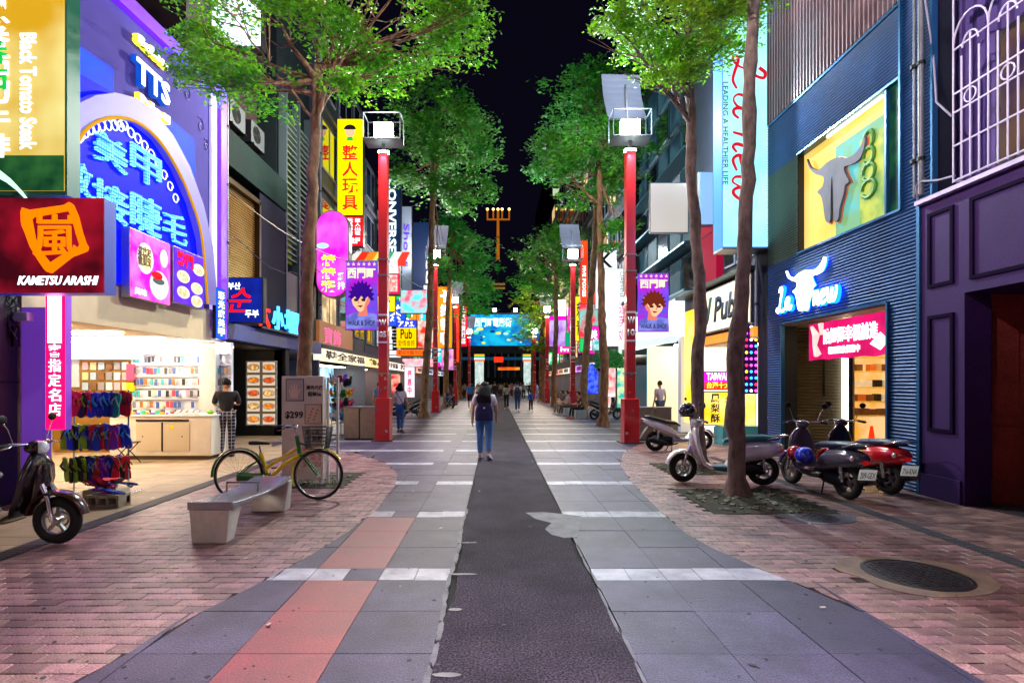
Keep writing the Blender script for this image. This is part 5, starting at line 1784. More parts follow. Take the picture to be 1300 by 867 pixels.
for i in range(22):
    u, z = q.uniform(bx[0] + .5, bx[1] - .5), q.uniform(bx[2] + .4, bx[2] + 2.4)
    r_ = q.uniform(.15, .5)
    MB().prism(FE, [(u + r_ * math.cos(k * PI / 5), z + r_ * .5 * math.sin(k * PI / 5)) for k in range(10)], .012, .02 + i * .001).put('fish_print', glow('billboard print %d' % (i % 4), ['#a0f0ff', '#f0e060', '#0a3a80', '#40d0a0'][i % 4], 1.), sg)
for x in (628, 654):
    l = thing('floodlight', 'white floodlight on arm above the blue billboard, ' + ('nearer its centre' if x == 654 else 'the more westerly'), 'floodlight', (FE.U(x), YE - 1.2, FE.Z(0, 395)), 0, 'floodlights over the billboard')
    MB().obox((0, 0, 0), (.5, .3, .35)).put('lamp_head', glow('flood white', '#f0fbff', 20.), l, world=False)
    MB().cyl((0, 0, 0), (0, 1.2, .2), .04).put('arm', M_dark, l, world=False)
sign('red_sign', 'small red oval lit sign in the dark hall at the street end', FP(YE + .4), (627, 453, 639, 460), glow('red lit oval', '#ff2a10', 1.3), th=.1, arms=False)
sign('long_sign', 'orange red lit strip low across the street end', FP(YE - 2), (632, 466, 660, 470), glow('orange red strip', '#ff3a10', .9, var=.8, col2='#ffb020', scale=.8), th=.3, arms=False)
for (x0, x1) in ((603, 614), (665, 678)):
    g = thing('gate_pillar', 'white banded gate pillar with green and orange cap ' + ('west' if x0 == 603 else 'east') + ' of the dark hall', 'gate pillar', (FE.U((x0 + x1) / 2), 72, 0))
    pl = FP(72)
    b = pl.bb(x0, 450, x1, 500)
    MB().wbox(pl, b[0], b[1], 0, b[3] - .9, -.6, 0).put('shaft', glow('pale poster print', '#e0e4d8', .8, var=.7, col2='#70b8c0', scale=2), g)
    for k, c in enumerate(('#ff5a20', '#ffffff', '#20b080', '#ffb020')):
        MB().wbox(pl, b[0] - .1, b[1] + .1, b[3] - .9 + k * .24, b[3] - .68 + k * .24, -.7, .08).put('band', glow('band ' + c, c, .9), g)
# far tower blocks and the rooftop mast
t = thing('tower_block', 'far dark tower block with a few lit rooms beside the mast', 'building', (16, 110, 0))
MB().box(9, 30, 105, 125, 0, 40).put('wall', mat('night tower', '#0e121c', .8), t)
for (x, z) in ((11, 38), (12.8, 31), (10, 26), (16, 35), (19, 30), (13, 22)):
    MB().box(x, x + 2, 104.9, 105, z, z + 1.4).put('window', glow('far room', '#c8d8b0', .7), t)
t = thing('mast', 'golden lit rooftop mast with branching arms above the street end', 'mast', (.3, 92, 0))
FM = FP(92)
M_gold = glow('amber lit steel', '#c06a14', .55)
MB().cyl((.3, 92, 0), (.3, 92, FM.Z(0, 268)), .22, .16).put('pole', mat('mast pole lower', '#3a2a18'), t)
MB().cyl((.3, 91.9, FM.Z(0, 330)), (.3, 91.9, FM.Z(0, 268)), .28, .2).put('pole', M_gold, t)
MB().cyl((-1.6, 91.9, FM.Z(0, 279)), (2.3, 91.9, FM.Z(0, 279)), .14).put('arm', M_gold, t)
for x in (-1.5, -.5, .3, 1.0, 2.2):
    MB().cyl((x, 91.9, FM.Z(0, 279)), (x, 91.9, FM.Z(0, 268)), .13).put('lamp', M_gold, t)
    MB().ball((x, 91.9, FM.Z(0, 266)), .22, 8, 6).put('lamp', glow('warm bulb', '#ffc060', 3.), t)
for z in (FM.Z(0, 362), FM.Z(0, 367)):
    MB().box(-.9, 1.5, 91.8, 92.2, z, z + .3).put('platform', glow('amber dim', '#8a6a30', .6), t)
# hedge over the colourful east shop
q = random.Random(15)
g = MB()
for k in range(1600):
    c = Vector((5.6 + q.uniform(-.9, .5), 25.6 + q.uniform(-.3, .3), 2.75 + q.uniform(-.4, .45)))
    a = Vector((q.uniform(-1, 1), q.uniform(-1, 1), q.uniform(-1, 1))).normalized() * .07
    b = a.orthogonal().normalized() * .04
    g.add([c - a, c + b, c + a, c - b], [(0, 1, 2, 3)])
h = thing('hedge', 'green hanging hedge above the turquoise posters', 'hedge', (5.6, 25.6, 2.4))
g.put('foliage', mat('hedge leaf', '#1f7a3a', .6, rand=.5, emit=.05), h, fix=False)
MB().box(4.8, 6.2, 25.5, 25.9, 2.2, 2.35).put('trough', M_dark, h)

# many more small lit signs crowding both rows of shops farther off
q = random.Random(99)
words = {'鞋': 'shoe', '茶': 'tea', '藥': 'medicine', 'NET': 'NET', '麵': 'noodles', '美髮': 'hairdresser', 'KTV': 'KTV', '當鋪': 'pawnshop', '金': 'gold', 'SALE': 'SALE', '電': 'electric', '旅館': 'hotel', '刺青': 'tattoo', '眼鏡': 'glasses', '服飾': 'clothing', '餐': 'meal', '書': 'book', '酒': 'wine'}
pal = [('crimson', '#ff1838'), ('orange', '#ff8a18'), ('white', '#f0f4ff'), ('magenta', '#ff20a8'), ('aqua', '#30d0e8'), ('yellow', '#ffd820'), ('green', '#20c060'), ('blue', '#2850ff')]
used = set()
for i in range(34):
    side = -1 if i % 2 else 1
    Y = q.uniform(34, 68) if i > 11 else q.uniform(27, 40)
    cn_, cc = q.choice(pal)
    w_ = q.choice(list(words))
    hgt, wid = q.uniform(1.2, 3.4), q.uniform(.7, 1.3)
    if (cn_, w_, side) in used or sum(u[1:] == (w_, side) for u in used):
        continue
    used.add((cn_, w_, side))
    z = q.uniform(3.1, 6.2)
    wall_x = 6.3 * side if side > 0 else -6.6
    u1 = wall_x - side * .1
    u0 = u1 - side * wid
    sign('small_sign', f'small {cn_} lit sign with the word for {words[w_]} on the far {"east" if side > 0 else "west"} shops', FP(Y), None, glow('small face ' + cn_, cc, 1.0), th=.2, box=(min(u0, u1), max(u0, u1), z, z + hgt), texts=[(w_, 'v' if len(w_) < 4 else 'r', (.18, .82, .1, .9), M_blk if cn_ in ('white', 'yellow') else M_wht, {'bold': .02})], arms=False)

# downpipes, conduits and small boxes on the walls
M_pipe = mat('grey pipe', '#6a6c78', .5, .2, var=.5, scale=6)
for i, (x, y, z0, z1, lab) in enumerate(((6.22, 7.9, 4.4, 12, 'grey downpipe in the dark gap beside the blue ribbed shop'), (6.2, 8.0, 4.4, 12, 'second thinner pipe in the dark gap beside the blue ribbed shop'), (6.2, 12.85, 3.0, 12, 'downpipe between the blue ribbed shop and the cake shop'), (-6.5, 13.02, 3.1, 9, 'downpipe along the purple border of the salon'), (-6.5, 19.95, 4.0, 14, 'downpipe beside the slanting louvres'))):
    g = MB().cyl((x, y, z0), (x, y, z1), .04 if i != 1 else .02, n=10)
    t = one('downpipe', g, M_pipe, lab, 'pipe', smooth=50)
    k = z0 + .5
    while k < z1:
        MB().cyl((x, y, k), (x, y, k + .05), .055).put('clamp', M_dark, t)
        k += 1.4
q = random.Random(61)
for i in range(12):
    side = -1 if i % 2 else 1
    pl = LW if side < 0 else RW
    y0 = [13.2, 17.2, 18.3, 20.5, 19, 24][i // 2]
    z0 = q.uniform(4.7, 7.6)
    n = 8
    pts = [pl.p(y0 + 4.2 * k / n, z0 + q.uniform(-.08, .08) - .25 * math.sin(PI * k / n), .2) for k in range(n + 1)]
    one('facade_cable', MB().tube(pts, .012, 5), M_black, f'black cable sagging along the {"east" if side > 0 else "west"} wall, {ORD[i // 2 + 1]} of the bundle away from the viewer', 'cable', smooth=True)


# =================================================================== LAMP POSTS
def lamp_post(x, y, label, code, s=1., lit=True, power=420., col=(1., .95, .86), banner=None, panel=True, hz=8.55, inner=1, scol=None, pcol=None):
    """red square post; box base, code number, caged flood lamp and white reflector board above"""
    t = thing('street_lamp', label, 'street lamp', (x, y, 0), 0, 'red lamp posts in two rows')
    MB().box(-.21, .21, -.24, .21, 0, 1.22).put('base', M_redpost, t, world=False, bevel=.02)
    MB().box(-.3, .3, -.3, .3, 0, .03).put('foot_plate', mat('dark red foot', '#4a0a10', .6, var=.5), t, world=False)
    MB().box(-.128, .128, -.145, .128, 1.22, hz - .35).put('post', M_redpost, t, world=False, bevel=.015)
    F0 = Pl('F', y - .145)
    for k, z in enumerate((3.56, 2.78)):
        MB().box(-.13, .13, -.149, -.145, z, z + .05).put('stripe', M_wprint, t, world=False)
    if code:
        txt(code[0], F0, (x - .1, x + .1, 3.28, 3.46), M_wprint, t, d=.002, th=.003, bold=.03)
        txt(code[1], F0, (x - .1, x + .1, 2.94, 3.12), M_wprint, t, d=.002, th=.003, bold=.03)
    MB().box(-.05, .05, -.05, .05, hz - .35, hz).put('neck', M_steel, t, world=False)
    for zc in (1.9, 4.7, 5.15):
        MB().box(-.155, .155, -.155, .155, zc, zc + .035).put('clamp_band', M_steel, t, world=False)
    qq = random.Random(int(y * 3))
    for k in range(4):
        sx, sz = qq.uniform(-.09, .06), qq.uniform(1.35, 2.3)
        MB().box(sx, sx + qq.uniform(.03, .07), -.148, -.145, sz, sz + qq.uniform(.03, .09)).put('sticker', mat('sticker %d' % k, ['#b8b4a8', '#c8b040', '#4a6a98', '#888480'][k], .6, var=.8, scale=40), t, world=False)
    for k in range(3):
        sx = qq.uniform(-.2, .1)
        MB().box(sx, sx + .07, -.242, -.24, .25 + k * .3, .32 + k * .3).put('sticker', mat('sticker %d' % k, '#b8b4a8'), t, world=False) if k != 1 else None
    # caged lamp box
    w = .52
    g = MB()
    for xx in (-w, w):
        for yy in (-.3, .3):
            g.box(xx - .012, xx + .012, yy - .012, yy + .012, hz, hz + .72)
    for zz_ in (hz, hz + .72):
        for yy in (-.3, .3):
            g.box(-w, w, yy - .012, yy + .012, zz_ - .012, zz_ + .012)
        for xx in (-w, w):
            g.box(xx - .012, xx + .012, -.3, .3, zz_ - .0119, zz_ + .0119)
    g.put('cage_frame', mat('lamp cage', '#20262a', .5, .5), t, world=False)
    MB().box(-w, w, -.3, .3, hz - .04, hz - .014).put('tray', mat('pale tray', '#4a5054', .4), t, world=False)
    e = 70. if lit else 6.
    MB().obox((0, 0, hz + .32), (.5, .2, .42), Matrix.Rotation(R(0), 3, 'X')).put('lamp', glow('lamp glow %d' % int(col[2] * 100), col, e), t, world=False)
    MB().obox((0, -.02, hz - .3), (.3, .14, .05)).put('down_lamp', glow('down lamp glow', (.9, 1., .95), 18.), t, world=False)
    if panel:
        g = MB()
        vs = []
        for k in range(9):
            a = k / 8
            zz_ = hz + .74 + a * 1.35
            oy = .25 + .28 * math.sin(a * 2.2)
            ox = inner * (.14 * a)
            vs += [(-.55 + ox, oy, zz_), (.55 + ox, oy + .05, zz_)]
        g.add(vs, [(2 * i, 2 * i + 1, 2 * i + 3, 2 * i + 2) for i in range(8)])
        g.add([(v[0], v[1] + .03, v[2]) for v in vs], [(2 * i, 2 * i + 2, 2 * i + 3, 2 * i + 1) for i in range(8)])
        g.put('reflector_board', mat('grey reflector', '#25262e', .5, emit=.05, ecol='#a8b4e8'), t, world=False, fix=False)
        MB().cyl((0, .25, hz + .72), (0, .45, hz + 1.6), .02).put('stay', M_steel, t, world=False)
    if power:
        ld = bpy.data.lights.new('street_lamp_light', 'POINT')
        ld.energy = power * (2.4 if y < 10 else 1.7)
        ld.color = pcol or col
        ld.shadow_soft_size = .12
        lo = bpy.data.objects.new('light', ld)
        COL.objects.link(lo)
        lo.parent = t
        lo.location = (0, -.35, hz + .3)
        ld2 = bpy.data.lights.new('street_lamp_down_light', 'SPOT')
        ld2.energy = power * (.8 if y < 10 else 1.0)
        ld2.color = scol or col
        ld2.spot_size = R(130)
        ld2.spot_blend = .8
        ld2.shadow_soft_size = .08
        lo = bpy.data.objects.new('light', ld2)
        COL.objects.link(lo)
        lo.parent = t
        lo.location = (0, -.1, hz - .42)
    return t


def banner(x, y, w, h, z, side, col, col2, label, hair):
    """printed vinyl banner hung from two rods on the lamp post"""
    t = thing('street_banner', label, 'banner', (x, y, z), 0, 'Ximending banners on the lamp posts')
    pl = FP(y)
    b = (x - w / 2, x + w / 2, z, z + h)
    g = MB()
    vs = []
    for k in range(13):
        zz_ = z + h * k / 12
        vs += [pl.p(b[0], zz_, .03 * math.sin(k)), pl.p(b[1], zz_, .03 * math.sin(k + 1))]
    g.add(vs, [(2 * i, 2 * i + 1, 2 * i + 3, 2 * i + 2) for i in range(12)])
    g.add([(v[0], v[1] + .006, v[2]) for v in vs], [(2 * i, 2 * i + 2, 2 * i + 3, 2 * i + 1) for i in range(12)])
    g.put('cloth', glow('banner ' + label[:14], col, .7, var=1., col2=col2, scale=1.1), t, fix=False)
    txt('西門町', pl, sub(b, .06, .94, .74, .89), glow('pale gold print', '#fff0c0', .8), t, d=.06, bold=.03)
    txt('★ ★ ★ ★ ★ ★', pl, sub(b, .04, .96, .92, .98), glow('pale pink print', '#ffb0d0', .8), t, d=.06)
    cx, cz_ = x, z + h * .46
    sk = glow('skin print', '#ffb98a', .9)
    shd = glow('skin shade print', '#e07a68', .8)
    fl = 1 if side > 0 else -1
    MB().prism(pl, [(cx - fl * w * .02, cz_ - h * .12), (cx + fl * w * .16, cz_ - h * .1), (cx + fl * w * .2, z + h * .2), (cx - fl * w * .12, z + h * .2)], .053, .056).put('neck_print', shd, t)
    fp = [(-.30, .12), (-.31, -.02), (-.26, -.10), (-.10, -.19), (-.03, -.205), (.06, -.18), (.24, -.08), (.30, .02), (.31, .14), (0, .2)]
    MB().prism(pl, [(cx + fl * w * a, cz_ + h * b) for a, b in fp], .056, .06).put('face_print', sk, t)
    MB().prism(pl, [(cx + fl * w * a, cz_ + h * b) for a, b in [(.30, .1), (.30, .02), (.24, -.08), (.06, -.18), (.12, -.08), (.2, .0)]], .06, .0615).put('shade_print', shd, t)
    q = random.Random(3)
    hp = []
    for k in range(24):
        a = -.35 + (PI + .7) * k / 23
        r_ = 1. if k % 2 else .78
        hp.append((cx + w * .42 * r_ * math.cos(a), cz_ + h * .02 + h * .24 * r_ * math.sin(a)))
    hp += [(cx - w * .2, cz_ + h * .02), (cx - w * .1, cz_ - h * .04), (cx, cz_ + h * .03), (cx + w * .1, cz_ - h * .03), (cx + w * .2, cz_ + h * .02)]
    MB().prism(pl, hp, .062, .07).put('hair_print', glow('hair print ' + hair, hair, .6), t)
    for dx in (-.17, .06):
        MB().prism(pl, [(cx + fl * w * (dx - .07), cz_ - h * .02), (cx + fl * w * dx, cz_ - h * .005), (cx + fl * w * (dx + .08), cz_ - h * .025), (cx + fl * w * (dx + .06), cz_ - h * .05), (cx + fl * w * (dx - .04), cz_ - h * .05)], .062, .066).put('eye_print', M_blk, t)
        MB().prism(pl, [(cx + fl * w * (dx - .08), cz_ + h * .02), (cx + fl * w * (dx + .09), cz_ + h * .03), (cx + fl * w * (dx + .08), cz_ + h * .015)], .062, .066).put('brow_print', M_blk, t)
    MB().prism(pl, [(cx - fl * w * .14, cz_ - h * .115), (cx + fl * w * .06, cz_ - h * .105), (cx - fl * w * .02, cz_ - h * .14)], .062, .066).put('mouth_print', mat('dark red print', '#5a0a0a'), t)
    MB().prism(pl, [(cx - fl * w * .08, cz_ - h * .03), (cx - fl * w * .12, cz_ - h * .08), (cx - fl * w * .06, cz_ - h * .08)], .062, .066).put('nose_print', shd, t)
    MB().prism(pl, [(b[0] + .02, z + .03), (b[1] - .02, z + .03), (b[1] - .02, z + h * .22), (cx + w * .12, z + h * .26), (cx - w * .12, z + h * .26), (b[0] + .02, z + h * .2)], .04, .052).put('shirt_print', glow('jacket print', '#8890e8', .7, var=.8, col2='#404ab0', scale=4), t)
    txt('WALK & SHOP', pl, sub(b, .08, .92, .06, .14), mat('dark blue print', '#203a60'), t, d=.056, bold=.02)
    for zz_ in (z, z + h):
        MB().cyl((b[0] - .02, y, zz_), (x + side * (w / 2 + .25), y, zz_), .014).put('rod', M_steel, t)
    return t


LP = [(-3.23, 15.5, 'red lamp post numbered W 05 beside the big tree and steel bins', ('W', '05')),
      (3.69, 14.9, 'red lamp post numbered W 10 beside the white parked scooter', ('W', '10')),
      (-3.43, 30.5, 'red lamp post numbered W 07 behind the slanting trunk', ('W', '07')),
      (4.2, 29.6, 'red lamp post numbered W 08 beside the seated people', ('W', '08')),
      (-3.5, 46., 'third red lamp post of the west row', ('W', '09')),
      (4.2, 44.5, 'third red lamp post of the east row', ('W', '06')),
      (-3.0, 60., 'fourth red lamp post of the west row, before the gate pillar', None),
      (4.2, 59., 'fourth red lamp post of the east row, before the gate pillar', None),
      (-3.3, 2.3, 'unseen red lamp post over the viewer, west row', ('W', '03')),  # out of view, continues the row; added for pinkish light on the foreground
      (3.9, 2.3, 'unseen red lamp post over the viewer, east row', ('W', '12'))]  # out of view, continues the row; added for violet light on the foreground
for i, (x, y, lab, code) in enumerate(LP):
    c = [(1., .93, .80), (.80, .95, 1.), (1., .95, .9), (.8, .95, 1.), (1., .9, .75), (1., .82, .62), (1., .9, .8), (1., .8, .65), (1., .60, .56), (.50, .40, 1.)][i]
    lamp_post(x, y, lab, code, power=[900, 900, 420, 420, 350, 450, 250, 250, 1350, 1800][i], col=c, panel=(i != 0), hz=[8.55, 8.35, 8.6, 8.4, 8.4, 7.4, 7, 7, 8.5, 8.5][i], inner=1 if x < 0 else -1,
              scol={0: (.95, .5, 1.), 1: (.5, .65, 1.), 8: (1., .56, .50), 9: (.60, .36, 1.)}.get(i), pcol={8: (1., .84, .80), 9: (.86, .82, 1.)}.get(i))
banner(-3.86, 15.5, .92, 1.98, 3.17, 1, '#b020d0', '#4858f0', 'violet blue banner with purple haired figure on the W 05 post', '#3a0a90')
banner(4.33, 14.9, .86, 1.62, 3.05, -1, '#c030b8', '#6a78f0', 'violet blue banner with brown haired figure on the W 10 post', '#7a2a18')
for (x, y, lab) in ((-3.9, 30.5, 'smaller banner'),):
    pass


# =================================================================== TREES
def leafmat(name, c1, c2):
    m = mat(name, c1, .5, var=.7, scale=1.3, col2=c2, rand=.42)
    nt = m.node_tree
    N, L = nt.nodes.new, nt.links.new
    b = nt.nodes['Principled BSDF']
    src = b.inputs['Base Color'].links[0].from_socket
    tr = N('ShaderNodeBsdfTranslucent')
    L(src, tr.inputs['Color'])
    mx = N('ShaderNodeMixShader')
    mx.inputs[0].default_value = .5
    L(b.outputs[0], mx.inputs[1])
    L(tr.outputs[0], mx.inputs[2])
    L(mx.outputs[0], nt.nodes['Material Output'].inputs['Surface'])
    return m


M_leaf = leafmat('leaf green', '#5aac1e', '#a2cc2a')
M_leafb = leafmat('leaf deep green', '#20a03a', '#78d030')
M_bark = mat('mottled bark', '#9c7450', .85, var=.9, scale=7, col2='#4a3524', bump=1., bscale=30, stretch=(1, 1, .45))
M_barkg = mat('grey bark', '#84706a', .85, var=.9, scale=7, col2='#40342c', bump=1., bscale=30, stretch=(1, 1, .45))
# small irregular bark relief is in the mesh too
nrng = np.random.default_rng(5)


def crown_mesh(pads, leaf, clump, m):
    """PADS: (centre, (rx,ry,rz), leaf count). Leaves grow in little rosettes scattered through flattened pads."""
    V, n_tot = [], 0
    for c, r, n in pads:
        nc = max(1, n // 11)
        d = nrng.normal(size=(nc, 3))
        d /= np.linalg.norm(d, axis=1)[:, None]
        rad = nrng.random(nc) ** .55
        P = d * rad[:, None]
        ang = np.arctan2(P[:, 1], P[:, 0])
        lobes = 1 + .16 * np.sin(ang * 5 + c[0]) + .11 * np.sin(ang * 9 + c[1] * 2)
        P[:, :2] *= lobes[:, None]
        P[:, 2] -= .35 * (P[:, 0] ** 2 + P[:, 1] ** 2) - .1
        P = P * np.array(r) + np.array(c)
        # drop some to open gaps
        w = np.sin(P[:, 0] * 2.9 + 1.3 * c[2]) + np.sin(P[:, 1] * 3.3) + np.sin(P[:, 2] * 4.1 + P[:, 0] * 1.7)
        P = P[w > -.4]
        P = np.repeat(P, 11, axis=0)
        Q = P + nrng.normal(size=P.shape) * clump * np.array([1, 1, .45])
        k = len(Q)
        a = nrng.random(k) * 2 * math.pi
        ti = nrng.normal(size=k) * .38
        u = np.stack([np.cos(a), np.sin(a), ti * .8], 1)
        v = np.stack([-np.sin(a), np.cos(a), nrng.normal(size=k) * .45], 1)
        s = leaf * (.6 + nrng.random(k) * .8)
        u *= s[:, None]
        v *= (s * .48)[:, None]
        quad = np.stack([Q - u, Q + v - u * .05, Q + u, Q - v - u * .05], 1)
        V.append(quad.reshape(-1, 3))
        n_tot += k
    V = np.concatenate(V)
    me = bpy.data.meshes.new('crown')
    me.vertices.add(len(V))
    me.vertices.foreach_set('co', V.ravel().astype(np.float32))
    me.loops.add(len(V))
    me.loops.foreach_set('vertex_index', np.arange(len(V), dtype=np.int32))
    me.polygons.add(n_tot)
    me.polygons.foreach_set('loop_start', np.arange(0, len(V), 4, dtype=np.int32))
    me.materials.append(m)
    me.update(calc_edges=True)
    me.validate()
    return me


LEAVES = 0


def tree(label, x, y, path, r0, pads, leaf=.05, clump=.12, m=None, bark=None, fork=None, seed=1, dens=1., group='street trees in two rows'):
    """PATH: [(picture x, picture y)] up the trunk at depth y; PADS: [(px, py, half width px, half height px, depth offset, leaves)]"""
    global LEAVES
    q = random.Random(seed)
    pl = FP(y)
    t = thing('street_tree', label, 'tree', (x, y, 0), 0, group)
    pts = [Vector((x, y, -.02))] + [Vector(pl.at(*p)) for p in path]
    dense = []
    for a, b in zip(pts, pts[1:]):
        k = max(2, int((b - a).length / .22))
        for i in range(k):
            dense.append(a.lerp(b, i / k))
    dense.append(pts[-1])
    n = len(dense)
    for i in range(1, n - 1):
        dense[i] = dense[i] + Vector((q.uniform(-.02, .02), q.uniform(-.02, .02), 0))
    rs = []
    for i, p in enumerate(dense):
        f = i / (n - 1)
        r_ = r0 * (1 - .42 * f)
        r_ *= 1 + .65 * math.exp(-p.z / .16)
        r_ *= 1 + q.uniform(-.07, .09)
        if q.random() < .10:
            r_ *= 1.18
        rs.append(r_)
    MB().tube(dense, rs, 14).put('trunk', bark or M_bark, t, smooth=60)
    fk = dense[-1]
    fks = [dense[int(n * f)] for f in ((.80, .88, .95) if not fork else fork)] + [fk]
    P = []
    for i, (px, py, hx, hy, dy, nl) in enumerate(pads):
        p2 = FP(y + dy)
        c = Vector(p2.at(px, py))
        sx = hx / FOC * (y + dy)
        sz = hy / FOC * (y + dy)
        P.append((tuple(c), (sx, sx * .95, sz), int(nl * dens)))
        st = q.choice(fks)
        mid = st.lerp(c, .5) + Vector((q.uniform(-.1, .1), q.uniform(-.1, .1), -.10 * (c - st).length + .1))
        L_ = (c - st).length
        k = max(4, int(L_ / .25))
        lp = [(st * (1 - s) ** 2 + mid * 2 * s * (1 - s) + c * s * s) for s in [j / k for j in range(k + 1)]]
        lp = [lp[0]] + [p + Vector((q.uniform(-.03, .03), q.uniform(-.03, .03), q.uniform(-.02, .02))) for p in lp[1:]]
        br = r0 * (.42 if i < 7 else .2)
        MB().tube(lp, [br * (1 - .82 * j / k) for j in range(k + 1)], 8).put('branch', bark or M_bark, t, smooth=60)
        g = MB()
        for j in range(9):
            a0 = lp[int(k * q.uniform(.45, 1.0))]
            an = q.uniform(0, 2 * PI)
            e = c + Vector((sx * .85 * math.cos(an), sx * .8 * math.sin(an), sz * q.uniform(-.5, .5)))
            m1 = a0.lerp(e, .5) + Vector((0, 0, -.06))
            g.tube([a0, m1, e], [r0 * .1, r0 * .06, .004], 5)
        g.put('twig', bark or M_bark, t, smooth=60)
    me = crown_mesh(P, leaf, clump, m or M_leaf)
    LEAVES += len(me.polygons)
    inv = WM(t).inverted()
    me.transform(inv)
    link('crown', me, t)
    return t


tree('large leafy tree with mottled trunk rising behind the price board, beside the bicycle', -3.2, 9.4, [(386, 470), (392, 330), (397, 220), (402, 120), (404, 85)], .132,
     [(300, 105, 90, 15, -.6, 4200), (255, 45, 45, 26, .3, 2300), (300, 85, 60, 22, .9, 2500), (345, 12, 80, 30, -1., 4200), (440, 30, 75, 34, -.2, 4200), (520, 35, 80, 30, .2, 4600), (560, 60, 72, 24, .8, 3600), (490, 88, 80, 16, .5, 3600),
      (400, -40, 120, 30, 0, 4200), (520, -30, 100, 32, -.6, 4000), (270, -15, 80, 28, 0, 3600), (440, 108, 34, 9, -.8, 800), (450, 70, 45, 24, 1.4, 2000), (590, 15, 42, 22, 0, 1500), (380, -110, 130, 30, 0, 3000), (500, -110, 110, 30, 0, 2600), (240, 95, 34, 24, .2, 1500)], leaf=.04, clump=.075, fork=(.86, .91, .95), dens=.62)
tree('tree with bent knotted trunk standing in the stone pit behind the white scooter', 3.58, 8.0, [(935, 560), (933, 500), (931, 455), (938, 415), (944, 330), (949, 230), (952, 100), (956, 0), (958, -80)], .122,
     [(905, -20, 60, 22, -.4, 3200), (955, -5, 30, 14, .3, 900), (985, -60, 90, 30, 0, 3200), (880, -60, 110, 30, .4, 3600), (960, -120, 150, 34, 0, 3600), (895, 22, 40, 16, .2, 1300), (850, 5, 36, 14, .3, 900)], leaf=.04, clump=.075, bark=M_barkg, fork=(.9, .94, .97), seed=3, dens=.75)
tree('tree with straight trunk behind the white scooters and helmet', 3.95, 10.5, [(884, 500), (890, 380), (878, 230), (876, 100), (874, 30)], .135,
     [(790, 40, 55, 22, -.3, 3000), (835, 80, 55, 18, .2, 2900), (900, 60, 50, 26, -.3, 2700), (860, 15, 75, 26, .4, 3600), (870, 92, 26, 14, -.6, 900), (775, 20, 40, 16, .8, 1500), (930, 20, 60, 24, .5, 2400), (860, -40, 110, 30, 0, 3600), (790, -25, 70, 24, .4, 2400), (840, 95, 25, 12, -.8, 600), (810, 60, 40, 14, .6, 1500)], leaf=.042, clump=.08, bark=M_barkg, fork=(.78, .85, .92), seed=5, dens=.75)
tree('slender yellow lit tree nearest behind the seated people', 4.1, 20.7, [(768, 480), (764, 400), (762, 300), (762, 220), (766, 190)], .17,
     [(745, 200, 62, 22, -.6, 3000), (790, 225, 45, 18, .3, 2200), (715, 215, 42, 18, .2, 2000), (762, 178, 60, 20, 0, 2600), (785, 290, 22, 12, -.8, 600), (800, 180, 36, 18, .6, 1500), (750, 250, 46, 14, .6, 1500), (700, 185, 30, 16, .8, 1100), (775, 315, 14, 8, -.6, 260)], leaf=.085, clump=.15, m=M_leafb, seed=7)
tree('dark trunked tree between the red upright signs', 4.1, 25.7, [(742, 480), (748, 400), (755, 320), (758, 250), (752, 200)], .19,
     [(730, 160, 60, 24, .4, 2600), (770, 130, 70, 26, 1., 3000), (700, 210, 34, 20, 0, 1500), (740, 110, 52, 24, .4, 2200), (800, 160, 44, 22, .4, 1700), (765, 95, 46, 16, 0, 1200)], leaf=.1, clump=.18, m=M_leafb, seed=8)
tree('slanting thin trunk tree beside the W 07 lamp', -3.45, 25.7, [(540, 480), (546, 400), (548, 300), (550, 215), (552, 190)], .19,
     [(545, 190, 52, 22, -.6, 2800), (600, 200, 42, 22, 0, 2400), (515, 225, 32, 14, .4, 1400), (575, 165, 60, 24, .5, 3000), (560, 130, 58, 24, .2, 2600), (520, 160, 38, 22, .5, 1600), (600, 240, 34, 20, -.5, 1800), (560, 235, 48, 16, -.4, 1700), (555, 335, 18, 10, -1.5, 380), (600, 160, 36, 18, 1, 1300), (580, 262, 26, 14, .5, 800)], leaf=.1, clump=.18, m=M_leafb, seed=9)
tree('second smaller tree of the west row behind the slanting trunk', -3.5, 37.5, [(566, 480), (568, 400), (572, 330), (576, 290)], .2,
     [(575, 290, 40, 18, 0, 2000), (600, 335, 34, 22, -.6, 2000), (580, 350, 40, 18, .5, 1900), (610, 370, 28, 22, 0, 1400), (590, 310, 40, 16, 0, 1600), (560, 330, 22, 12, .5, 600), (600, 395, 26, 12, .5, 700)], leaf=.13, clump=.24, m=M_leafb, seed=10)
tree('far west tree before the lit billboard', -3.5, 52, [(583, 480), (584, 420), (586, 385)], .2,
     [(592, 385, 26, 14, 0, 1200), (605, 360, 22, 14, 0, 900), (585, 370, 20, 14, 0, 800)], leaf=.15, clump=.28, m=M_leafb, seed=11)
tree('broad tree of the east row with green crown over the crowd', 4.1, 38, [(703, 480), (706, 420), (706, 360), (704, 330)], .2,
     [(690, 325, 45, 20, 0, 2200), (720, 350, 40, 22, .4, 2000), (672, 350, 28, 18, 0, 1100), (700, 300, 40, 14, 0, 1500), (725, 300, 30, 16, .5, 1200), (690, 370, 40, 14, .4, 1300)], leaf=.13, clump=.24, m=M_leafb, seed=12)
tree('thick trunk tree lit by the starry far lamp', 4.05, 47, [(688, 470), (688, 430), (690, 400), (690, 375)], .3,
     [(680, 400, 26, 14, -.5, 900), (700, 395, 26, 14, .5, 900), (690, 370, 34, 14, 0, 1200), (672, 425, 20, 12, -.5, 700), (684, 440, 16, 8, -.5, 400), (660, 385, 16, 12, 0, 500)], leaf=.14, clump=.26, m=M_leaf, seed=13)
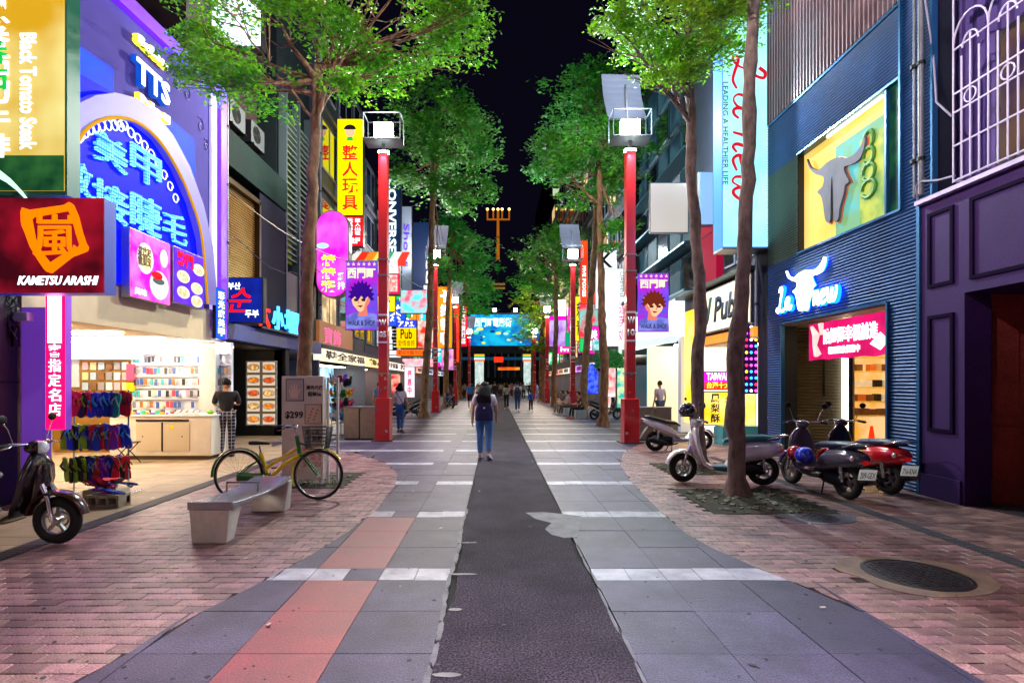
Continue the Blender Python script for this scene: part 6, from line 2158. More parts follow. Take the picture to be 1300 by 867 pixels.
tree('last tree of the east row beside the gate pillar', 4.0, 60, [(676, 470), (676, 430), (677, 400)], .22,
     [(676, 400, 20, 12, 0, 800), (668, 415, 14, 9, 0, 500), (684, 412, 14, 9, 0, 500)], leaf=.14, clump=.38, m=M_leafb, seed=14)
print('leaves', LEAVES)

# overhead wires
for i, (a, b, lab) in enumerate((((-4.3, 15.5, 5.15), (-6.6, 13, 6.4), 'thin wire from the W 05 banner to the restaurant'), ((-3.4, 30.5, 6.9), (4.2, 29.6, 6.9), 'thin wire spanning the street between the W 07 and W 08 lamps'), ((-3.2, 15.5, 5.16), (-3.43, 30.5, 6.9), 'thin pale wire from the W 05 post to the W 07 post'))):
    a, b = Vector(a), Vector(b)
    one('overhead_wire', MB().tube([a.lerp(b, k / 10) - Vector((0, 0, .25 * math.sin(PI * k / 10))) for k in range(11)], .012, 5), M_steel, lab, 'wire', smooth=True)


# =================================================================== SCOOTERS
def paint(name, c, **k):
    return mat(name, c, .22, .15, coat=.8, **k)


def scooter(label, loc, rz, body, shield, fender, seat, floor=None, plate=None, style='retro', steer=0., tail=True, group='parked scooters', lean=.0, mirrors=1):
    t = thing('scooter', label, 'scooter', (*loc, 0), rz, group)
    t.rotation_euler = (lean, 0, rz)
    P = dict(parent=t, world=False)
    FX, RX, WR = .62, -.60, .245
    rimm = mat('silver wheel rim', '#a8a8a8', .3, .9)

    def wheel(x, rot=0.):
        w = thing_part('wheel', t, (x, 0, WR), rot)
        MB().torus((0, 0, 0), .19, .055, 'y', 28, 10, .9).put('tyre', M_rubber, w, world=False, smooth=True)
        g = MB().torus((0, 0, 0), .142, .012, 'y', 24, 8, 2.4)
        g.cyl((0, -.05, 0), (0, .05, 0), .035, n=12)
        for k in range(5):
            a = 2 * PI * k / 5
            a2 = a + .22
            g.add([(.03 * math.cos(a - .3), s_, .03 * math.sin(a - .3)) for s_ in (-.02, .02)] + [(.03 * math.cos(a + .5), s_, .03 * math.sin(a + .5)) for s_ in (-.02, .02)] +
                  [(.14 * math.cos(a2 - .11), s_, .14 * math.sin(a2 - .11)) for s_ in (-.014, .014)] + [(.14 * math.cos(a2 + .13), s_, .14 * math.sin(a2 + .13)) for s_ in (-.014, .014)],
                  [(0, 2, 6, 4), (1, 5, 7, 3), (0, 4, 5, 1), (2, 3, 7, 6)])
        g.put('rim', rimm, w, world=False, smooth=True)
        MB().torus((0, .045, 0), .075, .012, 'y', 18, 5, .3).put('brake_disc', M_steel, w, world=False)
        return w

    def thing_part(name, par, l, r_=0.):
        o = bpy.data.objects.new(name, None)
        COL.objects.link(o)
        o.parent = par
        o.location = l
        o.rotation_euler = (0, 0, r_)
        return o
    wheel(RX)
    fw = wheel(FX + .0, steer)
    # front fender
    secs = []
    for k in range(11):
        a = R(168 - k * 15.5)
        secs.append((FX + .285 * math.cos(a), WR + .285 * math.sin(a), .055 + .045 * math.sin(PI * min(1, (k + 1.5) / 11)), .028, math.degrees(a) - 90))
    g = MB().sweep(secs, 12)
    if steer:
        g.v = [(FX + (x - FX) * math.cos(steer) - y * math.sin(steer), (x - FX) * math.sin(steer) + y * math.cos(steer), z) for x, y, z in g.v]
    g.put('front_fender', fender, smooth=60, **P)
    g = MB()
    for s_ in (-1, 1):
        g.tube([(FX, s_ * .075, WR), (FX - .04, s_ * .075, WR + .22), (FX - .16, s_ * .04, .68)], [.022, .024, .03], 8)
    g.put('fork', M_chrome if style == 'retro' else M_dark, smooth=60, **P)
    if style == 'retro':
        g = MB().sweep([(.02, .26, .15, .03, 0), (.18, .27, .17, .035, 8), (.29, .33, .2, .035, 45), (.36, .48, .225, .04, 68), (.41, .66, .23, .045, 76), (.43, .80, .19, .05, 84), (.42, .90, .11, .05, 95), (.41, .95, .05, .035, 95)], 18, .8)
        g.put('leg_shield', shield, smooth=60, **P)
        g = MB().sweep([(.36, .38, .06, .03, 70), (.44, .50, .1, .06, 72), (.47, .66, .11, .065, 78), (.47, .82, .08, .05, 86)], 14)
        g.put('front_cowl', shield, smooth=60, **P)
    else:
        g = MB().sweep([(.0, .26, .15, .035, 0), (.2, .27, .16, .04, 8), (.32, .36, .17, .05, 50), (.40, .52, .19, .07, 66), (.46, .68, .2, .09, 70), (.46, .82, .18, .08, 95), (.40, .92, .1, .05, 120)], 18, .75)
        g.put('leg_shield', shield, smooth=60, **P)
    MB().sweep([(-.22, .27, .16, .05, 0), (.0, .265, .17, .05, 0), (.18, .27, .165, .04, 5)], 14, .5).put('floorboard', floor or M_black, smooth=60, **P)
    # rear body
    if style == 'retro':
        secs = [(-.06, .34, .13, .10, 40), (-.14, .46, .15, .18, 20), (-.30, .53, .165, .18, 5), (-.50, .56, .175, .165, 0), (-.68, .58, .165, .14, -2), (-.82, .60, .12, .10, -4), (-.90, .61, .06, .05, -4)]
    else:
        secs = [(-.04, .34, .13, .08, 40), (-.14, .44, .15, .14, 30), (-.32, .53, .165, .13, 18), (-.55, .62, .16, .11, 14), (-.78, .70, .12, .08, 14), (-.95, .77, .05, .035, 20)]
    MB().sweep(secs, 18, .85).put('body', body, smooth=60, **P)
    if style == 'retro':
        MB().sweep([(.0, .70, .09, .03, 10), (-.10, .725, .12, .05, 4), (-.35, .745, .135, .06, 0), (-.6, .765, .13, .055, 0), (-.76, .765, .10, .04, -4), (-.83, .755, .06, .02, 0)], 16, .8).put('seat', seat, smooth=60, **P)
    else:
        MB().sweep([(.0, .62, .09, .03, 20), (-.12, .68, .13, .05, 10), (-.36, .71, .15, .05, 6), (-.5, .76, .13, .05, 20), (-.78, .83, .12, .045, 6), (-.88, .84, .06, .02, 0)], 16, .8).put('seat', seat, smooth=60, **P)
    MB().sweep([(-.18, .26, .10, .09, 0), (-.4, .26, .12, .11, 0), (-.62, .25, .08, .07, 0)], 12, .7).put('engine', M_dark, smooth=60, **P)
    g = MB().tube([(-.1, -.13, .2), (-.3, -.2, .17), (-.42, -.205, .2)], [.018, .02, .05], 10)
    g.tube([(-.42, -.205, .2), (-.5, -.21, .225), (-.8, -.22, .30), (-.86, -.222, .315)], [.05, .062, .06, .035], 12)
    g.put('exhaust', M_dark if style != 'retro' else M_steel, smooth=60, **P)
    g = MB()
    for s_ in (-1, 1):
        g.tube([(RX, s_ * .1, WR), (RX + .03, s_ * .12, .5)], .022, 8)
        for k in range(6):
            g.torus((RX + .004 * k, s_ * (.102 + .003 * k), WR + .06 + k * .03), .032, .007, 'z', 10, 5)
    g.put('rear_suspension', M_chrome, smooth=60, **P)
    # headset
    zb = .99 if style == 'retro' else .95
    MB().ball((.40, 0, zb), (.10, .095, .07), 16, 10).put('headset', shield if style == 'retro' else M_black, smooth=60, **P)
    MB().lathe((.44, 0, zb), [(0, .062), (.05, .06), (.062, .045), (.066, .0)], 'x', 18).put('headlight', mat('headlight glass', '#c8d0d4', .1, coat=1., emit=.05), smooth=60, **P)
    MB().tube([(.28, -.35, zb + .03), (.34, -.22, zb + .05), (.40, 0, zb + .02), (.34, .22, zb + .05), (.28, .35, zb + .03)], .014, 8).put('handlebar', M_chrome, smooth=60, **P)
    for s_ in (-1, 1):
        MB().cyl((.285, s_ * .34, zb + .03), (.32, s_ * .24, zb + .045), .02).put('grip', M_black, smooth=60, **P)
        MB().tube([(.36, s_ * .24, zb + .04), (.39, s_ * .3, zb + .03), (.35, s_ * .38, zb + .01)], .007, 6).put('brake_lever', M_chrome, smooth=60, **P)
        if mirrors:
            m_ = MB().tube([(.34, s_ * .2, zb + .05), (.34, s_ * .26, zb + .2), (.33, s_ * .3, zb + .26)], .006, 6).put('mirror_stem', M_chrome, smooth=60, **P)
            MB().ball((0, 0, 0), (.014, .06, .045), 14, 8).put('mirror', M_dark, m_, world=False, smooth=60).location = (.325, s_ * .31, zb + .3)
    # tail
    if style == 'retro':
        MB().ball((-.885, 0, .56), (.03, .06, .035), 12, 8).put('tail_light', glow('red tail lens', '#c01018', .35), smooth=60, **P)
        MB().tube([(-.62, .13, .74), (-.84, .13, .80), (-.95, .08, .815), (-.95, -.08, .815), (-.84, -.13, .80), (-.62, -.13, .74)], .012, 8).put('grab_rail', M_chrome, smooth=60, **P)
        for s_ in (-1, 1):
            MB().ball((-.80, s_ * .135, .60), (.035, .02, .04), 10, 6).put('indicator', mat('clear lens', '#d8c8c0', .15, coat=1.), smooth=60, **P)
        MB().sweep([(-.74, .46, .07, .012, -40), (-.84, .36, .065, .012, -60), (-.88, .26, .06, .01, -75)], 10, .5).put('mudguard', M_black, smooth=60, **P)
    else:
        MB().ball((-.94, 0, .76), (.04, .07, .03), 12, 8).put('tail_light', glow('red tail lens', '#c01018', .35), smooth=60, **P)
        MB().sweep([(-.80, .6, .06, .012, -50), (-.92, .44, .055, .012, -55), (-.98, .32, .05, .01, -60)], 10, .5).put('mudguard', M_black, smooth=60, **P)
    g = MB()
    for s_ in (-1, 1):
        g.tube([(-.2, s_ * .06, .2), (-.26, s_ * .14, .01), (-.31, s_ * .15, .008)], .011, 6)
    g.put('stand', M_dark, smooth=60, **P)
    if plate:
        pp = MB().obox((0, 0, 0), (.008, .26, .15)).put('number_plate', mat('plate white', '#dfe4e0', .4, emit=.12), t, world=False, bevel=.003)
        pp.location = (-.93, 0, .40)
        pp.rotation_euler = (0, R(-12), 0)
        cu = txt(plate, Pl('F', 0), (-.11, .11, -.05, .035), mat('plate ink', '#101820', .5), None, d=.0, th=.002, name='plate_number')
        cu.parent = pp
        cu.rotation_euler = (0, 0, R(-90))
        cu.location = (-.006, 0, 0)
    return t


c_black = paint('dark brown black paint', '#1a1012')
c_brown = paint('brown paint', '#3a1a14')
c_ivory = paint('ivory paint', '#e6e3e6')
c_grey = paint('graphite paint', '#4c4a5c')
c_red = paint('deep red paint', '#c80c1c')
c_lil = paint('lilac blue paint', '#7478d8')
c_white = paint('pearl white paint', '#e6e4f0')
c_teal = mat('teal vinyl', '#1f5f70', .45)
c_bseat = mat('black vinyl', '#15151a', .35)
c_nseat = mat('navy vinyl', '#1c2c4a', .4)


def place2(front, rear):
    """wheel contact points -> location of the scooter's origin and its heading"""
    fx, fy = front
    rx, ry = rear
    rz = math.atan2(fy - ry, fx - rx)
    return ((fx - .61 * math.cos(rz), fy - .61 * math.sin(rz)), rz)


scooter('black and brown scooter cut by the frame edge before the black wall', (-5.12, 5.52), 0.03, c_black, c_black, c_brown, c_bseat, floor=mat('beige mat', '#7a6a55', .7), group=None, mirrors=1)
l, rz = place2((3.12, 8.98), (4.2, 8.72))
sv = scooter('ivory retro scooter with teal seat standing half behind the bent trunk', l, rz, c_ivory, c_ivory, c_ivory, c_teal, floor=mat('teal floor mat', '#2a5560', .5), steer=.35)
hm = thing('helmet', 'dark purple helmet hung on the handlebar of the ivory scooter', 'helmet', (l[0] - .47, l[1] + .30, 1.18))
MB().ball((0, 0, 0), (.135, .15, .14), 20, 12, lo=-42).put('shell', paint('purple black paint', '#1c1426'), hm, world=False, smooth=60)
MB().ball((-.03, -.02, -.01), (.125, .14, .1), 16, 8, lo=-35, hi=25).put('visor', mat('smoked visor', '#0a0a12', .08, coat=1.), hm, world=False, smooth=60)
MB().torus((0, 0, -.09), .115, .012, 'z', 20, 6).put('rim', M_black, hm, world=False)
l, rz = place2((5.05, 13.2), (3.83, 13.05))
scooter('white sporty scooter with black seat parked behind the W 10 post', l, rz, c_white, c_white, c_white, c_bseat, style='sport', floor=mat('grey floor', '#8a8890', .5))
l, rz = place2((4.84, 8.85), (4.98, 7.66))
scooter('graphite scooter with plate 209-GEX and a blue helmet on its side', l, rz, c_grey, c_grey, c_lil, c_nseat, plate='209-GEX', lean=.05)
bx_ = l
hm = thing('helmet', 'glossy blue helmet hanging at the side of the graphite scooter', 'helmet', (l[0] - .27, l[1] - .12, .56))
MB().ball((0, 0, 0), (.13, .15, .13), 20, 12, lo=-50).put('shell', paint('cobalt paint', '#0c2cc8'), hm, world=False, smooth=60)
MB().torus((0, 0, -.095), .10, .012, 'z', 20, 6).put('rim', M_black, hm, world=False)
hm = thing('helmet', 'crimson helmet hanging ahead of the blue one on the graphite scooter', 'helmet', (l[0] - .25, l[1] + .16, .56))
MB().ball((0, 0, 0), (.12, .13, .12), 20, 12, lo=-50).put('shell', paint('crimson paint', '#a81028'), hm, world=False, smooth=60)
MB().torus((0, 0, -.088), .09, .012, 'z', 20, 6).put('rim', M_black, hm, world=False)
l, rz = place2((5.68, 9.2), (5.82, 8.0))
scooter('deep red scooter with plate 716-KNA beside the blue ribbed wall', l, rz, c_red, c_black, c_red, c_nseat, plate='716-KNA', lean=.05)
scooter('dark scooter parked behind the slanting thin trunk', (-4.25, 26.5), 2.6, c_black, c_black, c_black, c_bseat, style='sport', mirrors=0)
scooter('black scooter by the shopfronts behind the walking woman', (-4.9, 24.6), 2.9, c_black, c_black, c_black, c_bseat, style='sport', mirrors=0)
scooter('small navy scooter farther up the west row of trees', (-3.1, 36), 2.0, paint('navy paint', '#101c6a'), paint('navy paint', '#101c6a'), c_black, c_bseat, style='sport', mirrors=0)
scooter('dark scooter facing the turquoise posters behind two trunks', (4.9, 24.2), .4, c_black, c_black, c_black, c_bseat, style='sport', mirrors=0)

# =================================================================== BICYCLE
bk = thing('bicycle', 'green and yellow city bicycle with wire basket leaning by the price board', 'bicycle', (-3.64, 7.6, 0), 0.02)
bk.rotation_euler = (R(-4), 0, .02)
M_bgreen = paint('green bicycle paint', '#127a28')
M_byel = paint('yellow bicycle paint', '#f0cc08')
B = dict(parent=bk, world=False)
for nm, x, st in (('r', 0, 0), ('f', 1.12, 0)):
    w = bpy.data.objects.new('wheel', None)
    COL.objects.link(w)
    w.parent = bk
    w.location = (x, 0, .352)
    MB().torus((0, 0, 0), .333, .019, 'y', 44, 8).put('tyre', M_rubber, w, world=False, smooth=True)
    MB().torus((0, 0, 0), .312, .01, 'y', 44, 6, 1.2).put('rim', M_steel if nm == 'f' else M_steel, w, world=False, smooth=True)
    g = MB().cyl((0, -.04, 0), (0, .04, 0), .018, n=10)
    for k in range(28):
        a = 2 * PI * k / 28
        g.cyl((.015 * math.cos(a + .5), .02 * (-1) ** k, .015 * math.sin(a + .5)), (.31 * math.cos(a), 0, .31 * math.sin(a)), .0016, n=4, cap=False)
    g.put('spokes', M_chrome, w, world=False)
MB().tube([(.86, 0, .60), (.80, 0, .90)], .03, 10).put('head_tube', M_bgreen, smooth=True, **B)
MB().tube([(.86, 0, .64), (.66, 0, .52), (.43, 0, .30)], .032, 10).put('down_tube', M_byel, smooth=True, **B)
MB().tube([(.84, 0, .74), (.62, 0, .60), (.36, 0, .44)], .028, 10).put('top_tube', M_byel, smooth=True, **B)
MB().tube([(.43, 0, .29), (.30, 0, .66)], .028, 10).put('seat_tube', M_byel, smooth=True, **B)
MB().tube([(.31, 0, .62), (.28, 0, .76)], .013, 8).put('seat_post', M_chrome, smooth=True, **B)
for s_ in (-1, 1):
    MB().tube([(.43, s_ * .02, .29), (.2, s_ * .06, .32), (0, s_ * .06, .352)], .011, 8).put('chain_stay', M_bgreen, smooth=True, **B)
    MB().tube([(.32, s_ * .015, .58), (.12, s_ * .06, .46), (0, s_ * .06, .352)], .009, 8).put('seat_stay', M_bgreen, smooth=True, **B)
    MB().tube([(.86, s_ * .03, .62), (.92, s_ * .06, .72), (.98, s_ * .055, .66), (1.12, s_ * .055, .352)], .010, 8).put('basket_stay', M_chrome, smooth=True, **B) if s_ > 5 else None
    MB().tube([(.865, s_ * .045, .64), (.93, s_ * .055, .58), (1.06, s_ * .055, .42), (1.12, s_ * .055, .352)], .012, 8).put('fork', M_bgreen, smooth=True, **B)
MB().sweep([(-.02, .33, .02, .07, 0), (.2, .32, .02, .06, -4), (.45, .29, .022, .09, 0), (.52, .29, .02, .05, 0)], 10, .6).put('chain_guard', M_bgreen, smooth=60, **B)
for nm, cx, a0, a1, mm in (('r', 0, -10, 185, M_bgreen), ('f', 1.12, 35, 205, M_byel)):
    secs = []
    for k in range(17):
        a = R(a0 + (a1 - a0) * k / 16)
        secs.append((cx + .374 * math.cos(a), .352 + .374 * math.sin(a), .034, .01, math.degrees(a) - 90))
    MB().sweep(secs, 8, .7).put('mudguard', mm, smooth=60, **B)
MB().sweep([(.16, .80, .085, .03, 0), (.24, .80, .08, .03, 0), (.32, .795, .04, .022, 0), (.42, .79, .022, .014, 0)], 14, .9).put('saddle', c_bseat, smooth=60, **B)
MB().tube([(.80, 0, .90), (.785, 0, 1.02)], .013, 8).put('stem', M_chrome, smooth=True, **B)
MB().tube([(.58, -.27, 1.02), (.72, -.24, 1.05), (.80, -.1, 1.03), (.81, 0, 1.01), (.80, .1, 1.03), (.72, .24, 1.05), (.58, .27, 1.02)], .012, 8).put('handlebar', M_chrome, smooth=True, **B)
for s_ in (-1, 1):
    MB().cyl((.56, s_ * .27, 1.02), (.68, s_ * .25, 1.045), .018).put('grip', M_black, smooth=True, **B)
    MB().tube([(.74, s_ * .2, 1.04), (.7, s_ * .26, .99), (.62, s_ * .27, .98)], .006, 6).put('brake_lever', M_chrome, smooth=True, **B)
MB().torus((.43, -.05, .29), .085, .006, 'y', 20, 5).put('chainring', M_chrome, **B)
for s_, dz in ((-1, .15), (1, -.15)):
    MB().tube([(.43, s_ * .06, .29), (.47, s_ * .07, .29 - dz)], .009, 6).put('crank', M_chrome, **B)
    MB().obox((.47, s_ * .11, .29 - dz), (.09, .07, .02)).put('pedal', M_black, **B)
MB().tube([(.05, .07, .36), (-.02, .13, .02)], .009, 6).put('kickstand', M_chrome, **B)
g = MB()
bt, bb2, z0, z1 = (.93, 1.27, -.17, .17), (.97, 1.23, -.12, .12), .72, 1.03
for k in range(7):
    f = k / 6
    x0, x1 = bb2[0] + (bt[0] - bb2[0]) * f, bb2[1] + (bt[1] - bb2[1]) * f
    y0, y1 = bb2[2] + (bt[2] - bb2[2]) * f, bb2[3] + (bt[3] - bb2[3]) * f
    z = z0 + (z1 - z0) * f
    g.tube([(x0, y0, z), (x1, y0, z), (x1, y1, z), (x0, y1, z)], .0035 if k not in (0, 6) else .007, 4, closed=True)
for k in range(13):
    f = k / 12
    for a_, b_ in (((bb2[0] + (bb2[1] - bb2[0]) * f, bb2[2]), (bt[0] + (bt[1] - bt[0]) * f, bt[2])), ((bb2[0] + (bb2[1] - bb2[0]) * f, bb2[3]), (bt[0] + (bt[1] - bt[0]) * f, bt[3])),
                   ((bb2[0], bb2[2] + (bb2[3] - bb2[2]) * f), (bt[0], bt[2] + (bt[3] - bt[2]) * f)), ((bb2[1], bb2[2] + (bb2[3] - bb2[2]) * f), (bt[1], bt[2] + (bt[3] - bt[2]) * f))):
        g.cyl((*a_, z0), (*b_, z1), .003, n=4, cap=False)
    g.cyl((bb2[0] + (bb2[1] - bb2[0]) * f, bb2[2], z0), (bb2[0] + (bb2[1] - bb2[0]) * f, bb2[3], z0), .003, n=4, cap=False)
g.put('basket_mesh', M_dark, **B)
MB().tube([(.84, 0, .80), (.95, 0, .76)], .012, 6).put('basket_bracket', M_dark, **B)

# =================================================================== BENCH
bn = thing('bench', 'pale polished bench with curved seat and block legs beside the bicycle', 'bench', (-3.0, 6.2, 0), 0)
M_bst = mat('polished pale stone', '#cfcdbf', .25, .15, var=.4, scale=6, col2='#8a8a80', coat=.4)
for nm, ya, yb, sgn in (('leg', 5.52, 5.62, -1), ('leg', 6.95, 7.12, 1)):
    g = MB()
    prof = [(-.08 if sgn < 0 else .10, 0.), (.08 if sgn < 0 else -.10, 0.), (.22 if sgn < 0 else -.02, .38), (-.08 if sgn < 0 else .10, .38)]
    # side outline in y-z swept across x
    yc = 5.62 if sgn < 0 else 7.0
    o1 = [(yc + p[0], p[1]) for p in prof]
    w0, w1 = (-3.16, -2.74) if sgn < 0 else (-3.16, -2.68)
    g.add([(w0 + .03, y, z) if z < .1 else (w0, y, z) for y, z in o1] + [(w1 - .03, y, z) if z < .1 else (w1, y, z) for y, z in o1], [(0, 1, 2, 3), (7, 6, 5, 4), (0, 4, 5, 1), (1, 5, 6, 2), (2, 6, 7, 3), (3, 7, 4, 0)])
    g.put('leg', M_bst, bn, bevel=.012)
vs = []
nseg = 22
for k in range(nseg + 1):
    f = k / nseg
    y = 5.53 + (7.11 - 5.53) * f
    z = .43 - .05 * math.sin(PI * f)
    th = .035 + .05 * abs(2 * f - 1) ** 3
    vs += [(-3.17, y, z), (-2.70, y, z), (-2.70, y, z - th), (-3.17, y, z - th)]
fs = [(4 * i + a, 4 * i + (a + 1) % 4, 4 * i + 4 + (a + 1) % 4, 4 * i + 4 + a) for i in range(nseg) for a in range(4)] + [(0, 1, 2, 3), tuple(4 * nseg + k for k in (3, 2, 1, 0))]
MB().add(vs, fs).put('seat', mat('brushed seat steel', '#9a9ca4', .25, .75, var=.3, scale=8), bn, smooth=True, bevel=.008)
MB().tube([(-3.12, 6.25, .39), (-3.12, 6.25, .50), (-2.76, 6.25, .50), (-2.76, 6.25, .39)], .012, 8).put('armrest', M_steel, bn, smooth=True)

# =================================================================== PRICE BOARD
F87 = FP(8.72)
sb = thing('price_board', 'white nail price board reading $299 standing in front of the big trunk', 'notice board', (-3.06, 8.8, 0))
PBX = (-3.47, -2.80, .08, 1.76)
M_brd = mat('off white board', '#e4ddcd', .5, var=.3, scale=3)
MB().wbox(F87, *PBX, -.16, 0).put('panel', M_brd, sb, bevel=.01)
for u in (-2.78, -2.62):
    MB().wbox(F87, u, u + .035, 0, 1.74, -.16, -.12).put('frame_post', M_white, sb)
for z in (.12, .6, 1.1, 1.68):
    MB().wbox(F87, -2.745, -2.62, z, z + .03, -.155, -.125).put('frame_bar', M_white, sb)
for u in (-3.42, -2.88):
    MB().wbox(F87, u, u + .05, 0, .08, -.14, -.02).put('leg', M_white, sb)


def pb(x0, y0, x1, y1):
    return F87.bb(x0, y0, x1, y1)


MB().wbox(F87, *pb(363, 481, 386, 509), 0, .006).put('frame_line', M_blk, sb)
MB().wbox(F87, *inset(pb(363, 481, 386, 509), .04, .03), .006, .009).put('poster', mat('grey photo print', '#b8b4b0', .5), sb)
hx, hz_ = F87.U(374), F87.Z(0, 499)
pts = [(hx - .06, hz_ - .08), (hx + .05, hz_ - .08), (hx + .065, hz_), (hx + .10, hz_ + .06), (hx + .08, hz_ + .07), (hx + .045, hz_ + .03), (hx + .05, hz_ + .13), (hx + .03, hz_ + .135), (hx + .02, hz_ + .04), (hx + .005, hz_ + .15), (hx - .015, hz_ + .15), (hx - .012, hz_ + .04), (hx - .04, hz_ + .13), (hx - .06, hz_ + .12), (hx - .04, hz_ + .02), (hx - .08, hz_ + .07), (hx - .095, hz_ + .06), (hx - .07, hz_ - .02)]
MB().prism(F87, pts, .009, .012).put('hand_print', mat('pale skin print', '#e6c8b8', .5), sb)
txt('專色光療', F87, pb(389, 489, 410, 495), M_blk, sb, d=.002, th=.002, bold=.02)
txt('體驗價', F87, pb(391, 497, 408, 503), M_blk, sb, d=.002, th=.002, bold=.02)
txt('$299', F87, pb(362, 522, 385, 532), M_blk, sb, d=.002, th=.002, bold=.03)
MB().wbox(F87, *pb(387, 513, 409, 538), 0, .006).put('frame_line', M_blk, sb)
MB().wbox(F87, *inset(pb(387, 513, 409, 538), .04, .03), .006, .009).put('poster', mat('cream photo print', '#d6c2a8', .5), sb)
q = random.Random(6)
b_ = inset(pb(387, 513, 409, 538), .2, .15)
for k in range(9):
    MB().prism(F87, [(b_[0] + (b_[1] - b_[0]) * ((k * 5) % 9) / 9 + .014 * math.cos(a), b_[2] + (b_[3] - b_[2]) * k / 9 + .014 * math.sin(a)) for a in [j * PI / 4 for j in range(8)]], .009, .011).put('nail_print', mat('red nail print', '#b02020', .5), sb)
txt('買五送三', F87, pb(388, 545, 411, 551), M_blk, sb, d=.002, th=.002, bold=.02)
txt('護髮霜', F87, pb(390, 553, 409, 559), M_blk, sb, d=.002, th=.002, bold=.02)
for i, (x0, y0, x1, y1, c) in enumerate(((362, 560, 380, 578, '#d8d0c0'), (384, 566, 408, 592, '#a83030'), (364, 584, 380, 600, '#c8b890'))):
    MB().wbox(F87, *pb(x0, y0, x1, y1), 0, .008).put('leaflet', mat('leaflet ' + c, c, .5, var=.9, scale=22, col2='#efe8da'), sb)

# =================================================================== STEEL BINS
binp = None
for i, (x, y, lab) in enumerate(((-4.22, 15.9, 'brushed steel bin beside the hat stand, west of its twin'), (-3.74, 15.9, 'brushed steel bin touching the W 05 post base'), (4.25, 15.6, 'steel bin behind the white sporty scooter seat'), (4.78, 15.6, 'steel bin beside the yellow lit column, behind scooters'))):
    if binp is None:
        binp = thing('litter_bin', lab, 'bin', (x, y, 0), 0, 'steel street bins')
        MB().box(-.225, .225, -.2, .2, .03, .92).put('body', mat('champagne steel', '#8f8478', .35, .8, var=.3, scale=6, bump=.08), binp, world=False, bevel=.012)
        MB().box(-.235, .235, -.21, .21, .92, .96).put('lid', M_steel, binp, world=False, bevel=.01)
        MB().box(-.2, .2, -.18, .18, 0, .03).put('foot', M_dark, binp, world=False)
        MB().box(-.19, .19, -.206, -.2, .1, .86).put('door', mat('champagne steel', '#8f8478'), binp, world=False)
        MB().cyl((.15, -.206, .5), (.15, -.212, .5), .014).put('lock', M_dark, binp, world=False)
    else:
        dup(binp, (x, y, 0), 0, lab)

# =================================================================== SANDAL RACK
rk = thing('sandal_rack', 'chrome wire rack with three tiers of hanging sandals at the phone shop pillar', 'display rack', (-5.8, 7.85, 0))
for x in (-6.22, -5.42):
    MB().cyl((x, 7.95, 0), (x, 7.95, 1.55), .012).put('post', M_chrome, rk)
    MB().cyl((x, 7.6, .02), (x, 8.25, .02), .012).put('foot', M_chrome, rk)
for z in (1.5, 1.02, .56):
    MB().cyl((-6.22, 7.95, z), (-5.42, 7.95, z), .01).put('rail', M_chrome, rk)
    MB().cyl((-6.22, 7.75, z), (-5.42, 7.75, z), .01).put('rail', M_chrome, rk)


def sandal_mesh(c1, c2, name):
    g = MB()
    out = [(0, -.13), (.035, -.115), (.04, -.05), (.032, 0), (.045, .07), (.035, .12), (0, .135), (-.035, .12), (-.045, .07), (-.03, 0), (-.038, -.05), (-.033, -.115)]
    n = len(out)
    g.add([(x, 0, z) for x, z in out] + [(x, .02, z) for x, z in out], [list(range(n)), list(range(2 * n - 1, n - 1, -1))] + [(i, (i + 1) % n, (i + 1) % n + n, i + n) for i in range(n)])
    g.cur = 1
    g.tube([(-.036, 0, -.01), (-.02, -.035, .045), (0, -.01, .09), (.02, -.035, .045), (.036, 0, -.01)], .008, 6)
    return g.mesh('sandal', [mat('foam ' + c1, c1, .6), mat('strap ' + c2, c2, .5)])


SC_ = [('red', '#d81c2c', '#f04848'), ('blue', '#2048e0', '#30c0f0'), ('lime', '#a0e020', '#202020'), ('black', '#141418', '#a8d020'), ('navy', '#1830a0', '#5080f0'), ('purple', '#8028c8', '#d040a0'), ('teal', '#18a0a0', '#a0e0d0'), ('crimson', '#e01838', '#202020'), ('orange', '#c84a10', '#f0c040')]
sm_ = {n_: sandal_mesh(a, b, n_) for n_, a, b in SC_}
q = random.Random(14)
tiers = [('top', 1.34, ['red', 'red', 'crimson', 'red', 'black', 'crimson', 'blue', 'blue', 'navy', 'blue', 'navy', 'teal']), ('middle', .86, ['lime', 'blue', 'black', 'blue', 'lime', 'navy', 'red', 'blue', 'crimson', 'orange', 'blue', 'purple']), ('lowest', .40, ['lime', 'black', 'lime', 'black', 'lime', 'black', 'navy', 'orange', 'purple', 'purple', 'navy', 'crimson'])]
for tn, z, cl in tiers:
    for fr in (0, 1):
        for i, c in enumerate(cl):
            o = link('sandal', sm_[c if fr == 0 or q.random() < .5 else q.choice(cl)])
            o.location = (-6.17 + i * .064 + q.uniform(-.01, .01) + (.03 if fr else 0), (7.72 if fr == 0 else 7.92) + q.uniform(-.015, .015), z + q.uniform(-.015, .015))
            o.rotation_euler = (q.uniform(-.15, .15), q.uniform(-.12, .12), q.uniform(-.7, .7))
            o.scale = (1.35, 1.2, 1.4)
            tag(o, f'{c} sandal hanging in the {tn} tier of the rack, ' + (f'{["first", "second", "third", "fourth", "fifth", "sixth", "seventh", "eighth", "ninth", "tenth", "eleventh", "twelfth"][i]} from the pillar' if fr == 0 else f'{ORD[i + 1]} on its rear rail'), 'sandal', 'sandals hung on the rack')
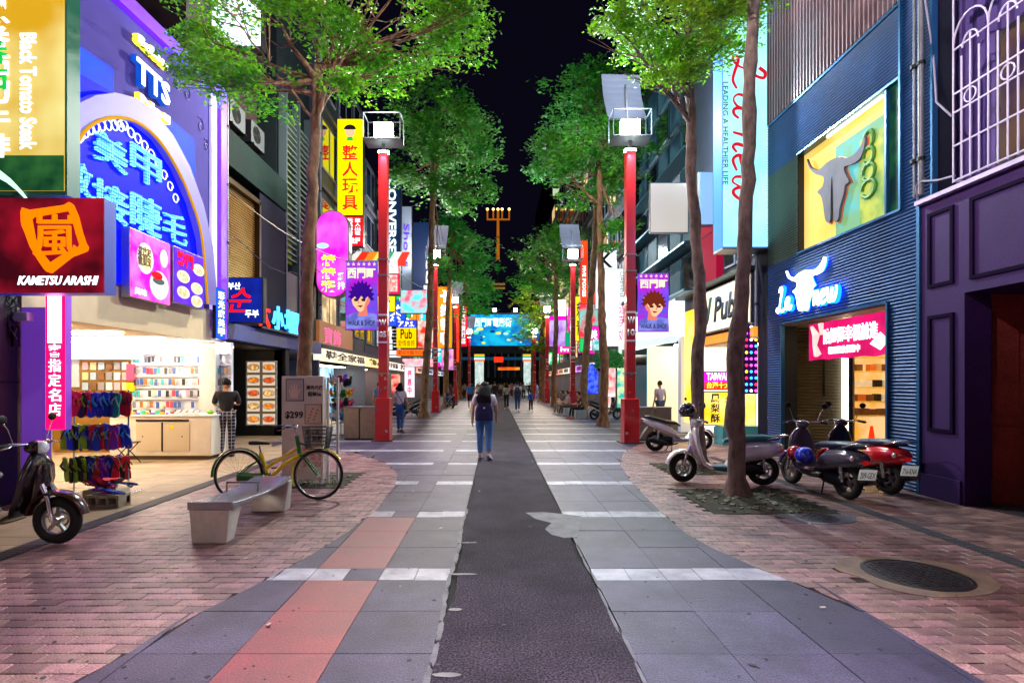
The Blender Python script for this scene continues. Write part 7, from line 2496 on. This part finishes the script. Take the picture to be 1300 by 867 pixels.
# breeze block base with slippers
cbk = thing('breeze_block', 'pale hollow breeze block lying beside the sandal rack', 'breeze block', (-5.2, 7.3, 0))
g = MB()
x0, x1, y0, y1, z0, z1 = -5.44, -5.0, 7.14, 7.38, 0, .16
g.box(x0, x1, y0, y1, 0, .035).box(x0, x1, y0, y1, .125, .16)
for k in range(4):
    xx = x0 + (x1 - x0 - .035) * k / 3
    g.box(xx, xx + .035, y0, y1, .035, .125)
g.put('shell', mat('breeze concrete', '#b0a690', .8, var=.6, scale=8, bump=.4), cbk)
MB().box(x0, x1, 7.3, 7.36, .035, .125).put('web', M_black, cbk)
tr = one('tray', MB().box(-.22, .22, -.16, .16, 0, .16).box(-.2, .2, -.14, .14, .16, .165), mat('ivory plastic', '#c4b8a0', .5), 'ivory plastic tray under the heap of purple slippers', 'tray', loc=(-5.5, 7.62, .0), bevel=.01)
for i in range(16):
    c = q.choice(['purple', 'crimson', 'black', 'purple', 'navy'])
    o = link('sandal', sm_[c])
    ontray = i < 9
    o.location = ((-5.5 if ontray else -5.16) + q.uniform(-.17, .17), (7.6 if ontray else 7.28) + q.uniform(-.08, .08), (.20 if ontray else .19) + (i % 3) * .04)
    o.rotation_euler = (R(90) + q.uniform(-.4, .4), q.uniform(-.5, .5), q.uniform(0, 6))
    tag(o, f'{c} slipper lying ' + ('in the heap on the ivory tray' if ontray else 'on the breeze block') + f', {ORD[i + 1]} slipper counted from the rack', 'slipper', 'slippers heaped by the rack')
one('ground_sheet', MB().add([(-.3, -.2, 0), (.3, -.25, 0), (.35, .2, .02), (.1, .25, .16), (-.2, .2, .05)], [(0, 1, 2, 3, 4)]), mat('crumpled sheet', '#9a8a78', .7, var=.6), 'crumpled pale sheet lying under the sandal rack', 'sheet', loc=(-5.75, 7.6, .01))
# folding stool
st = thing('folding_stool', 'small dark folding stool beside the cream counter', 'stool', (-7.55, 11.0, 0))
MB().obox((0, 0, .44), (.42, .30, .02)).put('seat', mat('dark wicker', '#2a2018', .7), st, world=False)
for s_ in (-1, 1):
    MB().cyl((-.17, s_ * .13, .43), (.22, s_ * .13, .01), .011).put('leg', M_dark, st, world=False)
    MB().cyl((.17, s_ * .13, .43), (-.22, s_ * .13, .01), .011).put('leg', M_dark, st, world=False)
# hat stand
hs = thing('hat_stand', 'wire stand crowded with coloured caps behind the steel bins', 'display stand', (-4.95, 17.2, 0))
MB().cyl((-4.95, 17.2, 0), (-4.95, 17.2, 1.9), .02).put('pole', M_chrome, hs)
for z in (.5, .9, 1.3, 1.7):
    MB().torus((-4.95, 17.2, z), .3, .008, 'z', 16, 5).put('ring', M_chrome, hs)
MB().obox((-4.95, 17.2, .02), (.6, .6, .03)).put('base', M_dark, hs)
capc = [('black', '#14141a'), ('pink', '#d8205a'), ('teal', '#10908a'), ('yellow', '#d8b020'), ('red', '#b01420'), ('white', '#c8c8d0'), ('violet', '#6a2ab0'), ('green', '#1a7a3a'), ('sky blue', '#3a90d0')]
cm = {}
for n_, c in capc:
    g = MB().ball((0, 0, 0), (.095, .11, .085), 12, 6, lo=0)
    g.cur = 0
    g.ball((0, -.12, .005), (.075, .08, .01), 10, 4)
    cm[n_] = g.mesh('cap', mat('cap ' + n_, c, .7), smooth=True)
for k in range(44):
    n_ = q.choice(capc)[0]
    lev = k // 11
    a = 2 * PI * (k % 11) / 11 + lev * .3
    o = link('cap', cm[n_])
    o.location = (-4.95 + .33 * math.cos(a), 17.2 + .33 * math.sin(a), .55 + lev * .38 + q.uniform(-.08, .08))
    o.rotation_euler = (R(-60) + q.uniform(-.4, .4), 0, a + PI / 2)
    tag(o, f'{n_} cap on the {["lowest", "second", "third", "top"][lev]} ring of the stand, {ORD[k % 11 + 1]} going round', 'cap', 'caps on the hat stand')
# drying rack with yellow things and glass behind
wr = thing('goods_crate', 'wire crate of goods standing on the table behind the price board', 'crate', (-5.4, 16.4, 1.3))
MB().obox((-5.45, 16.4, 1.05), (.9, .4, .04)).put('table_top', M_white, wr)
for x in (-5.85, -5.05):
    for y in (16.25, 16.55):
        MB().cyl((x, y, 0), (x, y, 1.05), .015).put('leg', M_chrome, wr)
g = MB()
for k in range(16):
    g.cyl((-5.88 + k * .055, 16.2, 1.07), (-5.88 + k * .055, 16.2, 1.45), .004, n=4)
for k in range(7):
    g.cyl((-5.88, 16.2, 1.07 + k * .06), (-5.03, 16.2, 1.07 + k * .06), .004, n=4)
g.put('wire_mesh', M_white, wr)
for k, x in enumerate((-5.7, -5.3)):
    one('plush_toy', MB().ball((0, 0, 0), (.11, .09, .09), 12, 8).ball((-.07, 0, .08), (.035, .03, .05), 8, 5).ball((.07, 0, .08), (.035, .03, .05), 8, 5), glow('yellow plush', '#f0e020', .4), 'round yellow toy on the wire crate, ' + ('nearer the menu board' if k == 0 else 'nearer the hat stand'), 'toy', 'yellow toys on the crate', smooth=True, loc=(x, 16.35, 1.52))


# =================================================================== PEOPLE
YS = 1.3


def skin_body(name, V, Eg, mats, sub=1, head=None):
    """grow one continuous surface round a skeleton; V: {key: (x, y, z, r)}, Eg: [(a, b)]"""
    keys = list(V)
    me = bpy.data.meshes.new(name)
    me.from_pydata([(V[k][0], V[k][1] * YS, V[k][2]) for k in keys], [(keys.index(a), keys.index(b)) for a, b in Eg], [])
    o = bpy.data.objects.new(name, me)
    COL.objects.link(o)
    md = o.modifiers.new('s', 'SKIN')
    md.use_smooth_shade = True
    sv = me.skin_vertices[0].data
    for i, k in enumerate(keys):
        sv[i].radius = (V[k][3], V[k][3])
        sv[i].use_root = (i == 0)
    if sub:
        s = o.modifiers.new('u', 'SUBSURF')
        s.levels = s.render_levels = sub
    return o


JOBS = []
PERS = []


def lerp3(a, b, f):
    return tuple(a[i] + (b[i] - a[i]) * f for i in range(3))


POSES = {}


def pose(kind, sw=.16, arm=.1):
    J = dict(pel=(0, 0, .95), waist=(0, .01, 1.08), chest=(0, 0, 1.28), neck=(0, -.005, 1.45), head=(0, .01, 1.50),
             hipL=(-.085, 0, .91), hipR=(.085, 0, .91), kneeL=(-.09, .02, .50), kneeR=(.09, .02, .50), ankL=(-.09, -.02, .09), ankR=(.09, -.02, .09), toeL=(-.10, .13, .035), toeR=(.10, .13, .035),
             shL=(-.17, 0, 1.385), shR=(.17, 0, 1.385), elL=(-.215, -.02, 1.12), elR=(.215, -.02, 1.12), wrL=(-.225, .06, .88), wrR=(.225, .06, .88))
    if kind == 'walk':
        s = sw
        J.update(kneeL=(-.085, s * .75, .52), ankL=(-.085, s * 1.2, .10), toeL=(-.09, s * 1.2 + .15, .06), kneeR=(.085, -s * .1, .50), ankR=(.085, -s * 1.55, .16), toeR=(.09, -s * 1.3, .04))
        J.update(elL=(-.215, -.08 - arm * .4, 1.13), wrL=(-.225, -.06 - arm, .90), elR=(.215, .03, 1.12), wrR=(.225, .10 + arm, .90))
    if kind == 'hold':
        J.update(elL=(-.22, .02, 1.14), wrL=(-.12, .24, 1.12), elR=(.22, .02, 1.14), wrR=(.08, .26, 1.16), head=(0, .02, 1.50))
    if kind == 'sit':
        for k in list(J):
            if k[:4] not in ('knee', 'ankL', 'ankR') and k[:3] not in ('toe',):
                x, y, z = J[k]
                J[k] = (x, y + (z - .95) * .18, z - .46)
        J.update(kneeL=(-.12, .42, .50), kneeR=(.12, .42, .50), ankL=(-.12, .46, .09), ankR=(.13, .50, .09), toeL=(-.13, .61, .035), toeR=(.14, .65, .035), elL=(-.22, .12, .68), elR=(.22, .12, .68), wrL=(-.08, .34, .66), wrR=(.06, .36, .68))
    return J


def person(label, x, y, heading, H=1.68, kind='walk', skin='#b98468', top='#c8c4cc', sleeve=.5, bottom='#2a3f68', leg=1.0, shoe='#c8c8cc', hair='#14100e', hairlen=0, extra=(), sw=.16, arm=.08, fingers=False, z=0, wide=1., top2=None, bmat=None, group='people in the street'):
    s = H / 1.70
    t = thing('person', label, 'person', (x, y, z), heading, group)
    t.scale = (s * wide, s, s)
    J = pose(kind, sw, arm)
    Ms = mat('skin ' + skin, skin, .5)
    # --- body: legs, trunk, arms, hands grown as one surface
    V = {'pel': (*J['pel'], .12), 'waist': (*J['waist'], .105), 'chest': (*J['chest'], .12), 'neck': (*J['neck'], .05), 'head': (*J['head'], .048)}
    Eg = [('pel', 'waist'), ('waist', 'chest'), ('chest', 'neck'), ('neck', 'head')]
    for S in 'LR':
        V['hip' + S] = (*J['hip' + S], .078)
        V['th' + S] = (*lerp3(J['hip' + S], J['knee' + S], .5), .068)
        V['knee' + S] = (*J['knee' + S], .05)
        V['ca' + S] = (*lerp3(J['knee' + S], J['ank' + S], .35), .05)
        V['ank' + S] = (*J['ank' + S], .032)
        V['toe' + S] = (*J['toe' + S], .026)
        Eg += [('pel', 'hip' + S), ('hip' + S, 'th' + S), ('th' + S, 'knee' + S), ('knee' + S, 'ca' + S), ('ca' + S, 'ank' + S), ('ank' + S, 'toe' + S)]
        V['sh' + S] = (*J['sh' + S], .052)
        V['el' + S] = (*J['el' + S], .037)
        V['fa' + S] = (*lerp3(J['el' + S], J['wr' + S], .4), .035)
        V['wr' + S] = (*J['wr' + S], .024)
        d = Vector(J['wr' + S]) - Vector(J['el' + S])
        d.normalize()
        pm = Vector(J['wr' + S]) + d * .07
        V['pa' + S] = (*pm, .03)
        Eg += [('chest', 'sh' + S), ('sh' + S, 'el' + S), ('el' + S, 'fa' + S), ('fa' + S, 'wr' + S), ('wr' + S, 'pa' + S)]
        sx = -1 if S == 'L' else 1
        side = Vector((0, 1, 0)) - d * d.y
        side.normalize()
        inw = Vector((-sx, 0, 0))
        if fingers:
            for fi, (off, ln) in enumerate(((-.024, .062), (-.008, .075), (.008, .08), (.024, .07))):
                a = pm + d * .03 + side * off
                b = a + d * ln * .5 + inw * .008
                c = b + d * ln * .4 + inw * .022
                for nm, p, r_ in (('a', a, .009), ('b', b, .0085), ('c', c, .007)):
                    V[f'f{nm}{fi}{S}'] = (*p, r_)
                Eg += [('pa' + S, f'fa{fi}{S}'), (f'fa{fi}{S}', f'fb{fi}{S}'), (f'fb{fi}{S}', f'fc{fi}{S}')]
        else:
            V['fi' + S] = (*(pm + d * .07 + inw * .015), .016)
            Eg += [('pa' + S, 'fi' + S)]
        th = Vector(J['wr' + S]) + d * .03 + side * .035
        V['tb' + S] = (*(th + d * .035 + side * .006), .009)
        Eg += [('wr' + S, 'tb' + S)]
    JOBS.append((skin_body('body', V, Eg, None), t, [Ms], 'body', (J['head'], kind)))
    # --- shirt
    g = {'chest': (*J['chest'], .138), 'waist': (*J['waist'], .125), 'hem': (*lerp3(J['pel'], J['waist'], -.15 if kind != 'sit' else .2), .138), 'col': (*lerp3(J['chest'], J['neck'], .75), .066)}
    Eg = [('chest', 'waist'), ('waist', 'hem'), ('chest', 'col')]
    for S in 'LR':
        g['sh' + S] = (*J['sh' + S], .066)
        Eg.append(('chest', 'sh' + S))
        if sleeve <= 1:
            g['sl' + S] = (*lerp3(J['sh' + S], J['el' + S], max(.3, min(1, sleeve * 1.3))), .058)
            Eg.append(('sh' + S, 'sl' + S))
        else:
            g['sl' + S] = (*J['el' + S], .05)
            g['cu' + S] = (*lerp3(J['el' + S], J['wr' + S], .92), .036)
            Eg += [('sh' + S, 'sl' + S), ('sl' + S, 'cu' + S)]
    JOBS.append((skin_body('shirt', g, Eg, None), t, [mat('cloth ' + top, top, .8, var=.3, scale=5, bump=.15, bscale=25)], 'shirt', None))
    # --- trousers
    g = {'pel': (*J['pel'], .136)}
    Eg = []
    for S in 'LR':
        g['hip' + S] = (*J['hip' + S], .092)
        g['th' + S] = (*lerp3(J['hip' + S], J['knee' + S], .5), .09)
        Eg += [('pel', 'hip' + S), ('hip' + S, 'th' + S)]
        if leg >= .9:
            g['kn' + S] = (*J['knee' + S], .07)
            g['ca' + S] = (*lerp3(J['knee' + S], J['ank' + S], .45), .066)
            g['cu' + S] = (*lerp3(J['knee' + S], J['ank' + S], .95 * leg), .055)
            Eg += [('th' + S, 'kn' + S), ('kn' + S, 'ca' + S), ('ca' + S, 'cu' + S)]
        else:
            g['kn' + S] = (*lerp3(J['hip' + S], J['knee' + S], .9), .078)
            Eg += [('th' + S, 'kn' + S)]
    JOBS.append((skin_body('trousers', g, Eg, None), t, [bmat or mat('cloth ' + bottom, bottom, .8, var=.4, scale=5, bump=.15, bscale=25)], 'trousers', None))
    # --- shoes
    for S in 'LR':
        a, b = Vector(J['ank' + S]), Vector(J['toe' + S])
        m_ = MB()
        fw = (b - a)
        fw.z = 0
        fw = fw.normalized() if fw.length > 1e-3 else Vector((0, 1, 0))
        rt = Vector((fw.y, -fw.x, 0))
        zt = min(a.z, b.z + .06)
        vs, prof = [], [(-.07, .033, .06), (-.03, .042, .085), (.05, .044, .075), (.13, .046, .05), (.19, .03, .035)]
        z0 = max(0, b.z - .035)
        for (f, w, h) in prof:
            c = Vector((a.x, a.y, 0)) + fw * f
            lift = (a.z - .09) * max(0, (1 - (f + .07) / .2)) if a.z > .1 else 0
            for (dx, dz) in ((-w, 0), (w, 0), (w * .8, h), (-w * .8, h)):
                p = c + rt * dx
                vs.append((p.x, p.y, z0 + dz + lift))
        m_.add(vs, [(4 * i + k, 4 * i + (k + 1) % 4, 4 * i + 4 + (k + 1) % 4, 4 * i + 4 + k) for i in range(4) for k in range(4)] + [(0, 1, 2, 3), (19, 18, 17, 16)])
        m_.put('shoe', mat('shoe ' + shoe, shoe, .6), t, world=False, smooth=50)
    # --- hair
    hc = Vector(J['head']) + Vector((0, .012, .09))
    Mh = mat('hair ' + hair, hair, .75, spec=.2, var=.4, scale=20, bump=.3, bscale=60)
    m_ = MB()
    m_.ball((hc.x, hc.y - .012, hc.z + .015), (.085, .105, .115), 18, 12, lo=-20)
    m_.v = [(x, y if not (y > hc.y + .035 and z < hc.z + .055) else hc.y + .035, z) for x, y, z in m_.v]
    if hairlen:
        q = random.Random(int(x * 100))
        L_ = hairlen
        n = 9
        vs = []
        for k in range(n):
            f = k / (n - 1)
            zc = hc.z + .04 - f * L_
            w = .088 + .05 * math.sin(min(1, f * 1.2) * PI * .6) + q.uniform(-.008, .008)
            if f > .85:
                w *= .75
            yc = hc.y - .05 - (.055 if L_ < .4 else .16) * min(1, f * 2) + (.0 if f < .5 else .01)
            for j in range(14):
                a = 2 * PI * j / 14
                rr = 1 + .10 * math.sin(3 * a + k * 1.1)
                vs.append((hc.x + w * math.cos(a) * rr, yc + .055 * math.sin(a) * rr, zc))
        m_.add(vs, [(14 * i + j, 14 * i + (j + 1) % 14, 14 * i + 14 + (j + 1) % 14, 14 * i + 14 + j) for i in range(n - 1) for j in range(14)] + [list(range(14)), list(range(14 * n - 1, 14 * n - 15, -1))])
    m_.put('hair', Mh, t, world=False, smooth=80)
    for e in extra:
        e(t, J)
    return t


def backpack(col, trim='#101018', w=.15, h=.40, dz=0.):
    def f(t, J):
        c = Vector(J['chest']) + Vector((0, -.20, -.10 + dz))
        g = MB()
        secs = []
        for k in range(7):
            f_ = k / 6
            secs.append((c.z - h / 2 + h * f_, w * (1 - .35 * max(0, f_ - .6) * 2.2), .085 - .03 * max(0, f_ - .5) * 2))
        vs = []
        for z_, ww, dd in secs:
            for j in range(14):
                a = 2 * PI * j / 14
                ca, sa = math.cos(a), math.sin(a)
                vs.append((c.x + ww * math.copysign(abs(ca) ** .6, ca), c.y + dd * math.copysign(abs(sa) ** .7, sa), z_))
        g.add(vs, [(14 * i + j, 14 * i + (j + 1) % 14, 14 * i + 14 + (j + 1) % 14, 14 * i + 14 + j) for i in range(6) for j in range(14)] + [list(range(13, -1, -1)), list(range(84, 98))])
        p = g.put('backpack', mat('bag ' + col, col, .7, var=.3, scale=8, bump=.2), t, world=False, smooth=60)
        MB().obox((c.x, c.y - .085, c.z - .08), (w * 1.3, .04, .14)).put('pocket', mat('bag ' + col, col), p, world=False, bevel=.01)
        MB().cyl((c.x, c.y - .092, c.z + .09), (c.x, c.y - .10, c.z + .09), .02).put('badge', M_wprint, p, world=False)
        for s_ in (-1, 1):
            MB().tube([(s_ * .09, c.y + .05, c.z + .17), (s_ * .10, -.02, 1.47), (s_ * .11, .10, 1.38), (s_ * .12, .13, 1.2), (s_ * .12, .02, 1.08), (s_ * .1, c.y + .06, c.z - .14)], .016, 6).put('strap', mat('bag trim ' + trim, trim, .8), p, world=False, smooth=True)
    return f


def crossbag(col='#141420', side=1):
    def f(t, J):
        MB().tube([(-side * .13, -.05, 1.43), (-side * .02, -.150, 1.28), (side * .10, -.150, 1.10), (side * .17, -.10, .95), (side * .16, .12, 1.0), (0, .15, 1.22), (-side * .12, .09, 1.40)], .014, 6, closed=True).put('strap', mat('bag ' + col, col, .7), t, world=False, smooth=True)
        MB().obox((side * .2, -.02, .88), (.06, .2, .16)).put('shoulder_bag', mat('bag ' + col, col), t, world=False, bevel=.02)
    return f


def cap(col):
    def f(t, J):
        h = Vector(J['head']) + Vector((0, .012, .12))
        MB().ball(tuple(h), (.095, .115, .10), 14, 6, lo=0).ball((h.x, h.y + .12, h.z + .01), (.07, .08, .012), 10, 4).put('cap', mat('cap cloth ' + col, col, .7), t, world=False, smooth=60)
    return f


plaid = mat('navy check cloth', '#161a2c', .8)
nt = plaid.node_tree
tc = nt.nodes.new('ShaderNodeTexCoord')
sp = nt.nodes.new('ShaderNodeSeparateXYZ')
nt.links.new(tc.outputs['Object'], sp.inputs[0])
vv_ = []
for ax in (0, 2):
    mu = nt.nodes.new('ShaderNodeMath'); mu.operation = 'MULTIPLY'; mu.inputs[1].default_value = 85.
    sn = nt.nodes.new('ShaderNodeMath'); sn.operation = 'SINE'
    gt = nt.nodes.new('ShaderNodeMath'); gt.operation = 'GREATER_THAN'; gt.inputs[1].default_value = .86
    nt.links.new(sp.outputs[ax], mu.inputs[0]); nt.links.new(mu.outputs[0], sn.inputs[0]); nt.links.new(sn.outputs[0], gt.inputs[0])
    vv_.append(gt)
mxx = nt.nodes.new('ShaderNodeMath'); mxx.operation = 'MAXIMUM'
nt.links.new(vv_[0].outputs[0], mxx.inputs[0]); nt.links.new(vv_[1].outputs[0], mxx.inputs[1])
cm_ = nt.nodes.new('ShaderNodeMix'); cm_.data_type = 'RGBA'
cm_.inputs['A'].default_value = (*lin('#14182a'), 1); cm_.inputs['B'].default_value = (*lin('#a8a8b4'), 1)
nt.links.new(mxx.outputs[0], cm_.inputs['Factor'])
nt.links.new(cm_.outputs['Result'], nt.nodes['Principled BSDF'].inputs['Base Color'])

jeans = '#4a86c8'
x, y = gnd(615, 583)
person('woman with long dark hair and navy backpack walking up the asphalt strip', x, y, .0, 1.66, 'walk', top='#e8e2ec', bottom=jeans, hair='#1a0f12', hairlen=.52, extra=[backpack('#1a1650', w=.17, h=.38, dz=-.12)], wide=1.16, sw=.1, fingers=True, sleeve=.62, shoe='#c8c4c8', group=None)
x, y = gnd(508, 550)
person('woman in white tee with crossbody strap walking past the W 05 post', x, y, -.15, 1.64, 'walk', top='#e4e2e6', bottom='#3a68a8', hair='#120c0c', hairlen=.2, extra=[crossbag()], sw=.07, fingers=True, shoe='#302c34', group=None)
person('man in black tee and checked trousers facing the phone case wall', -6.05, 12.1, .35, 1.74, 'hold', top='#0e1016', bottom='#161a2c', bmat=plaid, hair='#0e0b0b', sleeve=.8, fingers=True, shoe='#1c1c20', wide=1.12, group=None)
person('man in pale tee and grey shorts standing at the cream wall behind the bins', 5.95, 19.6, .3, 1.72, 'stand', top='#c8b8c0', bottom='#4a5468', leg=.5, hair='#3a2c20', extra=[], group=None)
person('person in blue jeans half hidden behind the W 05 post', gnd(482, 540)[0] - .15, 21.5, .2, 1.66, 'walk', top='#6a8fb8', bottom='#15151c', sw=.06, shoe='#d0d0d4')
CR = [
    (597, 521, PI, 1.68, 'man in bright blue tee and black shorts walking toward the viewer', dict(top='#1878c8', bottom='#0e0e14', leg=.5)),
    (606, 512, PI, 1.58, 'woman with long hair and white blouse beside the blue shirted man', dict(top='#c8c4c4', bottom='#5a2430', hairlen=.3, leg=.5)),
    (628, 513, 0.1, 1.72, 'man dressed in navy walking just beyond the backpack woman', dict(top='#101628', bottom='#10121a', sleeve=2)),
    (643, 520, 0., 1.60, 'woman in white tee and black trousers with thin bag strap, mid street', dict(top='#c4c0c0', bottom='#0e0e12', hairlen=.2, extra=[crossbag('#202028', -1)])),
    (657, 523, -.1, 1.72, 'man in white shirt with dark blue backpack and jeans', dict(top='#c0c8cc', bottom='#26406e', extra=[backpack('#14263c')])),
    (674, 523, 0., 1.22, 'small child in blue top with yellow hem and dark trousers', dict(top='#1c4cb0', bottom='#12141c', sleeve=2)),
    (619, 506, PI, 1.70, 'man with pale cap in the far crowd', dict(top='#5a6070', bottom='#20222c', extra=[cap('#c8c8c0')])),
    (636, 505, 0., 1.66, 'far walker in beige top, mid street', dict(top='#b0a48c', bottom='#303440')),
    (650, 505, PI, 1.64, 'far walker in rose top with long hair', dict(top='#b06a78', bottom='#22222c', hairlen=.25)),
    (665, 508, PI, 1.70, 'far walker in pale blue shirt near the gate', dict(top='#7898b8', bottom='#1c2030')),
    (672, 504, 0., 1.66, 'far walker in black near the gate pillar', dict(top='#14141a', bottom='#1c1c24')),
    (590, 508, 0., 1.7, 'far walker in grey beside the west lamp row', dict(top='#8a8a90', bottom='#22242c')),
    (608, 502, PI, 1.68, 'distant walker in orange top', dict(top='#b05a30', bottom='#20202a')),
    (628, 500, 0., 1.68, 'distant walker in white before the dark hall', dict(top='#c0c0c4', bottom='#2a2a34')),
    (643, 500, PI, 1.68, 'distant walker in dark red before the dark hall', dict(top='#701820', bottom='#20202a')),
    (657, 500, 0., 1.68, 'distant walker in teal before the dark hall', dict(top='#2a7078', bottom='#20202a')),
    (682, 512, 1.2, 1.66, 'far walker in pale blue dress by the thick trunk', dict(top='#88b0d8', bottom='#88b0d8', leg=.5)),
    (572, 512, .4, 1.68, 'far walker in navy beside the navy scooter', dict(top='#202c5a', bottom='#14161e')),
    (533, 508, 1.4, 1.68, 'person in yellow green vest by the west shops', dict(top='#c0d020', bottom='#22242c')),
    (612, 509, .0, 1.62, 'far walker in lilac top behind the long haired woman', dict(top='#8a78b0', bottom='#2a2c3a', hairlen=.2)),
    (600, 504, .0, 1.7, 'distant walker in black tee west of the strip', dict(top='#14141a', bottom='#3a4a68')),
    (690, 508, 2., 1.7, 'far walker in brown coat by the east trunks', dict(top='#5a3c28', bottom='#1c1c22', sleeve=2)),
]
NM = [('mustard', '#b89020'), ('white', '#d0d0d4'), ('black', '#101014'), ('green', '#2a7040'), ('pink', '#d07090'), ('sky blue', '#60a0d0'), ('scarlet', '#b01820'), ('grey', '#707078'), ('cream', '#d0c4a0'), ('violet', '#6040a0')]
for i, (n_, c) in enumerate(NM):
    CR.append(([614, 624, 633, 640, 648, 654, 661, 669, 678, 604][i], [501, 503, 502, 501, 503, 502, 501, 502, 500, 500][i], PI * (i % 3 == 0) + .1, 1.6 + .02 * (i % 7), f'distant walker in {n_} top within the crowd at the street end', dict(top=c, bottom=['#20202a', '#2a3c60', '#14141a'][i % 3])))
for px, py, hd, h, lab, kw in CR:
    x, y = gnd(px, py)
    person(lab, x, y, hd, h, 'walk', **kw)
for i, (px, Y, hd, lab, kw) in enumerate((
        (716, 28.5, PI * .62, 'seated man in khaki trousers with outstretched feet on a white block', dict(top='#3a3a42', bottom='#8a7a58')),
        (723, 27.2, PI * .58, 'seated person in grey top leaning over a phone on a white block', dict(top='#9a8a98', bottom='#5a4438')),
        (737, 25.0, PI * .60, 'seated person in maroon top and black trousers with red shoes', dict(top='#5a1420', bottom='#0e0e12', shoe='#c82030')))):
    x = (px - VX) / FOC * Y
    person(lab, x, Y, hd, 1.7, 'sit', group='people seated on white blocks', **kw)
    b = one('stone_seat', MB().box(-.25, .25, -.25, .25, 0, .40), mat('white stone seat', '#c4c8cc', .4, var=.3), 'white stone block seat under the ' + ['khaki trousered man', 'grey topped phone user', 'maroon topped sitter'][i], 'stone seat', 'white block seats', bevel=.02, loc=(x, Y, 0))

# evaluate all grown bodies in one pass
dg = bpy.context.evaluated_depsgraph_get()
dg.update()
for o, t, ms, nm, hd in JOBS:
    me = bpy.data.meshes.new_from_object(o.evaluated_get(dg))
    bm = bmesh.new()
    bm.from_mesh(me)
    for v in bm.verts:
        v.co.y /= YS
    if hd:
        (hx, hy, hz), kind = hd
        c = Vector((hx, hy + .02, hz + .085))
        r = bmesh.ops.create_uvsphere(bm, u_segments=18, v_segments=14, radius=1.)
        for v in r['verts']:
            x_, y_, z_ = v.co
            k = 1 - .28 * max(0, -z_) ** 1.5
            v.co = Vector((x_ * .074 * k, y_ * .094 * (k if y_ < 0 else (.96 + .04 * k)), z_ * .115)) + c
            if y_ > .85 and -.25 < z_ < .12 and abs(x_) < .35:
                v.co.y += .022 * (1 - abs(x_) / .35)
        for s_ in (-1, 1):
            e = bmesh.ops.create_uvsphere(bm, u_segments=8, v_segments=6, radius=.018)
            for v in e['verts']:
                v.co = Vector((v.co.x * .4, v.co.y * .8, v.co.z * 1.4)) + c + Vector((s_ * .074, -.01, 0))
        bm.to_mesh(me)
        mw = MB()
        for s_ in (-1, 1):
            mw.ball((c.x + s_ * .03, c.y + .082, c.z + .008), (.012, .008, .006), 8, 5)
        mw.put('eye', M_black, t, world=False)
        MB().ball((c.x, c.y + .086, c.z - .055), (.022, .008, .006), 8, 5).put('mouth', mat('lip', '#8a3a38', .5), t, world=False)
    else:
        bm.to_mesh(me)
    bm.free()
    me.materials.clear()
    for m_ in ms:
        me.materials.append(m_)
    me.shade_smooth()
    old = o.data
    bpy.data.objects.remove(o)
    link(nm, me, t)
print('objects', len(bpy.data.objects))
